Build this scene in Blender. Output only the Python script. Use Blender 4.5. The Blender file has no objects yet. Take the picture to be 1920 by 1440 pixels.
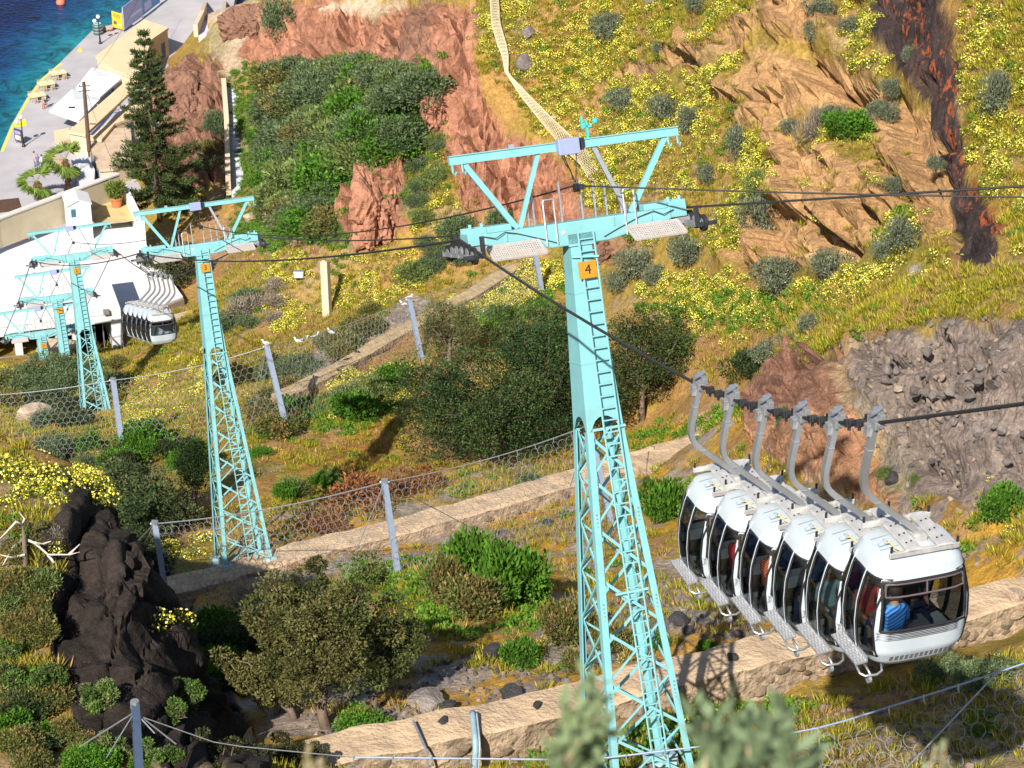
import bpy, bmesh, math, random
import numpy as np
from mathutils import Vector, Matrix
R_ = math.radians
SC = bpy.context.scene
COL = SC.collection
# ------------------------------------------------------------------ camera
ZC = 96.0                       # camera height above the sea
PITCH, FPX = 27.0, 4330.0
cam_d = bpy.data.cameras.new('camera')
cam = bpy.data.objects.new('camera', cam_d); COL.objects.link(cam)
cam.location = (0, 0, ZC); cam.rotation_euler = (R_(90 - PITCH), 0, 0)
cam_d.sensor_width = 36; cam_d.lens = 36 * FPX / 1920
cam_d.clip_start = 0.1; cam_d.clip_end = 3000
cam_d.dof.use_dof = True; cam_d.dof.focus_distance = 58; cam_d.dof.aperture_fstop = 9
SC.camera = cam
# ------------------------------------------------------------------ sky and sun
SUN_YAW, SUN_EL = 19.0, 39.0    # light travels towards this yaw (right of straight ahead)
w = bpy.data.worlds.new('World'); SC.world = w; w.use_nodes = True
nt = w.node_tree; bg = nt.nodes['Background']
sky = nt.nodes.new('ShaderNodeTexSky'); sky.sky_type = 'NISHITA'; sky.sun_disc = False
sky.sun_elevation = R_(SUN_EL); sky.sun_rotation = R_(180 + SUN_YAW); sky.altitude = 90
nt.links.new(sky.outputs[0], bg.inputs[0]); bg.inputs[1].default_value = 0.07
sd = bpy.data.lights.new('sun', 'SUN'); sun = bpy.data.objects.new('sun', sd); COL.objects.link(sun)
sd.energy = 5.0; sd.angle = R_(0.5); sd.color = (1.0, 0.93, 0.82)
ldir = Vector((math.sin(R_(SUN_YAW)) * math.cos(R_(SUN_EL)), math.cos(R_(SUN_YAW)) * math.cos(R_(SUN_EL)), -math.sin(R_(SUN_EL))))
sun.rotation_euler = ldir.to_track_quat('-Z', 'Y').to_euler(); sun.location = (-40, -60, 200)
vs = SC.view_settings; vs.view_transform = 'Standard'; vs.look = 'None'; vs.exposure = 0.78; vs.gamma = 1
SC.cycles.use_denoising = True
SC.cycles.max_bounces = 6; SC.cycles.diffuse_bounces = 2; SC.cycles.glossy_bounces = 3
SC.cycles.transparent_max_bounces = 10; SC.cycles.transmission_bounces = 4

rng = np.random.default_rng(11); random.seed(11)
# ------------------------------------------------------------------ geometry of the view (survey helper)
CP, SP = math.cos(R_(PITCH)), math.sin(R_(PITCH))
FV, UV_, RV = np.array([0, CP, -SP]), np.array([0, SP, CP]), np.array([1.0, 0, 0])
C0 = np.array([0, 0, ZC])
def at(px, py, D):              # survey point: photo pixel and distance -> world point
    return C0 + (FV + RV * (px - 960) / FPX + UV_ * (720 - py) / FPX) * D
def pix(P):
    P = np.atleast_2d(P) - C0; z = P @ FV
    return np.stack([960 + FPX * (P @ RV) / z, 720 - FPX * (P @ UV_) / z, z], -1)
# ------------------------------------------------------------------ noise
def _hash(ix, iy, s):
    h = (ix.astype(np.int64) * 374761393 + iy.astype(np.int64) * 668265263 + s * 974634777) & 0x7fffffff
    h = ((h ^ (h >> 13)) * 1274126177) & 0x7fffffff
    return ((h ^ (h >> 16)) & 0xffff) / 65535.0
def vnoise(x, y, s=0):
    x = np.asarray(x, float); y = np.asarray(y, float)
    ix, iy = np.floor(x), np.floor(y); fx, fy = x - ix, y - iy
    fx = fx * fx * (3 - 2 * fx); fy = fy * fy * (3 - 2 * fy)
    a, b = _hash(ix, iy, s), _hash(ix + 1, iy, s); c, d = _hash(ix, iy + 1, s), _hash(ix + 1, iy + 1, s)
    return (a + (b - a) * fx) * (1 - fy) + (c + (d - c) * fx) * fy
def fbm(x, y, o=4, s=0):
    t, a, n = 0, 0.5, 0
    for k in range(o):
        t = t + a * vnoise(x * 2 ** k + 17.3 * k, y * 2 ** k - 9.1 * k, s + k); n += a; a *= .5
    return t / n
def worley(x, y, s=0):
    x = np.asarray(x, float); y = np.asarray(y, float); ix, iy = np.floor(x), np.floor(y); f1 = np.full(x.shape, 9.0); f2 = f1.copy(); cid = np.zeros(x.shape)
    for dx in (-1, 0, 1):
        for dy in (-1, 0, 1):
            cx, cy = ix + dx, iy + dy; d = np.hypot(cx + _hash(cx, cy, s) - x, cy + _hash(cx, cy, s + 7) - y); h = _hash(cx, cy, s + 13)
            n = d < f1; f2 = np.where(n, f1, np.minimum(f2, d)); cid = np.where(n, h, cid); f1 = np.where(n, d, f1)
    return f1, f2, cid
def sstep(a, b, x): t = np.clip((x - a) / (b - a), 0, 1); return t * t * (3 - 2 * t)
def inpoly(x, y, poly):
    x = np.asarray(x, float); y = np.asarray(y, float); r = np.zeros(np.broadcast(x, y).shape, bool); n = len(poly)
    for i in range(n):
        x1, y1 = poly[i]; x2, y2 = poly[(i + 1) % n]
        if y1 == y2: continue
        c = ((y1 > y) != (y2 > y)) & (x < (x2 - x1) * (y - y1) / (y2 - y1) + x1); r ^= c
    return r
# ------------------------------------------------------------------ materials
MATS = {}
def mat(name, col=(.5, .5, .5), rough=.6, metal=0.0, var=0.12, scale=6.0, bump=0.0, bscale=30.0, spec=0.4, obj_rand=0.0, trans=0.0, dirt=None, dirt_amt=.5, dirt_scale=1.5, attr=None):
    if name in MATS: return MATS[name]
    m = bpy.data.materials.new(name); m.use_nodes = True; MATS[name] = m
    n, l = m.node_tree.nodes, m.node_tree.links; b = n['Principled BSDF']
    b.inputs['Roughness'].default_value = rough; b.inputs['Metallic'].default_value = metal
    b.inputs['Specular IOR Level'].default_value = spec
    tc = n.new('ShaderNodeTexCoord')
    nz = n.new('ShaderNodeTexNoise'); nz.inputs['Scale'].default_value = scale; nz.inputs['Detail'].default_value = 6
    l.new(tc.outputs['Object'], nz.inputs['Vector'])
    mr = n.new('ShaderNodeMapRange'); mr.inputs['From Min'].default_value = .3; mr.inputs['From Max'].default_value = .7
    mr.inputs['To Min'].default_value = 1 - var; mr.inputs['To Max'].default_value = 1 + var
    l.new(nz.outputs['Fac'], mr.inputs['Value'])
    mx = n.new('ShaderNodeMix'); mx.data_type = 'RGBA'; mx.blend_type = 'MULTIPLY'; mx.inputs['Factor'].default_value = 1
    if attr:
        at_ = n.new('ShaderNodeAttribute'); at_.attribute_name = attr; l.new(at_.outputs['Color'], mx.inputs['A'])
    else:
        mx.inputs['A'].default_value = (*col, 1)
    l.new(mr.outputs['Result'], mx.inputs['B']); out = mx.outputs['Result']
    if obj_rand > 0:
        oi = n.new('ShaderNodeObjectInfo'); r2 = n.new('ShaderNodeMapRange')
        r2.inputs['To Min'].default_value = 1 - obj_rand; r2.inputs['To Max'].default_value = 1 + obj_rand
        l.new(oi.outputs['Random'], r2.inputs['Value'])
        m2 = n.new('ShaderNodeMix'); m2.data_type = 'RGBA'; m2.blend_type = 'MULTIPLY'; m2.inputs['Factor'].default_value = 1
        l.new(out, m2.inputs['A']); l.new(r2.outputs['Result'], m2.inputs['B']); out = m2.outputs['Result']
    if dirt:
        n3 = n.new('ShaderNodeTexNoise'); n3.inputs['Scale'].default_value = dirt_scale; n3.inputs['Detail'].default_value = 8; n3.inputs['Roughness'].default_value = .7
        l.new(tc.outputs['Object'], n3.inputs['Vector'])
        m3 = n.new('ShaderNodeMapRange'); m3.inputs['From Min'].default_value = .5; m3.inputs['From Max'].default_value = .72; m3.inputs['To Max'].default_value = dirt_amt
        l.new(n3.outputs['Fac'], m3.inputs['Value'])
        m4 = n.new('ShaderNodeMix'); m4.data_type = 'RGBA'; l.new(m3.outputs['Result'], m4.inputs['Factor'])
        l.new(out, m4.inputs['A']); m4.inputs['B'].default_value = (*dirt, 1); out = m4.outputs['Result']
    l.new(out, b.inputs['Base Color'])
    if trans > 0:
        b.inputs['Subsurface Weight'].default_value = 0
        tr = n.new('ShaderNodeBsdfTranslucent'); ms = n.new('ShaderNodeMixShader'); ms.inputs[0].default_value = trans
        l.new(out, tr.inputs['Color']); l.new(b.outputs[0], ms.inputs[1]); l.new(tr.outputs[0], ms.inputs[2])
        l.new(ms.outputs[0], n['Material Output'].inputs['Surface'])
    if bump > 0:
        n2 = n.new('ShaderNodeTexNoise'); n2.inputs['Scale'].default_value = bscale; n2.inputs['Detail'].default_value = 8
        l.new(tc.outputs['Object'], n2.inputs['Vector'])
        bp = n.new('ShaderNodeBump'); bp.inputs['Strength'].default_value = bump; bp.inputs['Distance'].default_value = .05
        l.new(n2.outputs['Fac'], bp.inputs['Height']); l.new(bp.outputs['Normal'], b.inputs['Normal'])
    return m
# ------------------------------------------------------------------ object helpers
def tag(o, label=None, cat=None, group=None, kind=None):
    if label: o['label'] = label
    if cat: o['category'] = cat
    if group: o['group'] = group
    if kind: o['kind'] = kind
    return o
def empty(name, loc=(0, 0, 0), rz=0.0, label=None, cat=None, group=None):
    o = bpy.data.objects.new(name, None); COL.objects.link(o); o.empty_display_size = .2
    o.location = loc; o.rotation_euler = (0, 0, rz); return tag(o, label, cat, group)
def link(name, me, parent=None, m=None, smooth=False):
    o = bpy.data.objects.new(name, me); COL.objects.link(o)
    if m and not me.materials: me.materials.append(m)
    if parent: o.parent = parent
    if smooth and len(me.polygons): me.polygons.foreach_set('use_smooth', np.ones(len(me.polygons), bool))
    return o
def np_mesh(name, V, Q=None, T=None, colors=None):
    me = bpy.data.meshes.new(name); V = np.asarray(V, np.float32)
    loops, starts, tot = [], [], 0
    if Q is not None and len(Q):
        Q = np.asarray(Q, np.int32); loops.append(Q.ravel()); starts.append(np.arange(len(Q)) * 4); tot = len(Q) * 4
    if T is not None and len(T):
        T = np.asarray(T, np.int32); loops.append(T.ravel()); starts.append(tot + np.arange(len(T)) * 3)
    L = np.concatenate(loops).astype(np.int32); S = np.concatenate(starts).astype(np.int32)
    me.vertices.add(len(V)); me.vertices.foreach_set('co', V.ravel())
    me.loops.add(len(L)); me.loops.foreach_set('vertex_index', L)
    me.polygons.add(len(S)); me.polygons.foreach_set('loop_start', S)
    if colors is not None:
        a = me.color_attributes.new('Col', 'FLOAT_COLOR', 'POINT'); c = np.ones((len(V), 4), np.float32); c[:, :3] = colors
        a.data.foreach_set('color', c.ravel())
    me.update(calc_edges=True); return me
class MB:                        # collects shapes, builds one mesh object
    def __init__(s): s.v, s.f = [], []
    def add(s, V, F):
        o = len(s.v); s.v += [tuple(map(float, p)) for p in V]; s.f += [tuple(o + i for i in q) for q in F]; return s
    def box(s, c, d, M=None):
        c = np.array(c, float); d = np.array(d, float) / 2
        P = [c + d * np.array(k) for k in ((-1, -1, -1), (1, -1, -1), (1, 1, -1), (-1, 1, -1), (-1, -1, 1), (1, -1, 1), (1, 1, 1), (-1, 1, 1))]
        if M is not None: P = [np.array(M @ Vector(p)) for p in P]
        return s.add(P, ((3, 2, 1, 0), (4, 5, 6, 7), (0, 1, 5, 4), (1, 2, 6, 5), (2, 3, 7, 6), (3, 0, 4, 7)))
    def bar(s, a, b, w, h=None, up=(0, 0, 1), w2=None, h2=None):      # rectangular bar from a to b
        a = np.array(a, float); b = np.array(b, float); h = h or w; w2 = w2 or w; h2 = h2 or h
        t = b - a; t /= max(np.linalg.norm(t), 1e-9); u = np.array(up, float); x = np.cross(t, u)
        if np.linalg.norm(x) < 1e-4: x = np.cross(t, (1, 0, 0))
        x /= np.linalg.norm(x); y = np.cross(x, t)
        P = [p + x * i * ww / 2 + y * j * hh / 2 for p, ww, hh in ((a, w, h), (b, w2, h2)) for i, j in ((-1, -1), (1, -1), (1, 1), (-1, 1))]
        return s.add(P, ((3, 2, 1, 0), (4, 5, 6, 7), (0, 1, 5, 4), (1, 2, 6, 5), (2, 3, 7, 6), (3, 0, 4, 7)))
    def tube(s, pts, r, n=6, caps=True):
        pts = [np.array(p, float) for p in pts]; k = len(pts); rr = list(r) if hasattr(r, '__len__') else [r] * k
        V = []; x = None
        for i, p in enumerate(pts):
            t = pts[min(i + 1, k - 1)] - pts[max(i - 1, 0)]; t /= max(np.linalg.norm(t), 1e-9)
            if x is None: x = np.cross(t, (0.13, .31, .9)); 
            x = x - t * (x @ t); x /= max(np.linalg.norm(x), 1e-9); y = np.cross(t, x)
            for j in range(n):
                a = 2 * math.pi * j / n; V.append(p + (x * math.cos(a) + y * math.sin(a)) * rr[i])
        F = [(i * n + j, i * n + (j + 1) % n, (i + 1) * n + (j + 1) % n, (i + 1) * n + j) for i in range(k - 1) for j in range(n)]
        if caps: F += [tuple(range(n - 1, -1, -1)), tuple((k - 1) * n + j for j in range(n))]
        return s.add(V, F)
    def cyl(s, a, b, r, n=12, r2=None): return s.tube([a, b], [r, r if r2 is None else r2], n)
    def lathe(s, prof, n=14, c=(0, 0, 0)):     # prof: (r, z)
        V = [(c[0] + r * math.cos(2 * math.pi * j / n), c[1] + r * math.sin(2 * math.pi * j / n), c[2] + z) for r, z in prof for j in range(n)]
        F = [(i * n + j, i * n + (j + 1) % n, (i + 1) * n + (j + 1) % n, (i + 1) * n + j) for i in range(len(prof) - 1) for j in range(n)]
        F += [tuple(range(n - 1, -1, -1)), tuple((len(prof) - 1) * n + j for j in range(n))]
        return s.add(V, F)
    def ball(s, c, r, n=10, m=7, sx=1, sy=1, sz=1):
        V = [(c[0] + sx * r * math.sin(math.pi * i / m) * math.cos(2 * math.pi * j / n), c[1] + sy * r * math.sin(math.pi * i / m) * math.sin(2 * math.pi * j / n), c[2] - sz * r * math.cos(math.pi * i / m)) for i in range(m + 1) for j in range(n)]
        F = [(i * n + j, i * n + (j + 1) % n, (i + 1) * n + (j + 1) % n, (i + 1) * n + j) for i in range(m) for j in range(n)]
        return s.add(V, F)
    def prism(s, poly, z0, z1):
        n = len(poly); V = [(x, y, z0) for x, y in poly] + [(x, y, z1) for x, y in poly]
        return s.add(V, [tuple(range(n - 1, -1, -1)), tuple(range(n, 2 * n))] + [(i, (i + 1) % n, n + (i + 1) % n, n + i) for i in range(n)])
    def mesh(s, name):
        me = bpy.data.meshes.new(name); me.from_pydata(s.v, [], s.f); me.update(); return me
    def build(s, name, m, parent=None, smooth=False, bevel=0):
        o = link(name, s.mesh(name), parent, m, smooth)
        if bevel:
            b = o.modifiers.new('bevel', 'BEVEL'); b.width = bevel; b.segments = 2; b.limit_method = 'ANGLE'
        return o
def copy_tree(o, parent=None):
    c = o.copy(); COL.objects.link(c); c.parent = parent
    for ch in list(o.children): copy_tree(ch, c)
    return c
# ------------------------------------------------------------------ terrain: survey points (photo pixel, distance)
CPX = [(-400,1500,54),(0,1500,54),(500,1480,53),(900,1470,56),(1207,1442,59.3),(1600,1440,58.5),(1920,1440,57),(2300,1440,56),
 (640,1388,65.4),(1000,1303,67.6),(1200,1262,68.4),(1430,1195,70.1),(1900,1092,73),(2300,1000,78),(1000,1425,65.8),(1430,1317,68.3),(1900,1206,71.1),(700,1490,64),
 (900,1200,75),(900,1100,88),(1000,1000,107),(1300,1100,86),(1300,1000,101),(1300,900,116),(600,1200,78),(600,1100,96),(350,1160,109),(350,1250,95),(350,1350,78),(350,1440,60),
 (440,1070,116),(650,1015,119),(835,965,122),(1090,890,126),(1390,815,129),
 (460,1040,117),(640,900,131),(835,925,127),(900,860,137),(700,830,141),(520,812,141),(1100,838,138),(1230,790,141),(1100,760,145),(1300,740,139),(232,856,139),(300,900,133),(150,900,137),(50,860,140),(-300,850,142),
 (185,808,169),(0,770,166),(-300,770,168),(0,690,189),(-300,690,191),(115,669,188.5),(200,652,196.5),(300,700,170),(450,600,176),(350,650,177),(600,560,174),(700,520,172),(250,662,194.5),(400,562,188),(500,520,184),(620,690,152),(770,600,160),(770,625,157),(900,600,154),(1000,545,160),(950,480,167),
 (1600,1000,92),(1700,1000,84),(1900,1000,77),(1700,900,86.5),(1900,900,78),(1700,760,88.5),(1900,760,79.5),(1700,640,90.5),(1900,600,81.5),(1600,640,99),(1600,760,97),(1500,880,106),(1480,760,110),(1470,690,114),(1600,570,106),(1700,560,94),(1900,530,86),(2300,600,70),(2300,900,68),
 (1500,620,120),(1500,540,126),(1500,450,131),(1500,300,134),(1500,150,137),(1500,0,140),(1300,600,144),(1300,500,147),(1300,300,151),(1300,100,154),(1300,0,156),(1500,-200,144),(1300,-200,160),
 (1780,490,112),(1780,300,114.5),(1780,100,117),(1780,0,118.5),(1900,490,104),(1900,300,106),(1900,100,108.5),(1900,0,110),(2300,300,88),(2300,0,92),(1850,-200,116),
 (1100,640,153),(1100,560,159),(1100,450,164),(1100,300,168),(1100,100,172),(1100,0,174),(1100,-200,179),(950,400,169),(900,330,171),(900,200,173),(900,60,175),(950,0,178),(850,330,171),(850,200,173.5),(840,60,176),(900,-200,183),
 (700,465,173),(680,380,174.5),(700,300,176),(740,290,177),(800,330,176),(620,330,205),(560,450,196),(480,450,208),(600,380,208),(600,250,219),(600,150,227),(750,200,207),(780,130,212),(500,380,226),(500,250,238),(500,150,246),(440,350,235),(440,170,249),(400,30,259),
 (600,110,236),(600,30,238),(700,90,231),(720,10,236),(800,60,226),(800,0,229),(650,-200,246),(500,60,252),(520,0,254),(350,200,248),(350,330,238)]
XYZ = [at(*c) for c in CPX]
# hidden ground: below the station, the plaza and the quay, and the sea floor
for c in ((230,640,198,86.4),):
    pass
for X, Y, Z in ((-46,186,8),(-40,188,9),(-34,196,8.5),(-30,190,8),(-29,196,7.5),(-31,200,7),(-33,190,8.5),(-26.5,193,9),(-28,187.5,8.5),(-31,186.5,8.8),(-26,200,9),(-60,184,8),(-52,200,2),(-42,204,2),(-60,215,-2),(-45,225,-2),(-41,232,.3),(-35,236,7.5),(-42,250,.3),(-36,252,9),(-44,268,.3),(-37,270,9),(-33,222,6),(-60,240,-4),(-90,190,3),(-90,230,-6),(-75,260,-8),(-52,290,-6),(-60,330,-9),(-35,320,-4),(-90,320,-12),(-30,330,2),(0,330,14),(40,330,30),
                (-25,290,2),(-10,280,12),(10,260,30),(30,240,45),(50,220,55),(60,180,62),(60,130,64),(50,90,64),(40,60,62),(-60,140,22),(-70,165,14),(-50,110,32),(-45,80,44),(-30,50,58),(-10,38,66),(10,38,64),(30,40,64)):
    XYZ.append(np.array([X, Y, Z]))
XYZ = np.array(XYZ); CX, CY, CZ = XYZ.T
n_ = len(CX); d_ = np.hypot(CX[:, None] - CX, CY[:, None] - CY)
A_ = np.zeros((n_ + 3, n_ + 3)); A_[:n_, :n_] = d_ - np.eye(n_) * 0.15 * 3; A_[:n_, n_:] = np.stack([np.ones(n_), CX, CY], 1); A_[n_:, :n_] = A_[:n_, n_:].T
W_ = np.linalg.solve(A_, np.concatenate([CZ, np.zeros(3)]))
GX, GY = np.arange(-110, 80.01, .5), np.arange(30, 345.01, .5)
def _rbf(x, y):
    s = W_[n_] + W_[n_ + 1] * x + W_[n_ + 2] * y
    for i in range(n_): s = s + W_[i] * np.hypot(x - CX[i], y - CY[i])
    return s
_gx, _gy = np.meshgrid(GX, GY); GZ = _rbf(_gx, _gy)
# left outcrop: a steep crag
def _edge(y): return np.interp(y, [44, 50, 55.5, 60, 66, 70, 74], [-8.2, -8.2, -8.6, -9.7, -12.3, -16.2, -23])
def _crag_top(x, y):
    return np.interp(y, [40, 46, 50, 54, 58, 62, 66, 72, 80], [62.2, 61.2, 61.4, 62.4, 62.2, 60.8, 59.4, 57.5, 53]) + .12 * (-14 - x)
def height(x, y, detail=True):
    x = np.asarray(x, float); y = np.asarray(y, float)
    fx = np.clip((x - GX[0]) / .5, 0, len(GX) - 1.001); fy = np.clip((y - GY[0]) / .5, 0, len(GY) - 1.001)
    i, j = fx.astype(int), fy.astype(int); u, v = fx - i, fy - j
    z = (GZ[j, i] * (1 - u) + GZ[j, i + 1] * u) * (1 - v) + (GZ[j + 1, i] * (1 - u) + GZ[j + 1, i + 1] * u) * v
    e = _edge(y) + 1.3 * (fbm(y * .35, x * .1 + 4, 4, 31) - .5) + .35 * (fbm(y * 1.7, x * .4, 3, 36) - .5)
    k = np.clip((.3 - (x - e)) / 2.5, 0, 1) ** .9 * sstep(80, 72, y)
    t = _crag_top(x, y) + 1.0 * (fbm(x * .3, y * .3, 3, 35) - .5)
    z = np.where(t > z, z + (t - z) * k, z)
    if detail:
        z = z + .9 * (fbm(x * .14, y * .14, 4, 1) - .5) + .25 * (fbm(x * .8, y * .8, 3, 5) - .5)
    return z
def ground(px, py, dmin=34, dmax=330):        # where the line of sight through a photo pixel meets the hillside
    D = np.arange(dmin, dmax, .1); P = at(px, py, 1.0) - C0
    X, Y, Z = P[0] * D, P[1] * D, ZC + P[2] * D; h = height(X, Y)
    k = np.argmax(Z < h)
    return np.array([X[k], Y[k], h[k]]) if Z[k] < h[k] else None
def on_ground(x, y): return np.array([x, y, float(height(x, y))])
# ------------------------------------------------------------------ ground classes, surveyed as outlines on the hillside
def C_(*c): return np.array(c)
OCHRE, SOIL, GRAVEL = C_(.31,.21,.03), C_(.30,.20,.115), C_(.27,.235,.215)
SAND, REDROCK, GREYROCK, BROWNROCK = C_(.40,.235,.11), C_(.36,.168,.105), C_(.22,.175,.15), C_(.21,.11,.075)
LAVA, ORANGE, CRAG, GREEN, RUST, PALE = C_(.045,.033,.033), C_(.55,.12,.03), C_(.036,.028,.024), C_(.085,.12,.028), C_(.36,.17,.045), C_(.50,.40,.29)  # CRAG: dark rock, blackened further to stand in for shade on its face
REGION = [  # outline, colour, edge softness (px), strength
 ([(-400,1600),(2400,1600),(2400,-300),(-400,-300)], OCHRE*.8+SOIL*.2, 1, 1),
 ([(380,1000),(1400,760),(2000,880),(2000,1130),(640,1450),(300,1400)], C_(.37,.235,.055), 20, 1),
 ([(780,1260),(1100,1170),(1250,1100),(1500,1040),(1600,1150),(1300,1240),(1000,1330),(640,1390),(560,1330)], GRAVEL, 22, .9),
 ([(640,1080),(900,990),(960,1040),(880,1080)], GRAVEL, 14, .6),
 ([(1240,940),(1420,880),(1460,1000),(1300,1060)], C_(.36,.25,.08), 20, .7),
 ([(480,760),(700,740),(760,860),(640,920),(480,860)], RUST, 16, .8),
 ([(1180,600),(1440,600),(1380,720),(1240,740)], C_(.36,.20,.06), 14, .9),
 ([(1200,570),(1560,560),(1560,620),(1300,640)], SOIL, 12, .7),
 ([(400,400),(600,440),(560,520),(360,560),(330,480)], C_(.33,.19,.12), 10, .9),
 ([(430,130),(820,110),(840,330),(660,470),(540,440),(430,470)], C_(.06,.085,.028), 8, 1),
 ([(560,490),(720,465),(1000,440),(960,490),(760,560),(620,640),(540,720),(480,700),(500,600),(420,570)], SOIL*.5+OCHRE*.5, 10, .8),
 ([(600,640),(760,560),(820,560),(700,660),(600,720),(540,720)], C_(.30,.26,.25), 6, .8),
 ([(430,0),(900,0),(860,130),(640,150),(560,140),(440,120)], REDROCK*.8+BROWNROCK*.2, 5, 1),
 ([(640,0),(760,0),(700,30),(600,25)], PALE, 5, .8), ([(380,0),(480,0),(440,90),(470,130),(400,160),(390,70)], PALE*.9, 4, .9),
 ([(760,0),(850,0),(825,110),(730,110)], BROWNROCK*1.15, 5, .95),
 ([(820,0),(880,0),(900,80),(900,140),(930,200),(960,240),(1040,300),(1130,420),(1100,460),(880,400),(850,330),(830,250),(820,120)], REDROCK, 8, 1),
 ([(640,360),(680,300),(760,280),(790,300),(740,360),(770,430),(700,470),(640,450)], REDROCK*.93, 6, 1),
 ([(780,170),(860,160),(860,240),(800,240)], REDROCK, 5, 1),
 ([(1080,370),(1180,420),(1200,480),(1130,490),(1080,440)], BROWNROCK*1.3, 6, .8),
 ([(1100,170),(1200,110),(1330,60),(1440,0),(1640,0),(1580,80),(1440,70),(1400,90),(1300,130),(1150,150)], SAND*.92, 9, 1),
 ([(1390,110),(1520,100),(1700,190),(1800,260),(1790,340),(1640,300),(1580,200),(1470,230),(1400,180)], SAND, 8, 1),
 ([(1280,170),(1400,150),(1470,230),(1460,290),(1380,220)], SAND, 8, .9),
 ([(1450,230),(1520,290),(1620,300),(1800,330),(1800,400),(1650,420),(1600,500),(1420,500),(1330,480),(1420,440),(1480,360)], SAND*.97, 10, 1),
 ([(1640,220),(1760,260),(1800,500),(1740,460),(1650,320)], SAND*.9, 6, .9),
 ([(1610,-200),(1740,-200),(1800,110),(1800,240),(1820,330),(1880,430),(1860,520),(1800,510),(1790,420),(1770,330),(1740,200),(1640,70)], LAVA, 4, 1),
 ([(1660,20),(1700,-200),(1740,60),(1800,140),(1790,230),(1830,330),(1890,420),(1880,470),(1830,420),(1780,300),(1775,200),(1730,110)], ORANGE, 3, .0),
 ([(1560,640),(1600,590),(1750,590),(1920,560),(2300,540),(2300,1000),(1930,1000),(1760,920),(1690,980),(1660,880),(1600,740)], GREYROCK, 7, 1),
 ([(1430,740),(1480,680),(1560,640),(1600,740),(1650,880),(1660,960),(1520,900),(1420,850),(1400,790)], BROWNROCK, 6, 1),
 ([(1410,830),(1480,800),(1600,770),(1690,900),(1670,970),(1520,900)], C_(.33,.175,.10), 7, .95),
 ([(1560,640),(1590,630),(1610,720),(1680,820),(1700,920),(1660,930),(1640,830),(1590,740)], PALE*.8, 5, .85),
 ([(1430,560),(1600,540),(1920,480),(2300,420),(2300,560),(1920,590),(1700,620),(1580,640),(1500,680),(1430,650)], C_(.30,.215,.075), 8, 1),
 ([(1680,960),(2300,960),(2300,1150),(1850,1130),(1760,1040)], C_(.36,.255,.12), 12, .8),
 ([(285,215),(300,120),(400,100),(432,160),(425,340),(330,380),(280,330)], BROWNROCK, 5, 1),
 ([(-50,800),(100,780),(150,840),(60,860)], GRAVEL, 8, .6),
 ([(-200,780),(120,760),(200,830),(-200,850)], C_(.33,.28,.2), 9, .5),
 ([(-400,960),(110,960),(90,1200),(140,1320),(-400,1440)], C_(.20,.15,.07), 8, .85),
 ([(70,1020),(140,915),(200,940),(280,1020),(345,1100),(440,1300),(530,1500),(150,1400),(110,1250),(80,1150)], CRAG, 4, 1),
 ([(1400,1330),(1960,1230),(2300,1200),(2300,1500),(1400,1500)], C_(.34,.25,.10), 15, .9),
]
def classify(px, py, X, Y):
    n1 = fbm(X * .5, Y * .5, 4, 50) - .5; n2 = fbm(X * .5 + 31, Y * .5, 4, 60) - .5
    col = np.zeros(px.shape + (3,)); rock = np.zeros(px.shape); lava = np.zeros(px.shape)
    for poly, c, soft, st in REGION:
        m = inpoly(px + n1 * soft * 5, py + n2 * soft * 5, poly) * st
        if c is ORANGE: lava = np.maximum(lava, inpoly(px + n1 * 30, py + n2 * 30, poly) * 1.0); continue
        col = col * (1 - m[..., None]) + c * m[..., None]
        isr = (c[0] > 1.85 * c[1] and c is not RUST) or any(c is k for k in (LAVA, CRAG, REDROCK, GREYROCK, BROWNROCK, SAND)) or (c[0] > 1.45 * c[2] + .05 and any(abs(c / k - (c / k)[0]).max() < .02 for k in (REDROCK, BROWNROCK, SAND)))
        rock = rock * (1 - m) + m * (1.0 if isr else 0.0)
    return col, rock, lava
# mesh in fan-shaped cells: finer near, coarser far
NA, NR = 640, 760
az = np.radians(np.linspace(-21, 21, NA)); rr = np.geomspace(37, 345, NR)
AZ, RR = np.meshgrid(az, rr); TX, TY = RR * np.sin(AZ), RR * np.cos(AZ); TZ = height(TX, TY)
pp = pix(np.stack([TX, TY, TZ], -1).reshape(-1, 3)); TPX, TPY = pp[:, 0].reshape(TX.shape), pp[:, 1].reshape(TX.shape)
tcol, trock, tlava = classify(TPX, TPY, TX, TY)
# rock relief: strata ledges, cracks and lumps
def blur(a, k):
    for ax in (0, 1):
        for _ in range(k): a = (np.roll(a, 1, ax) + a * 2 + np.roll(a, -1, ax)) / 4
    return a
rk = blur(trock, 3)
gxv = np.gradient(TZ, axis=1) / np.maximum(np.gradient(TX, axis=1), 1e-3); gyv = np.gradient(TZ, axis=0) / np.gradient(RR, axis=0)
rid = 1 - np.abs(2 * fbm(TX * .33 + .4 * TZ, TY * .33 + TZ * .4, 5, 80) - 1)
lump = fbm(TX * .9 + TZ * .5, TY * .9 + .6 * TZ, 4, 90)
crk = np.abs(2 * fbm(TX * .22 + 7, TY * .22 + .25 * TZ, 4, 95) - 1)
relief = rk * (1.5 * (rid - .72) + .8 * (lump - .5) - .9 * np.exp(-(crk / .035) ** 2)) + (1 - rk) * .25 * (lump - .5)
rib = 1 - np.abs(2 * fbm(TX * .42 + 3, TZ * .10 + TY * .04, 4, 97) - 1); crk2 = np.abs(2 * fbm(TX * .5 + 11, TZ * .16, 4, 99) - 1)
redm = blur(((tcol[..., 0] > 2.6 * tcol[..., 2]) & (trock > .5)).astype(float), 3)
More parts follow.
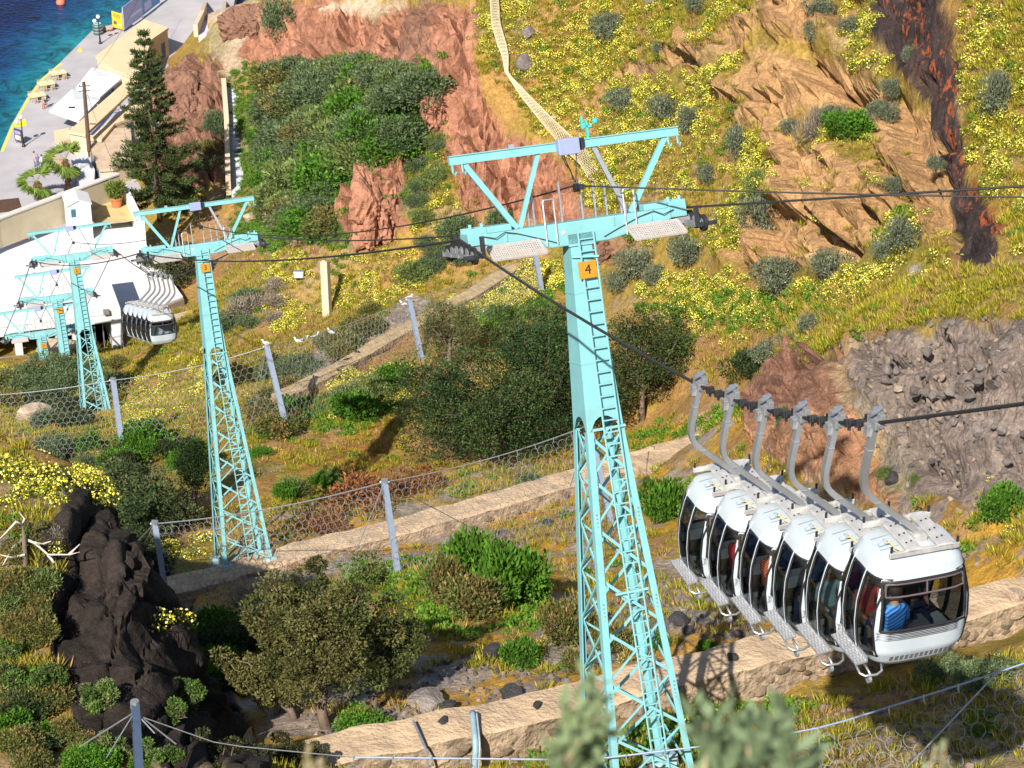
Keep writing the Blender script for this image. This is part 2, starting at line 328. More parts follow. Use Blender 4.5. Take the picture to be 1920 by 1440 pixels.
jx, jy = .6 * (fbm(TX * .5, TZ * .5, 3, 181) - .5), .6 * (fbm(TX * .5 + 9, TZ * .5, 3, 182) - .5)
w1 = worley(TX * .30 + jx, TZ * .17 + TY * .06 + jy, 3); w2 = worley(TX * .85 + 2 * jx, TZ * .55 + TY * .2 + 2 * jy, 5)
frac_ = 2.2 * (w1[2] - .5) - 1.5 * np.exp(-((w1[1] - w1[0]) / .07) ** 2) + .7 * (w2[2] - .5) - .5 * np.exp(-((w2[1] - w2[0]) / .10) ** 2)
relief = relief + redm * (1.0 * (rib - .7) + frac_)
greym = blur(((np.abs(tcol - GREYROCK).sum(-1) < .03) | (np.abs(tcol - BROWNROCK).sum(-1) < .03)).astype(float), 3); relief = relief + greym * .55 * frac_
# bedded sandstone: hard bands overhang soft ones
sandm = blur(((tcol[..., 0] > .34) & (tcol[..., 2] < .14) & (tcol[..., 1] > .19) & (trock > .5)).astype(float), 4); sc = (TZ * .8 + TX * np.where(TPX < 1420, -.42, .38) + 3.0 * (fbm(TX * .13, TY * .13, 3, 190) - .5)) / 3.6; fr_ = sc - np.floor(sc); hb = _hash(np.floor(sc), np.floor(TX * .08), 9)
relief = relief + sandm * (2.6 * (.35 + hb) * (np.where(fr_ < .9, fr_ / .9, (1 - fr_) / .1) - .45) * sstep(.35, .6, fbm(TX * .16, TY * .16, 3, 191)) + .9 * (w2[2] - .5))
cragm = blur((np.abs(tcol - CRAG).sum(-1) < .02).astype(float), 2); relief = relief + cragm * .55 * frac_
relief *= np.clip(RR / 110, .55, 1.2)
gl = np.sqrt(1 + gxv ** 2 + gyv ** 2)
NXv, NYv = -gxv / gl, -gyv / gl
VX = TX + relief * (NXv * np.cos(AZ) + NYv * np.sin(AZ)) * .8; VY = TY + relief * (NYv * np.cos(AZ) - NXv * np.sin(AZ)) * .8; VZ = TZ + relief / gl
# colour variety that belongs to the ground: drier and greener patches, bedding tints, lava streaks
v1 = fbm(TX * .12, TY * .12, 4, 110)[..., None]; v2 = fbm(TX * .7, TY * .7, 4, 120)[..., None]; v3 = fbm(TX * .3 + TZ, TY * .3 - TZ * 1.4, 4, 130)[..., None]
nr = (1 - rk)[..., None]
tcol = tcol * (1 + .5 * (v2 - .5)) * (1 + .35 * rk[..., None] * (v3 - .5) * 2)
tcol = tcol + nr * sstep(.52, .68, v1) * (C_(.16,.16,.03) - tcol) * .6
tcol = tcol + nr * sstep(.56, .70, fbm(TX * .35, TY * .35, 4, 140)[..., None]) * (C_(.30,.22,.15) - tcol) * .55
rp_ = sstep(.53, .62, fbm(TX * .22 + 5, TY * .22, 5, 145)) * (1 - rk); tcol = tcol + rp_[..., None] * (C_(.37,.20,.07) - tcol) * .7
mid = blur(inpoly(TPX, TPY, [(380,1000),(1400,760),(2000,880),(2000,1130),(640,1450),(300,1400)]).astype(float), 6) * (1 - rk)
pa = sstep(.5, .58, fbm(TX * .45, TY * .45, 5, 160)) * mid; pb = sstep(.54, .6, fbm(TX * .6 + 9, TY * .6, 5, 170)) * mid
tcol = tcol + pa[..., None] * (C_(.50,.27,.03) - tcol) * .85; tcol = tcol + pb[..., None] * (C_(.33,.28,.25) - tcol) * .8
idx = np.arange(NA * NR).reshape(NR, NA)
quads = np.stack([idx[:-1, :-1], idx[:-1, 1:], idx[1:, 1:], idx[1:, :-1]], -1).reshape(-1, 4)
tme = np_mesh('hillside', np.stack([VX, VY, VZ], -1).reshape(-1, 3), quads, colors=np.clip(tcol, .01, 1).reshape(-1, 3))
a_ = tme.attributes.new('rock', 'FLOAT', 'POINT'); a_.data.foreach_set('value', rk.ravel().astype(np.float32))
a_ = tme.attributes.new('lava', 'FLOAT', 'POINT'); a_.data.foreach_set('value', blur(tlava, 1).ravel().astype(np.float32))
def terrain_mat():
    m = bpy.data.materials.new('hillside'); m.use_nodes = True; n, l = m.node_tree.nodes, m.node_tree.links; b = n['Principled BSDF']
    b.inputs['Roughness'].default_value = .95; b.inputs['Specular IOR Level'].default_value = .15
    at_ = n.new('ShaderNodeAttribute'); at_.attribute_name = 'Col'; rk_ = n.new('ShaderNodeAttribute'); rk_.attribute_name = 'rock'
    tc = n.new('ShaderNodeTexCoord')
    def noise(s, d=8, r=.6):
        z = n.new('ShaderNodeTexNoise'); z.inputs['Scale'].default_value = s; z.inputs['Detail'].default_value = d; z.inputs['Roughness'].default_value = r
        l.new(tc.outputs['Object'], z.inputs['Vector']); return z.outputs['Fac']
    def rng_(v, a, b_, c, d):
        z = n.new('ShaderNodeMapRange'); z.inputs[1].default_value = a; z.inputs[2].default_value = b_; z.inputs[3].default_value = c; z.inputs[4].default_value = d; l.new(v, z.inputs[0]); return z.outputs[0]
    def mul(a, b_):
        z = n.new('ShaderNodeMix'); z.data_type = 'RGBA'; z.blend_type = 'MULTIPLY'; z.inputs[0].default_value = 1; l.new(a, z.inputs['A']); l.new(b_, z.inputs['B']); return z.outputs['Result']
    c = mul(at_.outputs['Color'], rng_(noise(2.2), .3, .7, .68, 1.32)); c = mul(c, rng_(noise(9), .3, .7, .72, 1.28))
    vo = n.new('ShaderNodeTexVoronoi'); vo.inputs['Scale'].default_value = 5.5; l.new(tc.outputs['Object'], vo.inputs['Vector'])
    # pebbles and pocks
    sp = n.new('ShaderNodeMix'); sp.data_type = 'RGBA'; l.new(c, sp.inputs['A']); pb_ = n.new('ShaderNodeMix'); pb_.data_type = 'RGBA'; pb_.blend_type = 'MULTIPLY'; pb_.inputs[0].default_value = 1; l.new(c, pb_.inputs['A']); pb_.inputs['B'].default_value = (1.5, 1.6, 1.9, 1); l.new(pb_.outputs['Result'], sp.inputs['B'])
    l.new(rng_(vo.outputs['Distance'], .10, .2, .45, 0), sp.inputs['Factor']); c = sp.outputs['Result']
    lv_ = n.new('ShaderNodeAttribute'); lv_.attribute_name = 'lava'; mp = n.new('ShaderNodeMapping'); mp.inputs['Rotation'].default_value = (.5, .5, .3); mp.inputs['Scale'].default_value = (3.2, 1.2, 1.0); l.new(tc.outputs['Object'], mp.inputs[0])
    vz = n.new('ShaderNodeTexNoise'); vz.inputs['Scale'].default_value = 1.1; vz.inputs['Detail'].default_value = 10; vz.inputs['Roughness'].default_value = .62; vz.inputs['Distortion'].default_value = .8; l.new(mp.outputs[0], vz.inputs[0])
    mm = n.new('ShaderNodeMath'); mm.operation = 'MULTIPLY'; l.new(rng_(vz.outputs['Fac'], .545, .575, 0, 1), mm.inputs[0]); l.new(lv_.outputs['Fac'], mm.inputs[1])
    ol = n.new('ShaderNodeMix'); ol.data_type = 'RGBA'; l.new(c, ol.inputs['A']); ol.inputs['B'].default_value = (.30, .075, .025, 1); l.new(mm.outputs[0], ol.inputs['Factor']); c = ol.outputs['Result']
    l.new(c, b.inputs['Base Color'])
    bp = n.new('ShaderNodeBump'); bp.inputs['Strength'].default_value = .9; bp.inputs['Distance'].default_value = .28; l.new(noise(3.2, 12, .68), bp.inputs['Height'])
    bp2 = n.new('ShaderNodeBump'); bp2.inputs['Strength'].default_value = .6; bp2.inputs['Distance'].default_value = .06; l.new(noise(14, 8, .65), bp2.inputs['Height'])
    l.new(bp.outputs['Normal'], bp2.inputs['Normal']); l.new(bp2.outputs['Normal'], b.inputs['Normal'])
    return m
hill = link('hillside', tme, None, terrain_mat(), True); fl_ = (rk[:-1, :-1] + rk[1:, 1:]).ravel() < 1.1; tme.polygons.foreach_set('use_smooth', fl_); tag(hill, 'steep volcanic hillside of ochre soil, red cliffs and grey rock', 'hillside', kind='structure')
# ------------------------------------------------------------------ ropeway: materials
TURQ = mat('turquoise_paint', (.175, .41, .44), .45, var=.07, scale=2, dirt=(.17, .29, .29), dirt_amt=.5, dirt_scale=1.7)
GALV = mat('galvanised_steel', (.52, .54, .58), .42, .75, var=.15, scale=8, dirt=(.30, .29, .29), dirt_amt=.5)
PALEG = mat('pale_grating', (.50, .47, .45), .6, .2, var=.12, scale=9, dirt=(.45, .36, .28), dirt_amt=.4)
DARKM = mat('dark_machinery', (.035, .037, .042), .5, .4, var=.3)
RUBBER = mat('black_rubber', (.02, .02, .022), .6, var=.2)
ROPE = mat('steel_rope', (.045, .043, .045), .55, .5, var=.35, scale=40)
GREYM = mat('grey_steel', (.30, .31, .33), .5, .5, var=.15)
LAV = mat('lavender_box', (.24, .28, .50), .5, var=.05)
ORNG = mat('orange_plate', (.42, .20, .012), .5, var=.06)  # orange darkened so the plates look shadowed by the towers
BLACK = mat('black_print', (.012, .012, .012), .6)
TEAL = mat('teal_paint', (.04, .42, .42), .5)
CONC = mat('concrete', (.50, .46, .42), .9, var=.15, scale=4, bump=.3, dirt=(.30, .26, .22), dirt_amt=.6)
TURQC = mat('turquoise_painted_concrete', (.30, .44, .47), .8, var=.1, scale=4, bump=.2)

def text_mesh(s, size, depth=.004):
    c = bpy.data.curves.new('t', 'FONT'); c.body = s; c.size = size; c.extrude = depth; c.align_x = 'CENTER'; c.align_y = 'CENTER'; c.resolution_u = 3
    o = bpy.data.objects.new('t', c); me = bpy.data.meshes.new_from_object(o); bpy.data.objects.remove(o); bpy.data.curves.remove(c); return me
YAW, LEAN = 20.0, 20.5
BV = Vector((math.cos(R_(YAW)), math.sin(R_(YAW)), 0)); LV = Vector((-math.sin(R_(YAW)), math.cos(R_(YAW)), 0))
AXV = (Vector((0, 0, 1)) * math.cos(R_(LEAN)) + LV * math.sin(R_(LEAN))).normalized()
TROT = Matrix((BV, AXV.cross(BV), AXV)).transposed()
WHEEL = MB().tube([(-.045, 0, 0), (.045, 0, 0)], .21, 18).mesh('wheel'); WHEEL.materials.append(RUBBER)
HUB = MB().tube([(-.06, 0, 0), (.06, 0, 0)], .12, 12).mesh('hub'); HUB.materials.append(GREYM)
RUNG = MB().bar((-.2, 0, 0), (.2, 0, 0), .035).mesh('rung'); RUNG.materials.append(TURQ)
SHEAVE = {}
def tower(A, s_lat, H, w0, w1, w2, num, label, foot=.35, near=True, plain=False):
    root = empty('ropeway_tower', Vector(A) - AXV * H, label=label, cat='ropeway tower', group='turquoise ropeway towers down the slope')
    root.rotation_euler = TROT.to_euler()
    zl = H - s_lat
    def hw(z): return (w0 + (w1 - w0) * (H - z) / s_lat) / 2 if z > zl else (w1 + (w2 - w1) * (zl - z) / max(zl, .01)) / 2
    # box mast with an arched lower edge
    m = MB(); zt = H - .2; zs = [zt, zl + .35, zl]
    n = 8
    for side in range(4):
        c_, s_ = [(1, 0), (0, 1), (-1, 0), (0, -1)][side]
        def P(u, z, k=1.0): a, b = u * hw(z), -hw(z) * k; return (a * c_ - b * s_, a * s_ + b * c_, z)
        V, F = [], []
        for i in range(n + 1):
            u = -1 + 2 * i / n; zb = zl + (.42 * math.sqrt(max(0, 1 - (u / .78) ** 2)) if abs(u) < .78 and not plain else 0)
            V += [P(u, zt), P(u, zl + .5 + 0 * zb), P(u, zb)]
        for i in range(n): F += [(3 * i + 1, 3 * i + 4, 3 * i + 3, 3 * i), (3 * i + 2, 3 * i + 5, 3 * i + 4, 3 * i + 1)]
        m.add(V, F)
    mast = m.build('mast', TURQ, root)
    for zf in np.arange(H - 1.6, zl + .4, -1.75):           # seam flanges
        h = hw(zf); MB().box((0, 0, zf), (2 * h + .03, 2 * h + .03, .035)).build('flange', TURQ, mast)
    # corner legs and bracing
    if not plain:
        for sx in (-1, 1):
            for sy in (-1, 1):
                a, b = hw(zl), hw(0); w = .17
                l = MB(); l.bar((sx * (a - .02), sy * (a - .06), zl + .06), (sx * (b - .02), sy * (b - .06), 0), w, .05, up=(0, 1, 0)) if False else None
                p0, p1 = np.array((sx * a, sy * a, zl + .06)), np.array((sx * b, sy * b, 0))
                l.bar(p0 - (sx * w / 2, 0, 0), p1 - (sx * w / 2, 0, 0), w, .03, up=(0, 1, 0)); l.bar(p0 - (sx * .015, sy * (w / 2 + .02), 0), p1 - (sx * .015, sy * (w / 2 + .02), 0), w, .03, up=(1, 0, 0))
                leg = l.build('leg', TURQ, root)
                fb = MB(); fb.prism([(p1[0] - sx * .1 + i * foot, p1[1] - sy * .1 + j * foot) for i, j in ((-1, -1), (1, -1), (1, 1), (-1, 1))], -1.8, .1); fb.build('footing', TURQC, leg)
                for k in range(1, 4):                       # bolt groups at the splices
                    z = zl * k / 4; q = p1 + (p0 - p1) * k / 4
                    g = MB()
                    for j in range(6): g.box((q[0] - sx * .09, q[1] + sy * .012, z - .25 + .1 * j), (.035, .03, .035))
                    g.build('bolt_plate', GREYM, leg)['kind'] = 'stuff'
        npan = max(4, round(zl / 1.3)); lv = [zl * (1 - (i / npan) ** 1.08) for i in range(npan + 1)]
        for side in range(4):
            c_, s_ = [(1, 0), (0, 1), (-1, 0), (0, -1)][side]
            for i in range(npan):
                za, zb = lv[i], lv[i + 1]
                for d in (1, -1):
                    o = .05 if d > 0 else .0
                    def Q(u, z): a, b = u * (hw(z) - .05), -hw(z) + .04 + o; return (a * c_ - b * s_, a * s_ + b * c_, z)
                    MB().bar(Q(-d, za), Q(d, zb), .075 if d > 0 else .05, .035, up=(s_, -c_, 0)).build('brace', TURQ, root)
    # ladder on the uphill face
    xl = hw(zl) * .25; pts = [(xl - .0 * 1, -hw(H) - .12, H - .15), (xl, -hw(zl) - .12, zl), (xl + .12, -hw(0) * .92 - .05, .1)]
    l = MB()
    for sx in (-.2, .2): l.tube([(p[0] + sx, p[1], p[2]) for p in pts], .026, 5)
    lad = l.build('ladder', TURQ, root); L0 = sum(np.linalg.norm(np.array(pts[i + 1]) - pts[i]) for i in (0, 1))
    for k in range(int(L0 / .3)):
        z = H - .3 - k * .3 * (H - .25) / L0
        y = np.interp(z, [pts[2][2], pts[1][2], pts[0][2]], [pts[2][1], pts[1][1], pts[0][1]]); x = np.interp(z, [pts[2][2], pts[1][2], pts[0][2]], [pts[2][0], pts[1][0], pts[0][0]])
        r = link('rung', RUNG, lad); r.location = (x, y, z)
    # cross arm
    m = MB(); prof = [(-2.45, .16), (2.45, .16), (2.45, -.12), (.75, -.42), (-.75, -.42), (-2.45, -.12)]
    for y0, y1, k in ((-.33, .33, 1),):
        V = [(x, y0 + (.0 if z > 0 else 0), H + z) for x, z in prof] + [(x, y1, H + z) for x, z in prof]; nn = 6
        m.add(V, [tuple(range(nn)), tuple(range(2 * nn - 1, nn - 1, -1))] + [((i + 1) % nn, i, nn + i, nn + (i + 1) % nn) for i in range(nn)])
    arm = m.build('cross_arm', TURQ, root, bevel=.03)
    MB().box((0, 0, H - .3), (w0 + .14, w0 + .14, .3)).build('collar', TURQ, root)
    for x in (-1.9, -.9, .9, 1.9): MB().box((x, -.345, H + .02), (.03, .03, .22)).build('stiffener', TURQ, arm)
    MB().tube([(-.45, -.335, H - .08), (-.45, -.355, H - .08)], .05, 10).build('reflector', mat('white_paint', (.8, .8, .78), .5), arm)
    for sx in (-1, 1):                                       # end brackets
        b = MB(); b.box((sx * 2.05, -.08, H + .24), (.62, .5, .16)); b.box((sx * 2.62, 0, H + .05), (.5, .62, .3))
        for y in (-.24, 0, .2): b.box((sx * 2.62, y, H + .25), (.52, .05, .14))
        for x in (2.45, 2.75): b.cyl((sx * x, -.2, H + .3), (sx * x, -.2, H + .42), .045, 8)
        b.build('end_bracket', TURQ, arm, bevel=.012)
        # sheave train: carrier beams and wheels, rope runs over the top
        c = MB(); X = sx * 2.98; zz = H - .28
        c.box((X - sx * .16, 0, zz), (.07, 2.3, .16)); c.box((X + sx * .16, 0, zz + .0), (.05, 2.0, .1)); c.box((sx * 2.8, -.15, zz + .08), (.5, .2, .16)); c.box((sx * 2.8, .35, zz + .08), (.5, .16, .14))
        for y in (-.9, -.3, .3, .9): c.cyl((X - sx * .2, y, zz - .02), (X + sx * .2, y, zz - .02), .05, 8)
        st = c.build('sheave_train', GREYM, root)
        for yc in (-1.12, 1.12): cat_ = MB(); cat_.box((X - sx * .2, yc, zz + .2), (.1, .08, .5)); cat_.box((X + sx * .05, yc, zz - .02), (.5, .1, .1)); cat_.build('rope_catcher', DARKM, st)
        for k in range(6):
            w_ = link('wheel', WHEEL, st); w_.location = (X, -1.0 + k * .4, zz + .1 - .05 * ((k - 2.5) / 2.5) ** 2 * 2)
            if near: h_ = link('hub', HUB, st); h_.location = w_.location
        # grating platform hung on the uphill side
        if near:
            g = MB(); M = Matrix.Translation((sx * 1.83, -.78, H - .30)) @ Matrix.Rotation(R_(28), 4, 'X')
            fr = MB(); W_g, D_g = 1.35, .62
            for a, b, w_ in (((-W_g / 2, -D_g / 2, 0), (W_g / 2, -D_g / 2, 0), .05), ((-W_g / 2, D_g / 2, 0), (W_g / 2, D_g / 2, 0), .05), ((-W_g / 2, -D_g / 2, 0), (-W_g / 2, D_g / 2, 0), .05), ((W_g / 2, -D_g / 2, 0), (W_g / 2, D_g / 2, 0), .05)):
                g.bar(a, b, w_, .05)
            for i in range(1, 22): x = -W_g / 2 + W_g * i / 22; g.bar((x, -D_g / 2, .0), (x + .03, D_g / 2, .0), .035, .02)
            for i in range(1, 7): y = -D_g / 2 + D_g * i / 7; g.bar((-W_g / 2, y, .012), (W_g / 2, y, .012), .03, .012)
            o = g.build('grating', PALEG, root); o.matrix_local = M
            for x in (-.5, .5): MB().bar((sx * 1.83 + x, -.5, H - .42), (sx * 1.83 + x, -.3, H - .1), .05).build('platform_bracket', TURQ, root)
        else:
            g = MB(); M = Matrix.Translation((sx * 1.83, -.78, H - .30)) @ Matrix.Rotation(R_(28), 4, 'X'); g.box((0, 0, 0), (1.35, .62, .05)); o = g.build('grating', PALEG, root); o.matrix_local = M
        hose = [(sx * 2.5, -.36, H + .1), (sx * 2.2, -.42, H + .02), (sx * 1.95, -.4, H + .14), (sx * 1.6, -.36, H + .05), (sx * .9, -.36, H - .2), (sx * .6, -.36, H - .32)]
        MB().tube(hose, .012, 5).build('cable_loom', RUBBER, arm)
    # stanchions and hoop rails along the arm
    for x, y, h in ((-1.15, .1, .75), (-.95, .25, .7), (-.35, -.1, 1.0), (.25, .05, 1.0), (.65, .2, .85), (.95, .2, .8), (1.3, .1, .75)):
        MB().bar((x, y, H + .15), (x, y, H + .15 + h), .045, .045).build('stanchion', GALV, root)
    for x, y in ((-.75, -.36), (1.35, -.36)):
        MB().tube([(x - .14, y, H - .35), (x - .14, y, H + .72), (x - .12, y, H + .77), (x + .12, y, H + .77), (x + .14, y, H + .72), (x + .14, y, H - .35)], .02, 6).build('grab_rail', GALV, root)
    # upper beam on two V struts
    ht = 2.0
    t = MB(); t.box((0, .05, H + ht), (6.0, .13, .2)); t.box((0, .05, H + ht + .1), (6.0, .2, .025)); t.box((0, .05, H + ht - .1), (6.0, .2, .025)); tb = t.build('upper_beam', TURQ, root)
    for x in (-2.95, -2.7, 2.7, 2.95):
        MB().tube([(x, -.02, H + ht - .08), (x, -.04, H + ht - .3), (x + .05, -.02, H + ht - .36), (x + .1, .02, H + ht - .3)], .025, 5).build('hook', TURQ, tb)
    for sx in (-1, 1):
        MB().bar((sx * 1.5, .0, H + .16), (sx * 2.65, .05, H + ht - .1), .14, .1, up=(0, 1, 0)).build('strut', TURQ, root)
        MB().bar((sx * 1.42, .0, H + .16), (sx * .72, .05, H + ht - .1), .11, .08, up=(0, 1, 0)).build('strut', TURQ if sx < 0 else GALV, root)
    bx = MB(); bx.box((0, -.17, H + ht - .02), (.55, .22, .4)); bo = bx.build('sensor_box', LAV, tb, bevel=.02)
    MB().box((.36, -.05, H + ht + .0), (.16, .16, .3)).build('bracket', DARKM, tb)
    MB().box((-1.4, .05, H + ht + .15), (.14, .12, .1)).build('junction_box', GALV, tb)
    pl = MB(); pc = np.array((.12, -.1, H + ht - 1.05))
    for q in (-.15, .2): pl.tube([(q, -.17, H + ht - .2), pc + (0, 0, .12)], .014, 5)
    pl.tube([(-.2, -.2, H + ht - .2), (-.12, -.2, H + ht - .45), (0, -.16, H + ht - .6), (.05, -.12, H + ht - .85)], .016, 5)
    pu = pl.build('pulley_hanger', DARKM, root)
    MB().tube([pc + (-.06, 0, 0), pc + (.06, 0, 0)], .11, 12).build('pulley', DARKM, pu); MB().box(pc + (0.02, -.1, .02), (.12, .42, .13)).build('clamp', DARKM, pu)
    # number plate
    d = text_mesh(num, .34); zp = H - 1.05; yp = -hw(zp) - .17
    p = MB(); p.box((.03, yp, zp), (.46, .03, .42)); np_ = p.build('number_plate', ORNG, root)
    o = link('numeral', d, np_, BLACK); o.rotation_euler = (R_(90), 0, 0); o.location = (.03, yp - .02, zp)
    bar = MB(); bar.bar((-.3, -hw(H - .7) - .05, H - .7), (.35, -hw(H - .7) - .2, H - .75), .05); bar.bar((.03, yp + .02, zp), (.03, -hw(zp), zp), .04); bar.build('plate_bracket', TURQ, np_)
    if not plain and near:
        for z in (zl + .1, zl * .55):
            MB().bar((-.35, -hw(z) - .02, z), (.5, -hw(z) - .1, z + .02), .06).build('ladder_bracket', TURQ, lad)
    SHEAVE[num] = [Vector(A) - AXV * H + TROT @ Vector((sx * 2.98, 0, H - .28 + .36)) for sx in (-1, 1)] + [Vector(A) - AXV * H + TROT @ Vector((.12, 0, H + ht - 1.0))]
    return root
T4 = tower(at(1078,425,56.8), 5.1, 14.0, .52, .98, 2.2, '4', 'tall turquoise lattice tower with orange plate 4 and wind gauge')
a_ = MB(); a_.box((.62, .05, 16.3), (.06, .06, .5)); a_.box((.62, .05, 16.4), (.26, .06, .06)); a_.box((.5, .05, 16.5), (.05, .05, .3)); an = a_.build('wind_gauge', TEAL, T4); MB().ball((.86, .05, 16.5), .08).build('gauge_ball', TEAL, an)
tower(at(375,462,113.6), 5.4, 15.8, .54, 1.0, 2.45, '3', 'turquoise lattice tower with orange plate 3 standing on the pale wall', foot=.3)
tower(at(137,480,166), 5.7, 12.9, .62, 1.1, 2.2, '2', 'turquoise lattice tower plate 2 with pale block footings before the station', foot=.45, near=False)
tower(at(106,557,182), 5.99, 6.0, .72, .8, .8, '1', 'turquoise solid mast tower close before the white station front', near=False, plain=True)
tower(at(76,624,188), 3.39, 3.4, .75, .8, .8, '0', 'pale turquoise low tower at the mouth of the white station', near=False, plain=True)
# ------------------------------------------------------------------ gondolas
WHITEP = mat('white_gondola_paint', (.40, .455, .50), .25, var=.04, scale=2, dirt=(.55, .54, .52), dirt_amt=.3, dirt_scale=1.6)
FRAMEB = mat('window_rubber', (.018, .018, .02), .45)
MAUVE = mat('brown_window_frame', (.10, .075, .085), .5)
ALU = mat('aluminium', (.60, .61, .63), .38, .8, var=.12, dirt=(.35, .33, .31), dirt_amt=.5, dirt_scale=3)
ALUP = mat('stained_roof_plate', (.52, .51, .50), .6, .35, var=.18, scale=5, dirt=(.26, .23, .20), dirt_amt=.6, dirt_scale=4)
TREAD = mat('tread_plate', (.42, .43, .45), .4, .6, var=.08)
HOSE = mat('tan_hose', (.62, .44, .2), .6)
SEATM = mat('dark_bench', (.05, .05, .06), .6)
def glass_mat(name, tint, opac):
    m = bpy.data.materials.new(name); m.use_nodes = True; n, l = m.node_tree.nodes, m.node_tree.links
    g = n.new('ShaderNodeBsdfGlossy'); g.inputs['Roughness'].default_value = .03; g.inputs['Color'].default_value = (.9, .95, 1, 1)
    t = n.new('ShaderNodeBsdfTransparent'); t.inputs['Color'].default_value = (*tint, 1)
    fz = n.new('ShaderNodeFresnel'); fz.inputs['IOR'].default_value = 1.5; mx = n.new('ShaderNodeMixShader')
    ad = n.new('ShaderNodeMath'); ad.operation = 'MULTIPLY_ADD'; ad.inputs[1].default_value = .8; ad.inputs[2].default_value = opac
    l.new(fz.outputs[0], ad.inputs[0]); l.new(ad.outputs[0], mx.inputs[0]); l.new(t.outputs[0], mx.inputs[1]); l.new(g.outputs[0], mx.inputs[2]); l.new(mx.outputs[0], n['Material Output'].inputs['Surface']); return m
GLASS = glass_mat('tinted_glass', (.62, .66, .68), .02)
GW, GL, GH = .96, .72, 2.0      # half width, half length, height
def gx(z): return GW * np.interp(z, [0, .12, .35, .8, 1.2, 1.6, 1.85, 2.0], [.64, .81, .95, 1.0, .99, .90, .81, .73])
def gy(z): return GL * np.interp(z, [0, .12, .35, .8, 1.2, 1.6, 1.85, 2.0], [.66, .83, .96, 1.0, .985, .89, .80, .71])
PN = 4.0
def s_end(x, z, off=0, sgn=-1):          # point on the end wall
    return (x, sgn * (gy(z) * max(1e-4, 1 - abs(x / gx(z)) ** PN) ** (1 / PN) + off), z)
def s_side(y, z, off=0, sgn=-1):
    return (sgn * (gx(z) * max(1e-4, 1 - abs(y / gy(z)) ** PN) ** (1 / PN) + off), y, z)
END_WIN = (-.74, .75, .80, 1.66); SIDE_WIN = ((-.58, -.22), (-.17, .22), (.27, .58)); SZ = (.30, 1.70)
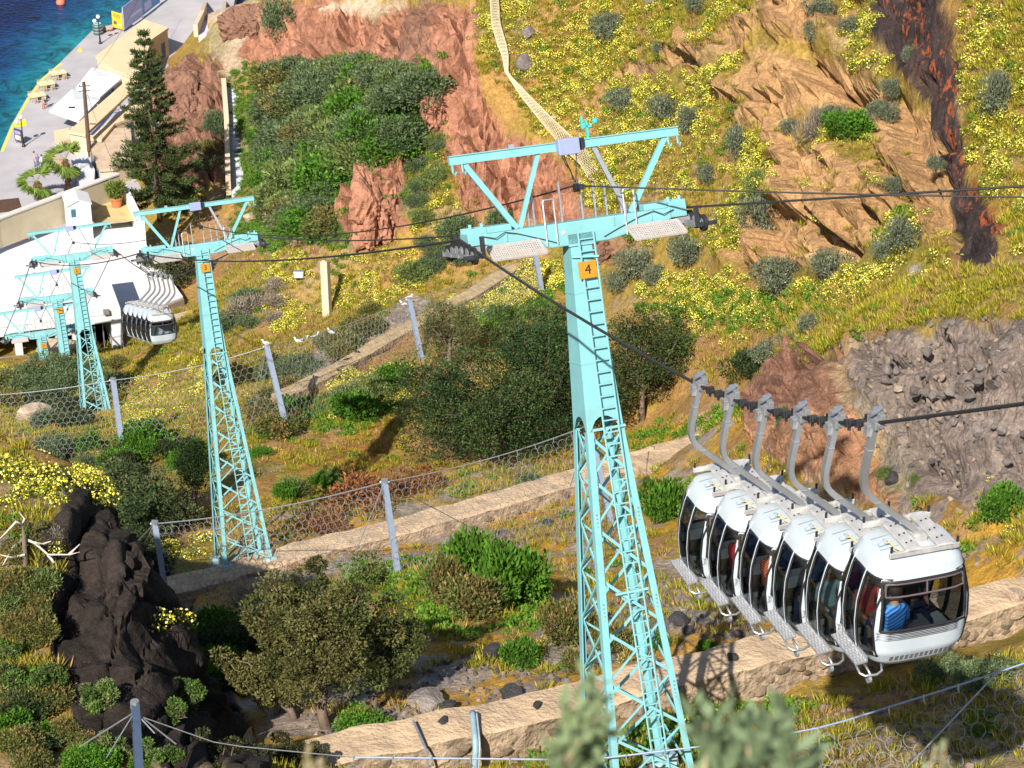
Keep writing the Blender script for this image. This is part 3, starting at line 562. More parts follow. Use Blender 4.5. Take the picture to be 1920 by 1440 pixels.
def gondola_proto(hand, interior=True):
    root = empty('gondola')
    nth, nz = 120, 44
    zs = np.linspace(0, GH, nz + 1); zs = .5 * (zs + GH * (.5 - .5 * np.cos(np.pi * zs / GH)))
    V, bodyf, glf = [], [], []
    for z in zs:
        for j in range(nth):
            t = 2 * math.pi * j / nth; c_, s_ = math.cos(t), math.sin(t)
            V.append((gx(z) * math.copysign(abs(c_) ** (2 / PN), c_), gy(z) * math.copysign(abs(s_) ** (2 / PN), s_), z))
    V = np.array(V)
    for i in range(nz):
        for j in range(nth):
            q = (i * nth + j, i * nth + (j + 1) % nth, (i + 1) * nth + (j + 1) % nth, (i + 1) * nth + j); c = V[list(q)].mean(0)
            e = abs(c[1]) > .80 * gy(c[2]) and abs(c[0]) < .9 * gx(c[2]); sd_ = abs(c[0]) > .86 * gx(c[2])
            win = (e and END_WIN[0] < c[0] < END_WIN[1] and END_WIN[2] < c[2] < END_WIN[3]) or (sd_ and any(a < c[1] < b for a, b in SIDE_WIN) and SZ[0] < c[2] < SZ[1])
            (glf if win else bodyf).append(q)
    m = MB(); m.add(V, bodyf); nb = len(V)
    m.add([(gx(0) * .98 * math.copysign(abs(math.cos(t)) ** (2 / PN), math.cos(t)), gy(0) * .98 * math.copysign(abs(math.sin(t)) ** (2 / PN), math.sin(t)), .0) for t in [2 * math.pi * j / nth for j in range(nth)]], [tuple(range(nth - 1, -1, -1))])
    # domed roof
    rv = []; rings = 5
    for k in range(rings):
        f = 1 - (k / (rings - 1)) * .96; zr = GH + .09 * (1 - f ** 2)
        rv += [(f * gx(GH) * math.copysign(abs(math.cos(t)) ** (2 / PN), math.cos(t)), f * gy(GH) * math.copysign(abs(math.sin(t)) ** (2 / PN), math.sin(t)), zr) for t in [2 * math.pi * j / nth for j in range(nth)]]
    m.add(rv, [(k * nth + j, k * nth + (j + 1) % nth, (k + 1) * nth + (j + 1) % nth, (k + 1) * nth + j) for k in range(rings - 1) for j in range(nth)] + [tuple((rings - 1) * nth + j for j in range(nth))])
    body = m.build('body', WHITEP, root, smooth=True)
    g = MB(); g.add(V, glf); me = g.mesh('glazing'); bm = bmesh.new(); bm.from_mesh(me); bmesh.ops.delete(bm, geom=[v for v in bm.verts if not v.link_faces], context='VERTS'); bm.to_mesh(me); bm.free()
    link('glazing', me, body, GLASS, True)
    # end window frames, upper vent panes, louvres
    for sgn in (-1, 1):
        a, b, c, d = END_WIN
        def loop(a, b, c, d, off, r, mt, name, par):
            pts = [s_end(x, c, off, sgn) for x in np.linspace(a, b, 9)] + [s_end(b - .035 * (z - c), z, off, sgn) for z in np.linspace(c, d, 7)][1:] + [s_end(x, d, off, sgn) for x in np.linspace(b - .035 * (d - c), a + .035 * (d - c), 9)][1:] + [s_end(a + .035 * (z - c), z, off, sgn) for z in np.linspace(d, c, 7)][1:]
            return MB().tube(pts, r, 5, False).build(name, mt, par, True)
        wf = loop(a, b, c, d, .0, .028, FRAMEB, 'window_frame', body)
        zc = 1.42
        loop(a + .06, b - .06, zc, d - .03, .012, .018, MAUVE, 'vent_frame', body)
        MB().tube([s_end(.02, z, .012, sgn) for z in np.linspace(zc, d - .03, 4)], .018, 5).build('vent_mullion', MAUVE, body)
        if interior:
            lv = MB()
            for z in (.655, .685, .715, .745): lv.tube([s_end(x, z, .004, sgn) for x in np.linspace(-.78, .8, 9)], .007, 4)
            lv.build('louvre', FRAMEB, body)['kind'] = 'stuff'
            for z0 in (.63, .77): MB().tube([s_end(x, z0, .004, sgn) for x in np.linspace(-.8, .82, 9)], .012, 4).build('moulding', ALU, body)
            vent = MB()
            for k in range(13):
                x0 = -.52 + k * .088; P = [s_end(x, z, .006, sgn) for x, z in ((x0, .17), (x0 + .06, .17), (x0 + .06, .28), (x0, .28))]
                vent.add(P, [(0, 1, 2, 3) if sgn < 0 else (3, 2, 1, 0)])
            vent.build('vent_strip', ALU, body)['kind'] = 'stuff'
    for sgn in (-1, 1):                                       # door sides: curved black window surrounds
        for wi, (a, b) in enumerate(SIDE_WIN):
            pts = [s_side(y, SZ[0], .0, sgn) for y in np.linspace(a, b, 4)] + [s_side(b, z, .0, sgn) for z in np.linspace(*SZ, 12)][1:] + [s_side(y, SZ[1], .0, sgn) for y in np.linspace(b, a, 4)][1:] + [s_side(a, z, .0, sgn) for z in np.linspace(SZ[1], SZ[0], 12)][1:]
            MB().tube(pts, .024, 5, False).build('window_frame', FRAMEB, body, True)
        for y in (-.195, .245) if interior else ():
            MB().tube([s_side(y, z, .012, sgn) for z in np.linspace(.1, 1.86, 16)], .016, 5).build('door_edge', WHITEP, body, True)
    # roof gear
    zr = GH + .1
    for y in (-.50, .50):
        MB().box((0.0, y, zr + .01), (1.22, .06, .10)).build('roof_rail', ALUP, root, bevel=.01)
        if interior:
            for x in (-.58, .58): MB().cyl((x, y, zr + .03), (x, y, zr + .16), .022, 6).build('rail_bolt', DARKM, root)
    for x in (-.18, .36):
        p = MB(); p.box((x, 0, zr + .05), (.26, 1.06, .05)); p.box((x + .12, 0, zr + .0), (.03, 1.06, .1)); p.build('roof_plate', ALUP, root, bevel=.008)
        if interior:
            b = MB()
            for y in (-.3, -.05, .25):
                for k in (-.05, .05): b.cyl((x + k, y + .3 * k, zr + .07), (x + k, y + .3 * k, zr + .09), .017, 6)
            b.build('plate_bolts', DARKM, root)['kind'] = 'stuff'
    if interior:
        MB().tube([(-.52, -.12, zr), (-.46, -.2, zr + .07), (-.44, -.36, zr + .05), (-.36, -.46, zr + .03), (-.26, -.48, zr + .04)], .016, 6).build('hose', HOSE, root, True)
        c = MB(); c.cyl((-.6, -.1, zr - .02), (-.5, -.1, zr - .0), .035, 8); c.box((-.5, -.1, zr + .02), (.05, .05, .1)); c.build('roof_lamp', mat('grey_blue_fitting', (.3, .4, .5), .4), root)
        for y in (-.2, .15): MB().tube([(-.62, y, GH + .045), (-.3, y, GH + .085)], .004, 4).build('roof_seam', GREYM, root)
    # hanger and grip: outward bow, returns to the roof between the plates
    s = hand
    hp = [(-.74, .1, 4.15), (-.80, .1, 3.75), (-.86, .1, 3.35), (-.865, .1, 3.2), (-.84, .09, 3.06), (-.77, .08, 2.94), (-.62, .05, 2.80), (-.32, .0, 2.55), (.02, -.05, 2.27), (.09, -.06, 2.16)]
    hp = [(s * (x - .09) + .09, y, z) for x, y, z in hp]; pv_ = np.array(hp); tt = np.linspace(0, 1, len(hp)); t2 = np.linspace(0, 1, 28); sm = np.stack([np.interp(t2, tt, pv_[:, k]) for k in range(3)], 1)
    for _ in range(4): sm[1:-1] = (sm[:-2] + 2 * sm[1:-1] + sm[2:]) / 4
    hq = [tuple(p) for p in sm]
    h = MB()
    for i in range(len(hq) - 1): h.bar(hq[i], hq[i + 1], .095, .125, up=(0, 1, 0))
    hg = h.build('hanger', ALU, root)
    if interior:
        for k in (1, 6): MB().bar(np.array(hp[k]) - (.0, 0, .012), np.array(hp[k]) + (.0, 0, .012), .11, .145, up=(0, 1, 0)).build('clamp_band', GREYM, hg)
    MB().box((.09, -.06, zr + .02), (.22, .3, .1)).build('hanger_mount', ALUP, root)
    gp = np.array(hp[0]) + (0, 0, .05)
    gr = MB(); gr.box(gp + (0, 0, .02), (.13, .3, .14)); gr.box(gp + (s * .09, .0, .1), (.1, .22, .16)); gr.cyl(gp + (s * .02, -.2, .05), gp + (s * .02, .2, .05), .06, 8); gr.box(gp + (-s * .08, .05, -.12), (.1, .14, .2))
    grip = gr.build('grip', GREYM, root, bevel=.012)
    if interior:
        sp = MB(); sp.tube([gp + (-.12, -.05, .2), gp + (.12, .06, .22)], .045, 8); sp.cyl(gp + (.0, .1, .2), gp + (.16, .12, .2), .035, 8); sp.build('grip_spring', ALU, grip)
        sp = MB(); sp.box(gp + (.0, .22, -.02), (.08, .12, .1)); sp.cyl(gp + (-.1, .1, -.06), gp + (.12, .1, -.06), .04, 8); sp.build('grip_jaw', DARKM, grip)
    # boarding step with raised studs, bumper loop and guide wheel
    if interior:
        M = Matrix.Translation((-1.0, -.1, .2)) @ Matrix.Rotation(R_(-6), 4, 'Y')
        t = MB(); t.box((.02, 0, 0), (.22, .92, .03)); t.box((.12, 0, .05), (.02, .92, .1)); fo = t.build('boarding_step', TREAD, root); fo.matrix_local = M
        t = MB()
        for i in range(12):
            for j in range(4): t.box((-.07 + j * .055 + (i % 2) * .02, -.42 + i * .076, .02), (.028, .045, .014), Matrix.Identity(4))
        t.build('tread_studs', mat('bright_stud', (.55, .56, .58), .3, .5), fo)['kind'] = 'stuff'
        t = MB(); t.tube([(-1.06, -.52, .16), (-1.06, -.68, .1), (-1.0, -.75, .08), (-.8, -.76, .07), (-.68, -.7, .08), (-.62, -.55, .1)], .022, 6); t.bar((-.9, -.5, .14), (-.9, -.74, .08), .03); t.build('bumper', ALU, root, True)
        MB().tube([(-.93, -.7, -.02), (-.88, -.7, -.02)], .075, 12).build('guide_wheel', GREYM, root)
        MB().tube([(-.9, -.74, .08), (-.9, -.72, -.02)], .02, 5).build('wheel_fork', DARKM, root)
        # interior: two facing benches and a floor plate
        for sg in (-1, 1):
            b = MB(); b.box((0, sg * .43, .42), (1.5, .34, .06)); b.box((0, sg * .5, .32), (1.3, .05, .2)); b.build('bench', SEATM, root)
        f = MB(); f.box((0, 0, .09), (1.15, .74, .03)); f.build('floor_plate', TREAD, root)
        f = MB(); f.box((.1, -.05, .45), (.62, .36, .03)); f.build('tread_mat', TREAD, root)
    return root
def grip_at(o, p, yaw=18.0, hand=1):
    lx = -.74 if hand > 0 else .92
    v = Matrix.Rotation(R_(yaw), 3, 'Z') @ Vector((lx, .1, 4.20)); o.location = Vector(p) - v; o.rotation_euler = (0, 0, R_(yaw))
GP = [(1310,722,44.0),(1370,748,42.3),(1433,768,40.7),(1500,782,39.1),(1566,792,37.5),(1640,794,36.0)]
proto = gondola_proto(1)
GON = []
glab = ['white gondola last in the descending row, empty dark windows', 'white gondola with a passenger in dark red', 'white gondola with a passenger in a red floral top', 'white gondola with a passenger in plain royal blue', 'white gondola with a passenger in a blue plaid shirt', 'white gondola whose end window shows a blue striped shirt']
for i, g in enumerate(GP):
    o = proto if i == 0 else copy_tree(proto); grip_at(o, at(*g)); GON.append(o)
    tag(o, glab[i], 'gondola', 'row of gondolas beside the tower with plate 4')
proto2 = gondola_proto(-1, False)
low = []
for i in range(6):
    o = proto2 if i == 0 else copy_tree(proto2); p = at(322 - 9.2 * i, 520 - 1.6 * i, 143 + 1.5 * i); grip_at(o, p, 19.0, -1); low.append(p)
    tag(o, ['front white gondola of the bunched row at the white station', 'second white gondola behind the front one at the white station', 'third white gondola of the bunched row at the white station', 'fourth white gondola of the bunched row at the white station', 'white gondola next to the rearmost one at the white station', 'rearmost white gondola of the bunched row at the white station'][i], 'gondola', 'row of gondolas at the lower station')
# dark spacer clamps on the rope between the grips
for i in range(5):
    for f in (.36, .62):
        a, b = np.array(at(*GP[i])), np.array(at(*GP[i + 1])); c = a + (b - a) * f; d = (b - a) / np.linalg.norm(b - a); o = MB(); o.bar(c - d * .12, c + d * .12, .10, .08); o.bar(c - d * .04, c + d * .06, .14, .13); o.bar(c + d * .02, c + d * .02 + np.array((0, 0, -.13)), .05); tag(o.build('rope_clamp', DARKM), 'black clamp block on the haul rope between two gondola grips', 'rope clamp', 'clamps between the gondola grips')
# ------------------------------------------------------------------ ropes
def sagged(a, b, sag, n=24):
    a, b = np.array(a), np.array(b); return [a + (b - a) * t - np.array([0, 0, sag * 4 * t * (1 - t)]) for t in np.linspace(0, 1, n + 1)]
def rope(pts, r, label, cat='rope', group='ropeway cables'):
    return tag(MB().tube(pts, r, 6).build('haul_rope' if r > .02 else 'signal_cable', ROPE, None, True), label, cat, group)
S = {k: [np.array(v) for v in x] for k, x in SHEAVE.items()}
g6 = at(*GP[5])
q0, q1 = at(2500,660,25.5), at(1920,757,31.6)
upL = [q0 + (q0 - q1) * 1.6, q0, q1, at(*GP[5]) + (0, 0, .0)] + [at(*GP[i]) for i in (4, 3, 2, 1, 0)] + sagged(at(*GP[0]), S['4'][0], .12, 8)[1:]
lp = upL + sagged(S['4'][0], S['3'][0], .5)[1:] + sagged(S['3'][0], S['2'][0], .5)[1:] + [S['1'][0]] + sagged(S['1'][0], S['0'][0], .0, 2)
rope(lp, .032, 'black haul rope carrying the near gondolas over the outer sheaves')
lowp = [np.array(p) for p in low]
r0, r1 = at(2500,330,50), at(1920,349,52.5)
rp = [r0 + (r0 - r1) * 2, r0, r1] + [S['4'][1]] + sagged(S['4'][1], S['3'][1], .5)[1:] + sagged(S['3'][1], lowp[0], .2, 6)[1:] + lowp[1:] + sagged(lowp[-1], S['2'][1], .1, 6)[1:] + [S['1'][1], S['0'][1]]
rope(rp, .032, 'black haul rope carrying the gondolas at the station over the inner sheaves')
r2 = at(2500,350,50)
sp_ = sagged(r2 + (r2 - S['4'][2]) * .8, S['4'][2], .3) + sagged(S['4'][2], S['3'][2], .9)[1:] + sagged(S['3'][2], S['2'][2], .5)[1:] + [S['1'][2], S['0'][2]]
rope(sp_, .024, 'thin black cable clamped under the lavender boxes of the towers', 'cable')
# ------------------------------------------------------------------ stone and concrete walls, fences, small fittings
WALLC = mat('weathered_pale_concrete', (.43, .315, .205), .95, var=.22, scale=1.6, bump=.8, bscale=7, dirt=(.27, .195, .125), dirt_amt=.7, dirt_scale=.9)
WALLF = mat('rubble_face', (.36, .27, .185), .95, var=.35, scale=2.5, bump=1.0, bscale=5, dirt=(.14, .105, .08), dirt_amt=.8, dirt_scale=2.2)
def level_line(pts, z):          # photo pixels that lie on a level edge at height z
    out = []
    for px, py in pts:
        d = at(px, py, 1.0) - C0; out.append(C0 + d * ((z - ZC) / d[2]))
    return np.array(out)
def resample(P, step):
    P = np.array(P); s = np.concatenate([[0], np.cumsum(np.linalg.norm(np.diff(P, axis=0), axis=1))]); n = max(2, int(s[-1] / step) + 1); t = np.linspace(0, s[-1], n)
    return np.stack([np.interp(t, s, P[:, k]) for k in range(3)], 1)
def wall(name, P, thick, h, label, cat='wall', rough=.05, face_m=None, top_m=None, seed=0, step=.3, stones=True):
    P = resample(P, step); n = len(P); t = np.gradient(P, axis=0); t[:, 2] = 0; t /= np.linalg.norm(t, axis=1)[:, None]
    nrm = np.stack([-t[:, 1], t[:, 0], 0 * t[:, 0]], 1)          # horizontal, towards the back of the wall
    if (nrm[:, 1].mean()) < 0: nrm = -nrm
    root = empty(name, P[0] - (0, 0, h), label=label, cat=cat); o0 = P[0] - np.array((0, 0, h))
    s = np.arange(n) * step
    def sheet(rows, nm, m):
        V = np.concatenate(rows); k = len(rows); I = np.arange(n * k).reshape(k, n)
        Q = np.stack([I[:-1, :-1], I[:-1, 1:], I[1:, 1:], I[1:, :-1]], -1).reshape(-1, 4); return link(nm, np_mesh(nm, V - o0, Q), root, m)
    wob = (fbm(s * .7, 0 * s + seed, 3, 7) - .5)[:, None]
    zt = (fbm(s * .5, 0 * s + seed + 9, 3, 8) - .5)[:, None] * rough * 2
    rows = [P + nrm * (thick * f) + np.array((0, 0, 1)) * (zt + rough * (fbm(s * 1.5, 0 * s + 3 * f, 3, seed + 11) - .5)[:, None]) - nrm * wob * rough * (1 if f == 0 else 0) for f in (0, .02, .25, .5, .75, .98, 1)]
    rows[0] = rows[1] - np.array((0, 0, .03)) - nrm * .02 * thick
    sheet(rows, 'coping', top_m or WALLC)
    k = 7; fr = [rows[0]]
    for i in range(1, k + 1):
        f = i / k; b = (fbm(s * 2.2, 0 * s + f * h * 2.2, 4, seed + 21) - .5)[:, None]
        fr.append(rows[0] - np.array((0, 0, 1)) * (h * f) + nrm * (b * rough * 2.6 + .04))
    sheet(fr[::-1], 'front_face', face_m or WALLF)
    sheet([rows[-1], rows[-1] - np.array((0, 0, h))], 'back_face', face_m or WALLF)
    for q, e in ((0, 0), (n - 1, 1)):
        c = [rows[0][q], rows[-1][q], rows[-1][q] - (0, 0, h), fr[-1][q]]; me = np_mesh('end_face', np.array(c) - o0, [(0, 1, 2, 3)]); link('end_face', me, root, face_m or WALLF)
    if stones:                                                    # protruding stones in the rubble face
        r_ = np.random.default_rng(seed + 5)
        for j in range(int(n * step * stones)):
            i = r_.integers(1, n - 1); f = r_.uniform(.15, .9); c = rows[0][i] - np.array((0, 0, h * f)) + nrm[i] * .02 - o0
            o = link('stone', ROCKW[r_.integers(len(ROCKW))], root); o.location = c; sc = r_.uniform(.09, .21); o.scale = (sc * 1.5, sc * .7, sc * .85); o.rotation_euler = (r_.uniform(-.3, .3), r_.uniform(-.3, .3), math.atan2(t[i][1], t[i][0]))
    return root
# rocks: a few lumpy shapes shared by boulders and stones
STONE = mat('volcanic_stone', (.17, .145, .135), .9, var=.3, scale=3, bump=.8, bscale=6, obj_rand=.35)
TANST = mat('tan_stone', (.34, .26, .19), .9, var=.3, scale=3, bump=.8, bscale=6, obj_rand=.3)
DARKST = mat('black_lava_stone', (.045, .042, .045), .85, var=.35, scale=3, bump=.9, bscale=7)
def rock_mesh(seed, m, n=16):
    r_ = np.random.default_rng(seed); bm = bmesh.new(); bmesh.ops.create_icosphere(bm, subdivisions=3, radius=1)
    D_ = [(r_.normal(size=3), r_.uniform(.48, .88)) for _ in range(16)]
    for v in bm.verts:
        p = np.array(v.co); 
        for d, k in D_:
            d = d / np.linalg.norm(d); q = p @ d
            if q > k: p = p - d * (q - k) * .94
        p = p * (1.15 + .22 * (fbm(p[0] * 3.1 + 9, p[1] * 3.1 + p[2] * 2.3, 4, seed) - .5)); v.co = p
    me = bpy.data.meshes.new('rock'); bm.to_mesh(me); bm.free(); me.materials.append(m); return me
ROCKM = [rock_mesh(i, TANST) for i in range(4)]; ROCKG = [rock_mesh(20 + i, STONE) for i in range(5)]; ROCKD = [rock_mesh(40 + i, DARKST) for i in range(3)]
RUBB = mat('wall_rubble', (.30, .22, .15), .95, var=.35, scale=5, bump=.9, bscale=8, obj_rand=.4); ROCKW = [rock_mesh(70 + i, RUBB) for i in range(5)]
def boulder(px, py, wpx, kind, label, sq=.75, group=None, sink=.25, name='boulder'):
    g = ground(px, py)
    if g is None: return
    D = pix(g)[0, 2]; r = wpx * D / FPX / 2; o = link(name, random.choice({'g': ROCKG, 'd': ROCKD, 't': ROCKM}[kind]), None, None, False)
    o.location = g + (0, 0, r * sq * (1 - 2 * sink)); o.scale = (r, r * .9, r * sq); o.rotation_euler = (random.uniform(-.2, .2), random.uniform(-.2, .2), random.uniform(0, 6)); return tag(o, label, 'rock', group)
wall('retaining_wall', level_line([(262,1130),(440,1084),(640,1030),(835,980),(1090,906),(1250,862),(1400,818)], 36.1), 1.6, 2.2, 'long pale wall crossing the slope beneath the tower with plate 3', rough=.14, seed=1, stones=3)
wall('retaining_wall', level_line([(600,1436),(669,1420),(826,1397),(957,1366),(1029,1347),(1320,1275),(1507,1231),(1826,1156),(1920,1134),(2200,1060),(2600,945)], 57.9), 1.45, 2.0, 'rubble-faced pale wall running below the row of gondolas', rough=.16, seed=2, stones=9)
wall('retaining_wall', level_line([(530,748),(610,712),(760,625),(900,550),(975,500)], 28.5), 1.1, 1.6, 'narrow brown wall climbing beside the stony path', rough=.08, seed=3, top_m=mat('brown_coping', (.36, .27, .15), .95, var=.25, scale=2, bump=.5), stones=1)
wall('retaining_wall', level_line([(1225,893),(1290,868),(1345,862)], 37.0), 2.2, 1.6, 'short broken concrete block wall behind the gondola hangers', rough=.12, seed=4, stones=.5)
wall('retaining_wall', level_line([(318,600),(380,583),(470,560)], 11.5), .8, 2.6, 'low pinkish wall right of the station terrace', rough=.06, seed=5, face_m=mat('pinkish_render', (.42, .31, .24), .9, var=.15, scale=1, bump=.3), stones=0)
for (px, py, w_, k, lb) in ((858,1160+199,44,'d','black stone lying on the rubble-faced wall near the blue pipe'),):
    pass
def wall_stone(px, py, z, r, m, label):
    o = link('stone', m, None); P = level_line([(px, py)], z)[0]; o.location = P + (0, 0, r * .5); o.scale = (r, r, r * .8); tag(o, label, 'rock')
wall_stone(831,1358,57.9,.19,ROCKD[0],'black stone on the rubble-faced wall beside the blue pipe')
wall_stone(1008,1326,57.9,.14,ROCKD[1],'small black stone on the rubble-faced wall left of tower 4')
wall_stone(1373,1235,57.9,.17,ROCKD[2],'dark stone on the rubble-faced wall below the gondolas')
wall_stone(1899,1122,57.9,.28,ROCKM[1],'brown stone on the rubble-faced wall right of the gondolas')
# boulders
for b in ((925,1238,40,'d','tall black boulder beside the small round bush',1.3),(960,1312,48,'d','black boulder behind the rubble-faced wall'),(800,1330,75,'g','big pebbly boulder against the rubble-faced wall'),(838,1336,45,'d','dark boulder resting on the pebbly boulder'),
          (1275,1170,46,'d','black boulder on gravel right of tower 4'),(1290,1190,28,'d','small black boulder under the big one right of tower 4'),(1380,1195,26,'g','grey boulder near the foot of tower 4'),(1030,985,26,'d','dark boulder above the pale wall right of the thicket'),(905,1008,22,'g','grey boulder where the fence wire is anchored'),(990,70,34,'g','grey boulder high among yellow flowers'),(1225,8,40,'g','grey boulder at the top of the flower slope'),(985,125,40,'g','grey slab below the mesh chute bend'),(1040,225,20,'t','pale boulder beside the mesh chute'),
          (1000,-5,20,'g','small grey boulder at the top of the flower slope'),(470,415,34,'t','reddish boulder behind the tower with plate 3'),(505,408,28,'t','reddish stone among boulders right of the tower with plate 3'),(60,790,70,'t','pale boulder behind the ring net left of the tower with plate 2'),(115,668,90,'t','wide orange rock before the station towers',.5),(1675,905,36,'d','dark boulder on the talus under the grey cliff'),(965,1415,24,'d','black stone at the foot of the rubble-faced wall'),(1720,520,40,'g','grey stone on the grassy shelf'),(118,935,26,'g','pale grey stone on the rim of the dark crag')):
    boulder(*b[:5], sq=b[5] if len(b) > 5 else .75)
# cliff masses: separate weathered blocks standing out of the hillside
def bump_depth(m, d):
    for n in m.node_tree.nodes:
        if n.type == 'BUMP': n.inputs['Distance'].default_value = d
bump_depth(WALLC, .12); bump_depth(WALLF, .15); bump_depth(STONE, .12); bump_depth(TANST, .12); bump_depth(DARKST, .12); bump_depth(RUBB, .12)
def cliff_mat(name, col, dark, pale):
    m = mat(name, col, .95, var=.22, scale=1.1, bump=1.0, bscale=1.6, dirt=dark, dirt_amt=.6, dirt_scale=.45); bump_depth(m, .6); return m
REDM = cliff_mat('red_tuff', (.36, .168, .105), (.21, .095, .06), None); BRNM = cliff_mat('brown_tuff', (.21, .11, .075), (.11, .065, .05), None)
def cliff_block(px, py, wpx, hpx, m, label, rot=0, depth=.6, seed=0, fwd=.25, name='rock_outcrop', cut=12, D=None, amp=.16, group=None, pw=3.2):
    r_ = np.random.default_rng(seed + 300)
    if D is None: g = ground(px, py, 60 if py < 900 else 34); D = pix(g)[0, 2]
    bm = bmesh.new(); bmesh.ops.create_icosphere(bm, subdivisions=5, radius=1); P = np.array([v.co[:] for v in bm.verts])
    P = P / ((np.abs(P) ** pw).sum(1) ** (1 / pw))[:, None] * .82
    for _ in range(cut):
        d = unit_(r_.normal(size=3)); k = r_.uniform(.55, .9); q = P @ d; P = P - d[None] * (np.maximum(q - k, 0) * .9)[:, None]
    a, b, c = P.T; sz = np.array((wpx, hpx, 0)) * D / FPX / 2; f = 2.2
    n1 = 1 - np.abs(2 * fbm(a * f * 1.3 + seed, b * f * .5 + c, 5, seed + 1) - 1); n2 = np.abs(2 * fbm(a * f * 1.1 + c * 1.2, b * f * .55 + 5, 4, seed + 2) - 1); n3 = fbm(a * 7 + c * 3, b * 7 - c * 3, 3, seed + 3)
    wv = worley(a * 1.7 + seed, b * 1.1 + c * .7, seed + 4); wv2 = worley(a * 4 + seed, b * 2.6 + c * 2, seed + 6)
    P = P * (1 + .22 * (wv[2] - .5) - .12 * np.exp(-((wv[1] - wv[0]) / .07) ** 2) + .08 * (wv2[2] - .5) + amp * (n1 - .7) - .12 * np.exp(-(n2 / .05) ** 2) + .05 * (n3 - .5))[:, None]
    ca, sa = math.cos(R_(rot)), math.sin(R_(rot)); ex, ey = RV * ca + np.array((0, 0, 1)) * sa, np.array((0, 0, 1)) * ca - RV * sa; ez = np.array((0, 1.0, 0))
    dz = min(sz[0], sz[1]) * depth * 2; W = P[:, :1] * ex * sz[0] + P[:, 1:2] * ey * sz[1] * 1.05 + P[:, 2:] * ez * dz
    me = bpy.data.meshes.new(name)
    for v, w_ in zip(bm.verts, W): v.co = w_
    bm.to_mesh(me); bm.free(); o = link(name, me, None, m, False); o.location = at(px, py, D + dz * (.5 - fwd)); return tag(o, label, 'rock', group)
def unit_(v): return v / np.linalg.norm(v)
for q in ((705,392,135,190,REDM,'red rock block standing between the thicket and tower 4',6,.8,1),(812,205,60,90,REDM,'small red knob left of the red cliff',0,.6,6),(455,45,120,80,BRNM,'dark brown rock left of the dusty shrub',20,.5,11),(345,190,150,150,BRNM,'brown rock bank behind the big pine',30,.4,12),
          (1140,455,90,100,BRNM,'brown rock knob behind the mast head of tower 4',0,.5,15)):
    cliff_block(*q[:6], rot=q[6], depth=q[7], seed=q[8])
rs_ = random.Random(4)
for k in range(46):
    px, py = rs_.choice(((1700,760),(1660,700),(1760,720),(1860,700),(1800,790),(1880,820))); boulder(px + rs_.gauss(0, 32), py + rs_.gauss(0, 28), rs_.uniform(10, 26), rs_.choice('gggt'), 'cobble bedded in the grey conglomerate cliff right of the gondola rope', .8, 'cobbles in the grey cliff', .3, 'cobble')
# ------------------------------------------------------------------ ring-net rockfall fences
RINGM = mat('galvanised_ring', (.27, .28, .30), .55, .3, var=.1)
def ring_unit(n=12, r=.205, t=.0085):
    V, F = [], []
    for i in range(n):
        a = 2 * math.pi * i / n
        for j in range(3): b = 2 * math.pi * j / 3; V.append(((r + t * math.cos(b)) * math.cos(a), t * math.sin(b), (r + t * math.cos(b)) * math.sin(a)))
    for i in range(n):
        for j in range(3): F.append((i * 3 + j, ((i + 1) % n) * 3 + j, ((i + 1) % n) * 3 + (j + 1) % 3, i * 3 + (j + 1) % 3))
    return np.array(V), np.array(F)
RV_, RF_ = ring_unit()
RINGME = np_mesh('ring', RV_, RF_); RINGME.materials.append(RINGM)
def net_panel(a, b, c, d, parent, belly=.35, single=False, r=.2, seed=0, drop=0.0):
    # a,b: top left/right  c,d: bottom left/right
    a, b, c, d = map(np.array, (a, b, c, d)); L = np.linalg.norm(b - a); Hh = (np.linalg.norm(c - a) + np.linalg.norm(d - b)) / 2
    nu, nv = int(L / (2 * r)), int(Hh / (1.74 * r)); rg = np.random.default_rng(seed); VV, FF = [], []; k = 0
    side = np.cross(b - a, c - a); side /= np.linalg.norm(side)
    for j in range(nv + 1):
        for i in range(nu + 1):
            if rg.random() < drop: continue
            u = min(1, max(0, (i + .5 * (j % 2)) / max(nu, 1))); v = (j + .5) / (nv + 1)
            p = (a * (1 - u) + b * u) * (1 - v) + (c * (1 - u) + d * u) * v
            p = p + side * belly * math.sin(math.pi * v) * math.sin(math.pi * u) * (-1 if side[1] > 0 else 1) - np.array((0, 0, .35 * 4 * u * (1 - u) * (1 - v))) + rg.normal(0, .02, 3)
            xa = (b - a) / L; za = ((a + b) - (c + d)) / 2; za /= np.linalg.norm(za); ya = np.cross(za, xa); ya += rg.normal(0, .18, 3); ya /= np.linalg.norm(ya); xa = np.cross(ya, za); xa /= np.linalg.norm(xa); za = np.cross(xa, ya)
            M = np.stack([xa, ya, za], 1)
            if single:
                o = link('ring', RINGME, parent); o.matrix_local = Matrix.Translation(p) @ Matrix(M.tolist()).to_4x4()
            else:
                VV.append(RV_ @ M.T + p); FF.append(RF_ + k * len(RV_)); k += 1
    if not single and VV:
        o = link('ring_net', np_mesh('ring_net', np.concatenate(VV), np.concatenate(FF)), parent, RINGM); o['kind'] = 'stuff'
def ibeam(a, b, w, m, name, parent):
    a, b = np.array(a), np.array(b); t = (b - a) / np.linalg.norm(b - a); x = np.array((.94, .34, 0)); y = np.cross(t, x); y /= np.linalg.norm(y)
    M = MB(); M.bar(a, b, w * .12, w, up=x); M.bar(a + x * w * .0 + y * w * .5, b + y * w * .5, w, w * .14, up=y); M.bar(a - y * w * .5, b - y * w * .5, w, w * .14, up=y); return M.build(name, m, parent)
PIPEB = mat('blue_grey_post', (.25, .31, .42), .5, .3, var=.08)
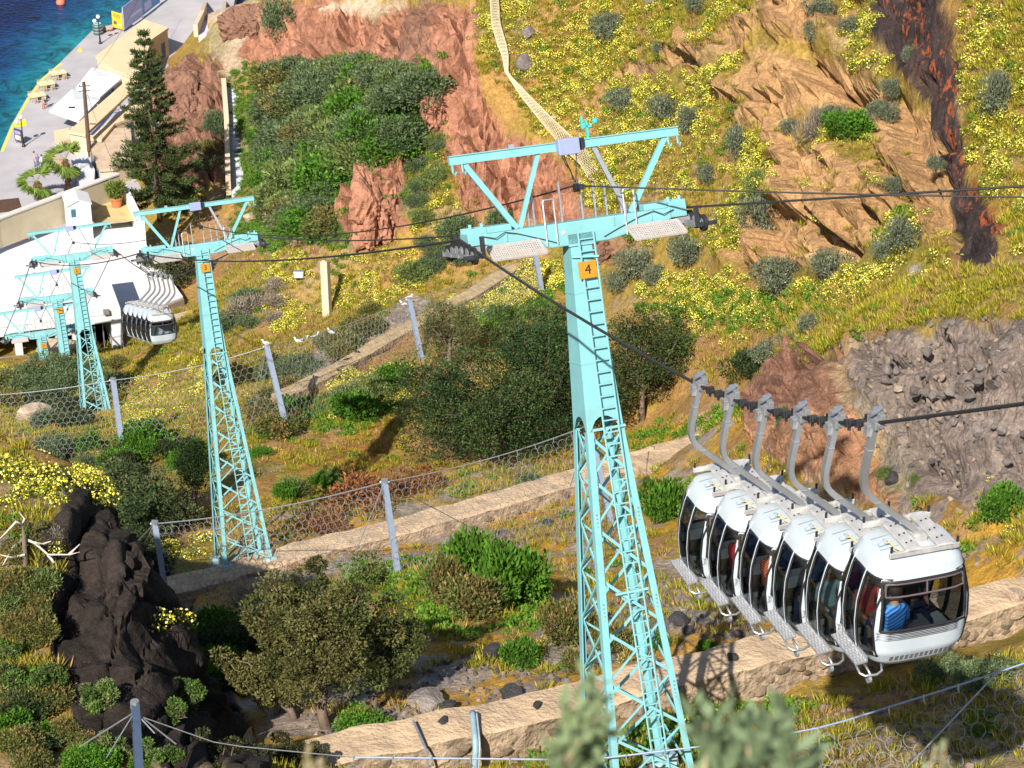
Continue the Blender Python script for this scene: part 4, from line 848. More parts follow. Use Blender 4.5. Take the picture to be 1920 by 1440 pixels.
def fence(posts, label, w=.24, cables=(), net=True, single_from=None, top=None, ground_z=None, seed=0, drop=0.0, depth=None):
    # posts: (foot px, foot py, top px, top py)
    feet, tops = [], []
    for fx, fy, tx, ty in posts:
        g = ground(fx, fy, 90); D = pix(g)[0, 2] - .6; feet.append(g); tops.append(at(tx, ty, D))
    root = empty('ring_net_fence', feet[0], label=label, cat='fence', group='ring-net rockfall fences'); o0 = feet[0]
    for f, t in zip(feet, tops):
        p = ibeam(f - o0 - (0, 0, .4), t - o0, w, PIPEB, 'post', root)
        b = MB(); b.box(f - o0 + (0, 0, .05), (.5, .5, .1)); b.build('base_plate', GREYM, p); c = MB(); c.box(t - o0 + (0, 0, .05), (.3, .3, .14)); c.cyl(t - o0 + (-.2, 0, .0), t - o0 + (.2, 0, .0), .06, 8); c.build('post_head', GALV, p)
    for i in range(len(tops) - 1):
        pts = sagged(tops[i] - o0, tops[i + 1] - o0, .3, 14); tc = MB().tube(pts, .03, 5).build('top_cable', GALV, root)
        for k, q in enumerate(resample(pts, 1.0)): MB().tube([q + (0, -.02, .03), q + (0, -.03, -.16), q + (.05, -.03, -.2)], .02, 4).build('shackle', GALV, tc)
        net_panel(tops[i] - o0 - (0, 0, .2), tops[i + 1] - o0 - (0, 0, .2), feet[i] - o0 + (0, 0, .1), feet[i + 1] - o0 + (0, 0, .1), root, seed=seed + i, drop=drop)
    for (i, qx, qy) in cables:
        g = ground(qx, qy, 90); MB().tube([tops[i] - o0, g - o0], .022, 5).build('guy_wire', GALV, root)
    return root, feet, tops
fence([(320,1160,290,982),(748,1078,721,904),(1150,985,1104,797)], 'steel ring-net fence strung uphill of the long pale wall', cables=((0,218,1055),(0,245,1075),(0,400,1055),(1,925,1012),(1,640,1100),(2,1262,850),(2,1020,1075)), seed=3)
fence([(-120,880,-140,745),(232,856,212,713),(541,810,500,650),(792,672,767,562),(1018,550,1003,474)], 'older ring-net fence with gull-topped posts down by the tower with plate 2', cables=((2,470,800),), seed=9, w=.3, drop=.03)
# near fence: a level top cable with rings as single pieces
ncp = [(254,1340,55),(414,1396,56),(663,1420,57),(1104,1425,57),(1420,1387,57),(1554,1361,57.2),(1801,1284,58),(1920,1244,58.3),(2300,1110,59.5)]
nP = [at(*q) for q in ncp]; root = empty('ring_net_fence', nP[3] - (0, 0, 3), label='ring-net fence with big single rings on the gravel below the gondolas', cat='fence', group='ring-net rockfall fences'); o0 = nP[3] - np.array((0, 0, 3))
tc = MB().tube([p - o0 for p in resample(nP[2:], .7)], .026, 6).build('top_cable', PIPEB, root)
MB().tube([p - o0 for p in resample(nP[:3], .7)], .014, 5).build('guy_wire', GREYM, root)
for q in resample(nP[2:], .95): MB().tube([q - o0 + (0, -.03, .06), q - o0 + (0, -.06, -.1), q - o0 + (.05, -.03, -.2)], .025, 4).build('shackle', GALV, tc)
p = ibeam(at(262,1460,55) - o0, at(253,1320,55) - o0, .19, mat('blue_post_painted_shade', (.035, .06, .11), .6, .2), 'post', root)  # post paint darkened to stand in for the shade on it
MB().cyl(at(253,1322,55) - o0 - (0, 0, .1), at(253,1322,55) - o0 + (0, 0, .12), .11, 8).build('post_head', GREYM, p)
for q in ((150,1400,54),(200,1420,54),(330,1395,55.5),(290,1375,55)): MB().tube([at(253,1335,55) - o0, at(*q) - o0], .018, 5).build('guy_wire', GREYM, root)
for q in ((1880,1250,58.2,1700,1440,56),): MB().tube([at(*q[:3]) - o0, at(*q[3:]) - o0], .022, 5).build('guy_wire', GALV, root)
for i in range(4, 8):
    dn = np.array((-.25, -1.6, -1.9)); net_panel(nP[i] - o0 - (0, 0, .25), nP[i + 1] - o0 - (0, 0, .25), nP[i] - o0 + dn, nP[i + 1] - o0 + dn, root, belly=.1, single=True, r=.23, seed=40 + i)
net_panel(nP[2] - o0 - (0, 0, .25), nP[3] - o0 - (0, 0, .25), nP[2] - o0 + (0, -.6, -1.4), nP[3] - o0 + (0, -.6, -1.4), root, belly=.1, single=True, r=.23, seed=50)
# pipes over the rubble wall, steel pole on the slope, floodlight, mesh chute
pv = level_line([(886,1336),(891,1383)], 58.13); pv = list(pv) + [pv[-1] + np.array((.02, -.22, -.12)), pv[-1] + np.array((-.02, -.34, -.9)), pv[-1] + np.array((-.08, -.42, -2.0))]
tag(MB().tube(resample(pv, .15), .09, 8).build('drain_pipe', mat('pale_blue_pipe', (.24, .36, .43), .5), None, True), 'pale blue pipe bent over the rubble-faced wall', 'pipe')
tag(MB().tube(resample([q + np.array((.11, 0, 0)) for q in pv], .15), .035, 6).build('drain_pipe', mat('grey_hose', (.33, .38, .42), .5), None, True), 'thin grey hose beside the pale blue pipe', 'pipe')
pv = list(level_line([(775,1352),(800,1408)], 58.1)); pv.append(pv[-1] + np.array((.12, -.6, -1.6)))
tag(MB().tube(resample(pv, .3), .04, 6).build('steel_wire', GALV), 'slack steel wire crossing the rubble-faced wall', 'wire')
g = ground(614,592); D = pix(g)[0, 2]; t = at(609,490, D - .3); b = MB(); ax = t - g
b.bar(g - (0, 0, .5), t, .56, .56, up=(0.3, .9, 0)); b.bar(t - ax * .04, t + ax * .02, .30, .56, up=(.3, .9, 0)); tag(b.build('concrete_post', mat('cream_concrete', (.46, .38, .27), .9, var=.1, bump=.2), bevel=.03), 'square cream concrete post among yellow flowers', 'post')
g = ground(561,532); b = MB(); b.box(g + (0, 0, .75), (.75, .45, .5)); fl = empty('floodlight', g, label='small grey floodlight on a curved stem by the dirt path', cat='floodlight')
bo = MB(); bo.box((0, 0, .75), (.8, .45, .55)); bo.build('housing', GALV, fl, bevel=.04); MB().box((-.02, -.235, .76), (.66, .02, .42)).build('lens', mat('pale_lens', (.55, .6, .62), .2), fl); MB().tube([(.3, .1, -.1), (.35, .1, .2), (.1, .05, .5)], .05, 6).build('stem', GREYM, fl)
CHUTE = mat('tan_wire_mesh', (.48, .40, .26), .7, var=.1)
ch = [(925,-20),(930,60),(948,120),(950,150),(985,195),(1025,240),(1060,275),(1105,320),(1118,345)]
cp = []
for q in ch:
    g_ = ground(*q); cp.append(g_ + (0, 0, .55))
cp = resample(cp, .5); rr_ = np.interp(np.linspace(0, 1, len(cp)), [0, .3, .42, .5, .8, 1], [.34, .34, .1, .3, .7, .6]); m = MB()
for h_ in range(22):
    for s_ in (-1, 1):
        pts = [c + np.array((math.cos(a) * r, -.2 * r, math.sin(a) * r * .6)) for i, (c, r) in enumerate(zip(cp, rr_)) for a in (h_ / 22 * 6.283 + s_ * i * .22,)]; m.tube(pts, .017, 3, False)
chu = m.build('mesh_chute', CHUTE); tag(chu, 'tan wire-mesh chute snaking down through yellow flowers behind tower 4', 'mesh chute'); chu['kind'] = 'stuff'
for e in (0, len(cp) // 2 - 4):
    pass
# gulls
GULLW, GULLG, GULLY = mat('gull_white', (.75, .75, .74), .7), mat('gull_grey', (.33, .35, .38), .7), mat('gull_beak', (.6, .4, .05), .5)
def gull(P, rz, label):
    r = empty('gull', P, rz, label, 'gull', 'gulls perched on the fence'); s = 1.0
    MB().tube([(-.30 * s, 0, .13 * s), (-.2 * s, 0, .15 * s), (-.06 * s, 0, .17 * s), (.08 * s, 0, .20 * s), (.14 * s, 0, .27 * s), (.16 * s, 0, .34 * s), (.185 * s, 0, .375 * s), (.23 * s, 0, .37 * s), (.245 * s, 0, .365 * s)], [.01 * s, .05 * s, .095 * s, .085 * s, .055 * s, .048 * s, .056 * s, .035 * s, .01 * s], 10).build('body', GULLW, r, True)
    for sy in (-1, 1):
        MB().tube([(.08 * s, sy * .07 * s, .23 * s), (-.08 * s, sy * .085 * s, .21 * s), (-.24 * s, sy * .045 * s, .17 * s), (-.36 * s, sy * .01 * s, .16 * s)], [.03 * s, .05 * s, .035 * s, .008 * s], 6).build('wing', GULLG, r, True)
        MB().cyl((-.0, sy * .04 * s, 0), (-.0, sy * .04 * s, .12 * s), .012 * s, 5).build('leg', GULLY, r)
    MB().tube([(.235 * s, 0, .367 * s), (.30 * s, 0, .355 * s)], [.014 * s, .004], 5).build('beak', GULLY, r)
gh = pix(ground(541,810))[0, 2] - .6
for (px, py, D, rz, lb) in ((498,648,gh,3.0,'gull standing on the head of the leaning fence post'),(558,644,gh+2,2.8,'gull on the fence cable, first beside the leaning post'),(572,640,gh+3,.2,'gull on the fence cable, second beside the leaning post'),(592,634,gh+5,.4,'gull on the fence cable, third beside the leaning post'),(620,627,gh+7,2.6,'gull on the fence cable, farthest from the leaning post'),(756,574,gh+16,2.9,'gull on the left of the wire-wrapped post head by the thicket'),(768,562,gh+16,.3,'gull on top of the wire-wrapped post head by the thicket')):
    gull(at(px, py, D), rz, lb)
# ------------------------------------------------------------------ sea, quay, station
def sea_mat():
    m = bpy.data.materials.new('sea'); m.use_nodes = True; n, l = m.node_tree.nodes, m.node_tree.links; b = n['Principled BSDF']
    b.inputs['Roughness'].default_value = .2; b.inputs['IOR'].default_value = 1.33; b.inputs['Specular IOR Level'].default_value = .12
    at_ = n.new('ShaderNodeAttribute'); at_.attribute_name = 'Col'; tc = n.new('ShaderNodeTexCoord')
    z = n.new('ShaderNodeTexNoise'); z.inputs['Scale'].default_value = .35; z.inputs['Detail'].default_value = 9; z.inputs['Roughness'].default_value = .7; z.inputs['Distortion'].default_value = 1.2; l.new(tc.outputs['Object'], z.inputs['Vector'])
    r = n.new('ShaderNodeMapRange'); r.inputs[1].default_value = .35; r.inputs[2].default_value = .68; r.inputs[3].default_value = .35; r.inputs[4].default_value = 1.9; l.new(z.outputs[0], r.inputs[0])
    x = n.new('ShaderNodeMix'); x.data_type = 'RGBA'; x.blend_type = 'MULTIPLY'; x.inputs[0].default_value = 1; l.new(at_.outputs['Color'], x.inputs['A']); l.new(r.outputs[0], x.inputs['B']); l.new(x.outputs['Result'], b.inputs['Base Color'])
    w_ = n.new('ShaderNodeTexNoise'); w_.inputs['Scale'].default_value = 1.6; w_.inputs['Detail'].default_value = 6; l.new(tc.outputs['Object'], w_.inputs['Vector'])
    bp = n.new('ShaderNodeBump'); bp.inputs['Strength'].default_value = .35; bp.inputs['Distance'].default_value = .3; l.new(w_.outputs[0], bp.inputs['Height']); l.new(bp.outputs[0], b.inputs['Normal']); return m
QZ = 1.7
EDGE = [(-260,560),(-120,430),(-40,345),(0,284),(20,236),(50,184),(76,148),(92,135),(112,118),(140,90),(172,58),(205,52),(222,28),(262,-8),(330,-70)]
EP = level_line(EDGE, QZ)
xs, ys = np.arange(-420, -20, 2.5), np.arange(150, 900, 2.5); SX, SY = np.meshgrid(xs, ys)
dist = np.full(SX.shape, 1e9)
for i in range(len(EP) - 1):
    a, b = EP[i, :2], EP[i + 1, :2]; ab = b - a; t = np.clip(((SX - a[0]) * ab[0] + (SY - a[1]) * ab[1]) / (ab @ ab), 0, 1); dist = np.minimum(dist, np.hypot(SX - a[0] - t * ab[0], SY - a[1] - t * ab[1]))
dn_ = dist + 7 * (fbm(SX * .08, SY * .08, 4, 70) - .5) * 2; k = np.stack([np.interp(dn_, [0, 3, 7, 12, 22], [c0, c1, c2, c3, c4]) for c0, c1, c2, c3, c4 in zip((.010,.16,.17),(.003,.10,.14),(.001,.04,.11),(.001,.006,.055),(.001,.002,.03))], -1)
I = np.arange(SX.size).reshape(SX.shape); sme = np_mesh('sea', np.stack([SX, SY, 0 * SX], -1).reshape(-1, 3), np.stack([I[:-1, :-1], I[:-1, 1:], I[1:, 1:], I[1:, :-1]], -1).reshape(-1, 4), colors=k.reshape(-1, 3))
tag(link('sea', sme, None, sea_mat(), True), 'deep blue sea turning turquoise along the quay', 'sea', kind='structure')
PAVE = mat('grey_quay_paving', (.36, .345, .37), .85, var=.12, scale=.25, bump=.1, dirt=(.48, .44, .42), dirt_amt=.5, dirt_scale=.12)
land = level_line([(450,-60),(430,60),(400,150),(330,260),(280,330),(240,420),(150,520),(-100,560)], QZ)
q = MB(); q.prism([(p[0], p[1]) for p in list(EP[2:]) + list(land)][::-1], -4, QZ); tag(q.build('quay', PAVE), 'grey paved quay along the water', 'quay', kind='structure')
def ribbon(P, w, zoff, name, m, parent=None):
    P = resample(P, .8); t = np.gradient(P, axis=0); nn = np.stack([-t[:, 1], t[:, 0], 0 * t[:, 0]], 1); nn /= np.linalg.norm(nn, axis=1)[:, None]; n = len(P)
    V = np.concatenate([P + nn * w / 2, P - nn * w / 2]) + (0, 0, zoff); i = np.arange(n - 1); return link(name, np_mesh(name, V, np.stack([i, i + n, i + n + 1, i + 1], 1)), parent, m)
YEL = mat('yellow_line_paint', (.75, .60, .04), .6, var=.15)
off = EP[3:9] + np.array((.25, -.1, 0)); tag(ribbon(off, .28, .006, 'edge_stripe', YEL), 'worn yellow line along the quay edge', 'painted line', kind='structure')
for pts, lb in (([(24,232),(48,222),(50,236),(28,238)], 'yellow painted triangle beside the near quay lamp'), ([(143,98),(150,88),(155,97)], 'small yellow painted triangle by the far quay lamp')):
    P = level_line(pts, QZ + .01); tag(link('painted_mark', np_mesh('painted_mark', P, T=[(0, 1, 2)] if len(P) == 3 else None, Q=[(0, 1, 2, 3)] if len(P) == 4 else None), None, YEL), lb, 'painted mark', kind='structure')
# station -----------------------------------------------------------------
WHITEW = mat('whitewash', (.62, .62, .64), .9, var=.05, scale=.6, dirt=(.62, .50, .34), dirt_amt=.35, dirt_scale=.25, bump=.1)
WALLW = mat('white_render', (.60, .60, .62), .9, var=.05, scale=.8, dirt=(.48, .44, .40), dirt_amt=.3, dirt_scale=.5)
CREAM = mat('cream_render', (.56, .45, .32), .9, var=.1, scale=.5, dirt=(.40, .32, .24), dirt_amt=.4, dirt_scale=.5)
BEIGE = mat('beige_render', (.44, .38, .27), .9, var=.1, scale=.5, dirt=(.33, .29, .22), dirt_amt=.4)
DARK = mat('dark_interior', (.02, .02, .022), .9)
SY_ = R_(17); SU, SVv = np.array((math.cos(SY_), math.sin(SY_), 0)), np.array((-math.sin(SY_), math.cos(SY_), 0))
stn = empty('lower_station', (0, 0, 0), label='white flat-roofed lower station with a dark gondola bay', cat='building')
Fc = level_line([(226,578)], 13.2)[0]
def S_(u, v, z): p = Fc + SU * u + SVv * v; return np.array((p[0], p[1], z))
def sbox(u0, u1, v0, v1, z0, z1, name, m, par=stn, bev=0):
    b = MB(); P = [S_(u, v, z) for z in (z0, z1) for u, v in ((u0, v0), (u1, v0), (u1, v1), (u0, v1))]; b.add(P, ((3, 2, 1, 0), (4, 5, 6, 7), (0, 1, 5, 4), (1, 2, 6, 5), (2, 3, 7, 6), (3, 0, 4, 7))); return b.build(name, m, par, bevel=bev)
sbox(-26, 0, .0, 10, 12.75, 13.2, 'roof', WHITEW, bev=.03)
sbox(-.9, -.02, .03, 9.97, 8.6, 12.747, 'wall', WALLW); sbox(-26, -.9, 9.0, 9.97, 8.6, 12.747, 'wall', WALLW)
sbox(-3.6, -.9, .05, .35, 12.0, 12.747, 'lintel', WALLW); sbox(-8.4, -3.6, .05, .35, 12.15, 12.747, 'lintel', WALLW)
sbox(-4.2, -3.6, .06, .9, 9.2, 12.14, 'pillar', WALLW); sbox(-9.0, -8.4, .06, .9, 9.2, 12.74, 'pillar', WALLW); sbox(-26, -9.0, .06, .5, 11.9, 12.74, 'lintel', WALLW)
sbox(-26, -.95, 7.5, 8.9, 9.2, 12.7, 'bay_shade_block', DARK); sbox(-26, -.2, -.3, 9, 8.9, 9.2, 'floor_slab', CONC)  # near-black block stands in for the shade inside the open bay
for u in (-2.3, -1.6): sbox(u, u + .08, .5, .6, 9.2, 12.2, 'bay_column', GALV)
for k, u in enumerate((-11.2, -13.6, -16.2)): sbox(u, u + .5, -.6, .2, 9.2, 12.0, 'pillar', WALLW)
for u in (-6.8, -5.6, -12.6, -15): sbox(u, u + .9, .6, 2.2, 9.2, 10.4, 'machine', GREYM); sbox(u + .1, u + .7, .5, 2.3, 10.42, 10.7, 'machine_cover', WALLW)
sbox(-13, -4.4, -2.0, -.4, 9.9, 10.0, 'boarding_platform', GALV)
for u in np.arange(-13, -4.3, 1.2): sbox(u, u + .06, -2.0, -1.94, 10.0, 11.0, 'rail_post', GALV)
sbox(-13, -4.4, -2.0, -1.95, 10.95, 11.0, 'handrail', GALV); sbox(-13, -4.4, -2.0, -1.95, 10.45, 10.49, 'handrail', GALV)
l_ = sbox(-1.5, -1.0, -.3, 0, 12.9, 13.3, 'roof_lamp', GALV); 
# lower terrace around it
ter = level_line([(-160,458),(0,441),(262,414),(275,460),(343,556),(232,600)], 9.2); ter = np.concatenate([ter, [S_(0, .5, 0), S_(-30, .5, 0)]])
t_ = MB(); t_.prism([(p[0], p[1]) for p in ter], 3.0, 9.2); tag(t_.build('station_terrace', WHITEW), 'white terrace at roof level beside the lower station, half in shade', 'terrace')
tw = level_line([(232,603),(343,559)], 9.1); tw2 = tw + np.array((.15, -.25, 0))
b = MB(); b.add([tw2[0], tw2[1], tw2[1] - (0, 0, 4), tw2[0] - (0, 0, 4), tw[0], tw[1], tw[1] - (0, 0, 4), tw[0] - (0, 0, 4)], ((0, 1, 2, 3), (4, 5, 1, 0), (1, 5, 6, 2), (4, 0, 3, 7))); tag(b.build('terrace_wall', mat('brown_terrace_wall', (.22, .16, .125), .95, var=.2, bump=.4)), 'dark brown wall under the edge of the white terrace', 'wall')
# boundary wall between the terrace court and the plaza
def thin_wall(pts, z1, z0, th, name, m, label, cop=None):
    P = level_line(pts, z1); r = empty(name, P[0] - (0, 0, z1 - z0), label=label, cat='wall')
    for i in range(len(P) - 1):
        d = P[i + 1] - P[i]; d /= np.linalg.norm(d); nn = np.array((-d[1], d[0], 0)) * th; o0 = P[0] - np.array((0, 0, z1 - z0)); a, c = P[i] - o0, P[i + 1] - o0; dz = np.array((0, 0, z1 - z0))
        b = MB(); b.add([a - dz, c - dz, c + nn - dz, a + nn - dz, a, c, c + nn, a + nn], ((3, 2, 1, 0), (4, 5, 6, 7), (0, 1, 5, 4), (1, 2, 6, 5), (2, 3, 7, 6), (3, 0, 4, 7))); b.build('wall_panel', m, r)
        if cop is not None: b = MB(); e = nn * .15; b.add([a - e + (0, 0, .003), c - e + (0, 0, .003), c + nn + e + (0, 0, .003), a + nn + e + (0, 0, .003), a - e + (0, 0, .15), c - e + (0, 0, .15), c + nn + e + (0, 0, .15), a + nn + e + (0, 0, .15)], ((3, 2, 1, 0), (4, 5, 6, 7), (0, 1, 5, 4), (1, 2, 6, 5), (2, 3, 7, 6), (3, 0, 4, 7))); b.build('coping', cop, r)
    return r
thin_wall([(-60,440),(0,412),(120,367),(224,328)], 12.6, 9.8, .5, 'court_wall', BEIGE, 'long beige wall between station court and paved plaza', mat('grey_coping', (.50, .48, .46), .9))
thin_wall([(228,345),(262,415)], 11.6, 9.0, .45, 'court_wall', WHITEW, 'white side wall ending at the terracotta pot')
cf = level_line([(150,392),(228,345),(262,413),(180,421)], 10.25); tag(link('court_floor', np_mesh('court_floor', cf, [(0, 1, 2, 3)]), None, mat('ochre_floor', (.48, .36, .17), .9, var=.2, scale=1)), 'ochre court floor behind the station roof', 'floor', kind='structure')
kp = level_line([(128,415)], 11.3)[0]; kio = empty('kiosk', kp, SY_, 'small white gabled hut on the station roof', 'hut')
b = MB(); w_, d_, h_ = 2.2, 2.6, 1.5; b.add([(0, 0, -2.1), (w_, 0, -2.1), (w_, d_, -2.1), (0, d_, -2.1), (0, 0, h_), (w_, 0, h_), (w_, d_, h_), (0, d_, h_), (w_ / 2, 0, h_ + .45), (w_ / 2, d_, h_ + .45)], ((0, 1, 5, 8, 4), (1, 2, 6, 5), (3, 7, 9, 6, 2), (0, 4, 7, 3))); b.build('wall', WALLW, kio)
for sx in (0, 1): b = MB(); x0 = -.12 if sx == 0 else w_ + .12; b.bar((x0, -.1, h_ - .02), (w_ / 2, -.1, h_ + .5), .01); b = MB(); b.add([(x0, -.15, h_ - .02), (w_ / 2, -.15, h_ + .5), (w_ / 2, d_ + .15, h_ + .5), (x0, d_ + .15, h_ - .02), (x0, -.15, h_ + .08), (w_ / 2, -.15, h_ + .6), (w_ / 2, d_ + .15, h_ + .6), (x0, d_ + .15, h_ + .08)], ((0, 1, 2, 3), (4, 7, 6, 5), (0, 4, 5, 1), (3, 2, 6, 7), (0, 3, 7, 4))); b.build('roof', WHITEW, kio)
MB().box((.55, -.01, .75), (.45, .04, .8)).build('door', mat('teal_door', (.03, .12, .14), .4), kio)
MB().tube([(w_ + .1, 0, 0), (w_ + .1, 0, 1.0), (w_ + .1, 2.6, 1.0)], .03, 5).build('railing', DARKM, kio); MB().tube([(w_ + .1, 1.3, 0), (w_ + .1, 1.3, 1.0)], .03, 5).build('railing', DARKM, kio)
# timber pergola
WOOD = mat('dark_timber', (.075, .042, .028), .8, var=.25)
P0 = level_line([(-10,442)], 9.2)[0]; pg = empty('pergola', P0, SY_, 'dark timber pergola at the edge of the court', 'pergola')
for x in (0, 2.4):
    for y in (0, 2.4): MB().box((x, y, 1.1), (.16, .16, 2.2)).build('post', WOOD, pg)
    MB().box((x, 1.2, 2.28), (.14, 3.2, .16)).build('beam', WOOD, pg)
for k in range(9): MB().box((1.2, -.2 + k * .36, 2.42), (3.2, .1, .11)).build('rafter', WOOD, pg)
MB().bar((2.4, 0, 1.4), (1.7, 0, 2.2), .1).build('brace', WOOD, pg); MB().bar((2.4, 2.4, 1.4), (1.7, 2.4, 2.2), .1).build('brace', WOOD, pg)
# quay buildings: flat tan roofs on cream walls
TANR = mat('tan_flat_roof', (.60, .46, .29), .9, var=.07, scale=.4, dirt=(.46, .34, .21), dirt_amt=.35, dirt_scale=.3)
def slab_house(pts, z1, label, roofm=TANR, t=.3, over=.0, z0=QZ, wall_m=CREAM):
    P = level_line(pts, z1); c = P.mean(0); r = empty('quay_house', (c[0], c[1], z0), label=label, cat='building'); o0 = np.array((c[0], c[1], z0))
    b = MB(); b.prism([(p[0] - c[0], p[1] - c[1]) for p in P], z1 - t - z0, z1 - z0); b.build('roof', roofm, r)
    n = len(P)
    for i in range(n):
        a, d = (P[i] - c) * .965, (P[(i + 1) % n] - c) * .965; L = np.linalg.norm((d - a)[:2]); h = z1 - t - z0 - .004
        b = MB(); b.add([(a[0], a[1], 0), (d[0], d[1], 0), (d[0], d[1], h), (a[0], a[1], h)], ((0, 1, 2, 3),)); w_ = b.build('wall', wall_m, r)
        if L > 3:
            u = (d - a) / L; nn = np.array((u[1], -u[0], 0)); 
            if (nn @ ((a + d) / 2)) < 0: nn = -nn
            for k in range(int(L / 2.6)):
                m_ = a + u * (1.5 + k * 2.5); bb = MB(); bb.bar((m_[0] + nn[0] * .02, m_[1] + nn[1] * .02, .2), (m_[0] + nn[0] * .02, m_[1] + nn[1] * .02, min(2.1, h - .2)), .95, .06, up=nn); bb.build('door', mat('blue_door', (.05, .11, .25), .5), w_)
    return r
slab_house([(179,105),(270,36),(316,52),(284,74),(258,148),(215,131)], 5.2, 'long tan flat-roofed cafe beside the two white parasols')
slab_house([(128,246),(238,150),(262,156),(160,252)], 4.6, 'narrow tan lean-to roof above the cafe terrace')
slab_house([(165,258),(262,158),(288,170),(262,215),(215,232),(190,262)], 4.3, 'lower tan roof with violet gutter behind the dark utility pole')
gut = level_line([(170,253),(270,160)], 4.95); tag(ribbon(gut, .55, 0, 'gutter_roof', mat('violet_grey_sheet', (.34, .36, .50), .6)), 'violet-grey strip of ridged roofing along the tan roof', 'roof strip')
slab_house([(166,268),(215,240),(245,240),(250,300),(212,316),(186,318)], 3.9, 'roofless cream yard walls under the big pine', roofm=mat('pinkish_yard', (.46, .35, .25), .9, var=.2, scale=.8))
slab_house([(133,300),(160,288),(178,318),(176,345),(150,345)], 3.2, 'small pale shed beside the palm trunk', roofm=mat('pale_shed_roof', (.5, .52, .56), .8))
slab_house([(100,245),(128,240),(132,258),(112,262)], 3.0, 'cream kiosk counter by the cafe terrace')
CANV = mat('white_canvas', (.60, .64, .66), .8, var=.04)
def parasol(c4, z1, label):
    P = level_line(c4, z1); c = P.mean(0); r = empty('square_parasol', (c[0], c[1], QZ), label=label, cat='parasol', group='white parasols on the quay'); o0 = np.array((c[0], c[1], QZ)); ap = np.array((0, 0, z1 - QZ + .7))
    for i in range(4):
        a, b_ = P[i] - o0, P[(i + 1) % 4] - o0; m = MB(); d = np.array((0, 0, .25)); m.add([a, b_, ap, a - d, b_ - d], ((0, 1, 2), (3, 4, 1, 0))); m.build('canopy_panel', CANV, r)
        MB().tube([ap - (0, 0, .06), a - (0, 0, .05)], .025, 4).build('rib', GALV, r)
    MB().cyl((0, 0, 0), ap, .05, 8).build('pole', GALV, r); MB().box((0, 0, .08), (.9, .9, .16)).build('base', CONC, r)
parasol([(172,126),(233,142),(187,183),(142,165)], 4.3, 'white square parasol nearer the far quay lamp')
parasol([(135,167),(186,187),(148,227),(92,207)], 4.3, 'white square parasol nearer the dark utility pole')
LAMPB = mat('black_iron', (.02, .025, .025), .5, .4)
GLOBE = mat('white_globe', (.70, .78, .80), .25)
def quay_lamp(px, py, label):
    g = level_line([(px, py)], QZ)[0]; r = empty('quay_lamp', g, label=label, cat='lamp post', group='globe lamps on the quay')
    MB().lathe([(.22, 0), (.22, .15), (.13, .3), (.09, .9), (.065, 1.1), (.06, 3.2), (.05, 3.3)], 10).build('post', LAMPB, r)
    MB().tube([(-.45, 0, 2.75), (-.35, 0, 2.65), (0, 0, 2.75), (0, 0, 3.3)], .035, 6).build('arm', LAMPB, r)
    MB().ball((0, 0, 3.55), .26, 14, 9).build('globe', GLOBE, r, True); MB().ball((-.48, 0, 3.0), .26, 14, 9).build('globe', GLOBE, r, True)
quay_lamp(188,82,'black two-globe lamp by the striped drum'); quay_lamp(44.5,275,'black two-globe lamp beside the dark notice board')
# drum, signs, buoy, pole
g = level_line([(184,64)], QZ)[0]; dr = empty('oil_drum', g, label='banded dark drum under the far quay lamp', cat='drum')
MB().lathe([(.55, 0), (.6, .1), (.62, .7), (.6, 1.3), (.55, 1.4)], 14).build('barrel', mat('dark_green_drum', (.05, .10, .10), .6), dr)
for z in (.3, .7, 1.1): MB().lathe([(.61, z), (.65, z + .03), (.65, z + .1), (.61, z + .13)], 14).build('hoop', GALV, dr)
MB().lathe([(.5, 1.401), (.5, 1.45)], 14).build('lid', mat('aqua_lid', (.25, .5, .5), .5), dr)
o = link('boulder', ROCKM[2]); o.location = level_line([(205,58)], QZ)[0] + (0, 0, .3); o.scale = (.8, .6, .45); tag(o, 'pale round stone beside the banded drum', 'rock')
def board(px0, py0, px1, py1, hgt, name, m, label, cat, strips=()):
    a, b_ = level_line([(px0, py0), (px1, py1)], QZ); r = empty(name, a, label=label, cat=cat); d = b_ - a; L = np.linalg.norm(d); r.rotation_euler = (0, 0, math.atan2(d[1], d[0]))
    MB().box((L / 2, 0, hgt / 2 + .3), (L, .08, hgt)).build('panel', m, r)
    for x in (.05, L - .05): MB().box((x, .08, hgt / 2 + .1), (.07, .07, hgt + .2)).build('post', GREYM, r)
    for (x0, x1, z0, z1, mm) in strips: MB().box((L * (x0 + x1) / 2, -.05, .3 + hgt * (z0 + z1) / 2), (L * (x1 - x0), .02, hgt * (z1 - z0))).build('printed_band', mm, r)
    return r
ORG2 = mat('orange_sign', (.80, .45, .03), .6, var=.1); DKB = mat('dark_print', (.12, .08, .04), .7)
board(212,54,231,60,2.1,'notice_board',ORG2,'orange sign board at the end of the tan cafe','sign',[(.15, .85, .82, .86, DKB), (.15, .85, .74, .77, DKB), (.2, .75, .66, .69, DKB), (.15, .45, .22, .42, DKB), (.5, .85, .2, .3, mat('cream_print', (.7, .6, .4), .7))])
board(233,60,268,34,3.0,'billboard',mat('violet_panel', (.36, .38, .62), .5, var=.1),'violet billboard panel behind the orange sign','billboard',[(.35, .95, .3, .42, mat('white_flash', (.6, .62, .75), .5))])
board(268,33,300,8,3.0,'billboard',mat('bright_blue_panel', (.10, .30, .62), .5, var=.15),'bright blue billboard panel beyond the violet one','billboard',[(.1, .5, .1, .5, mat('pale_blue_print', (.45, .5, .75), .5))])
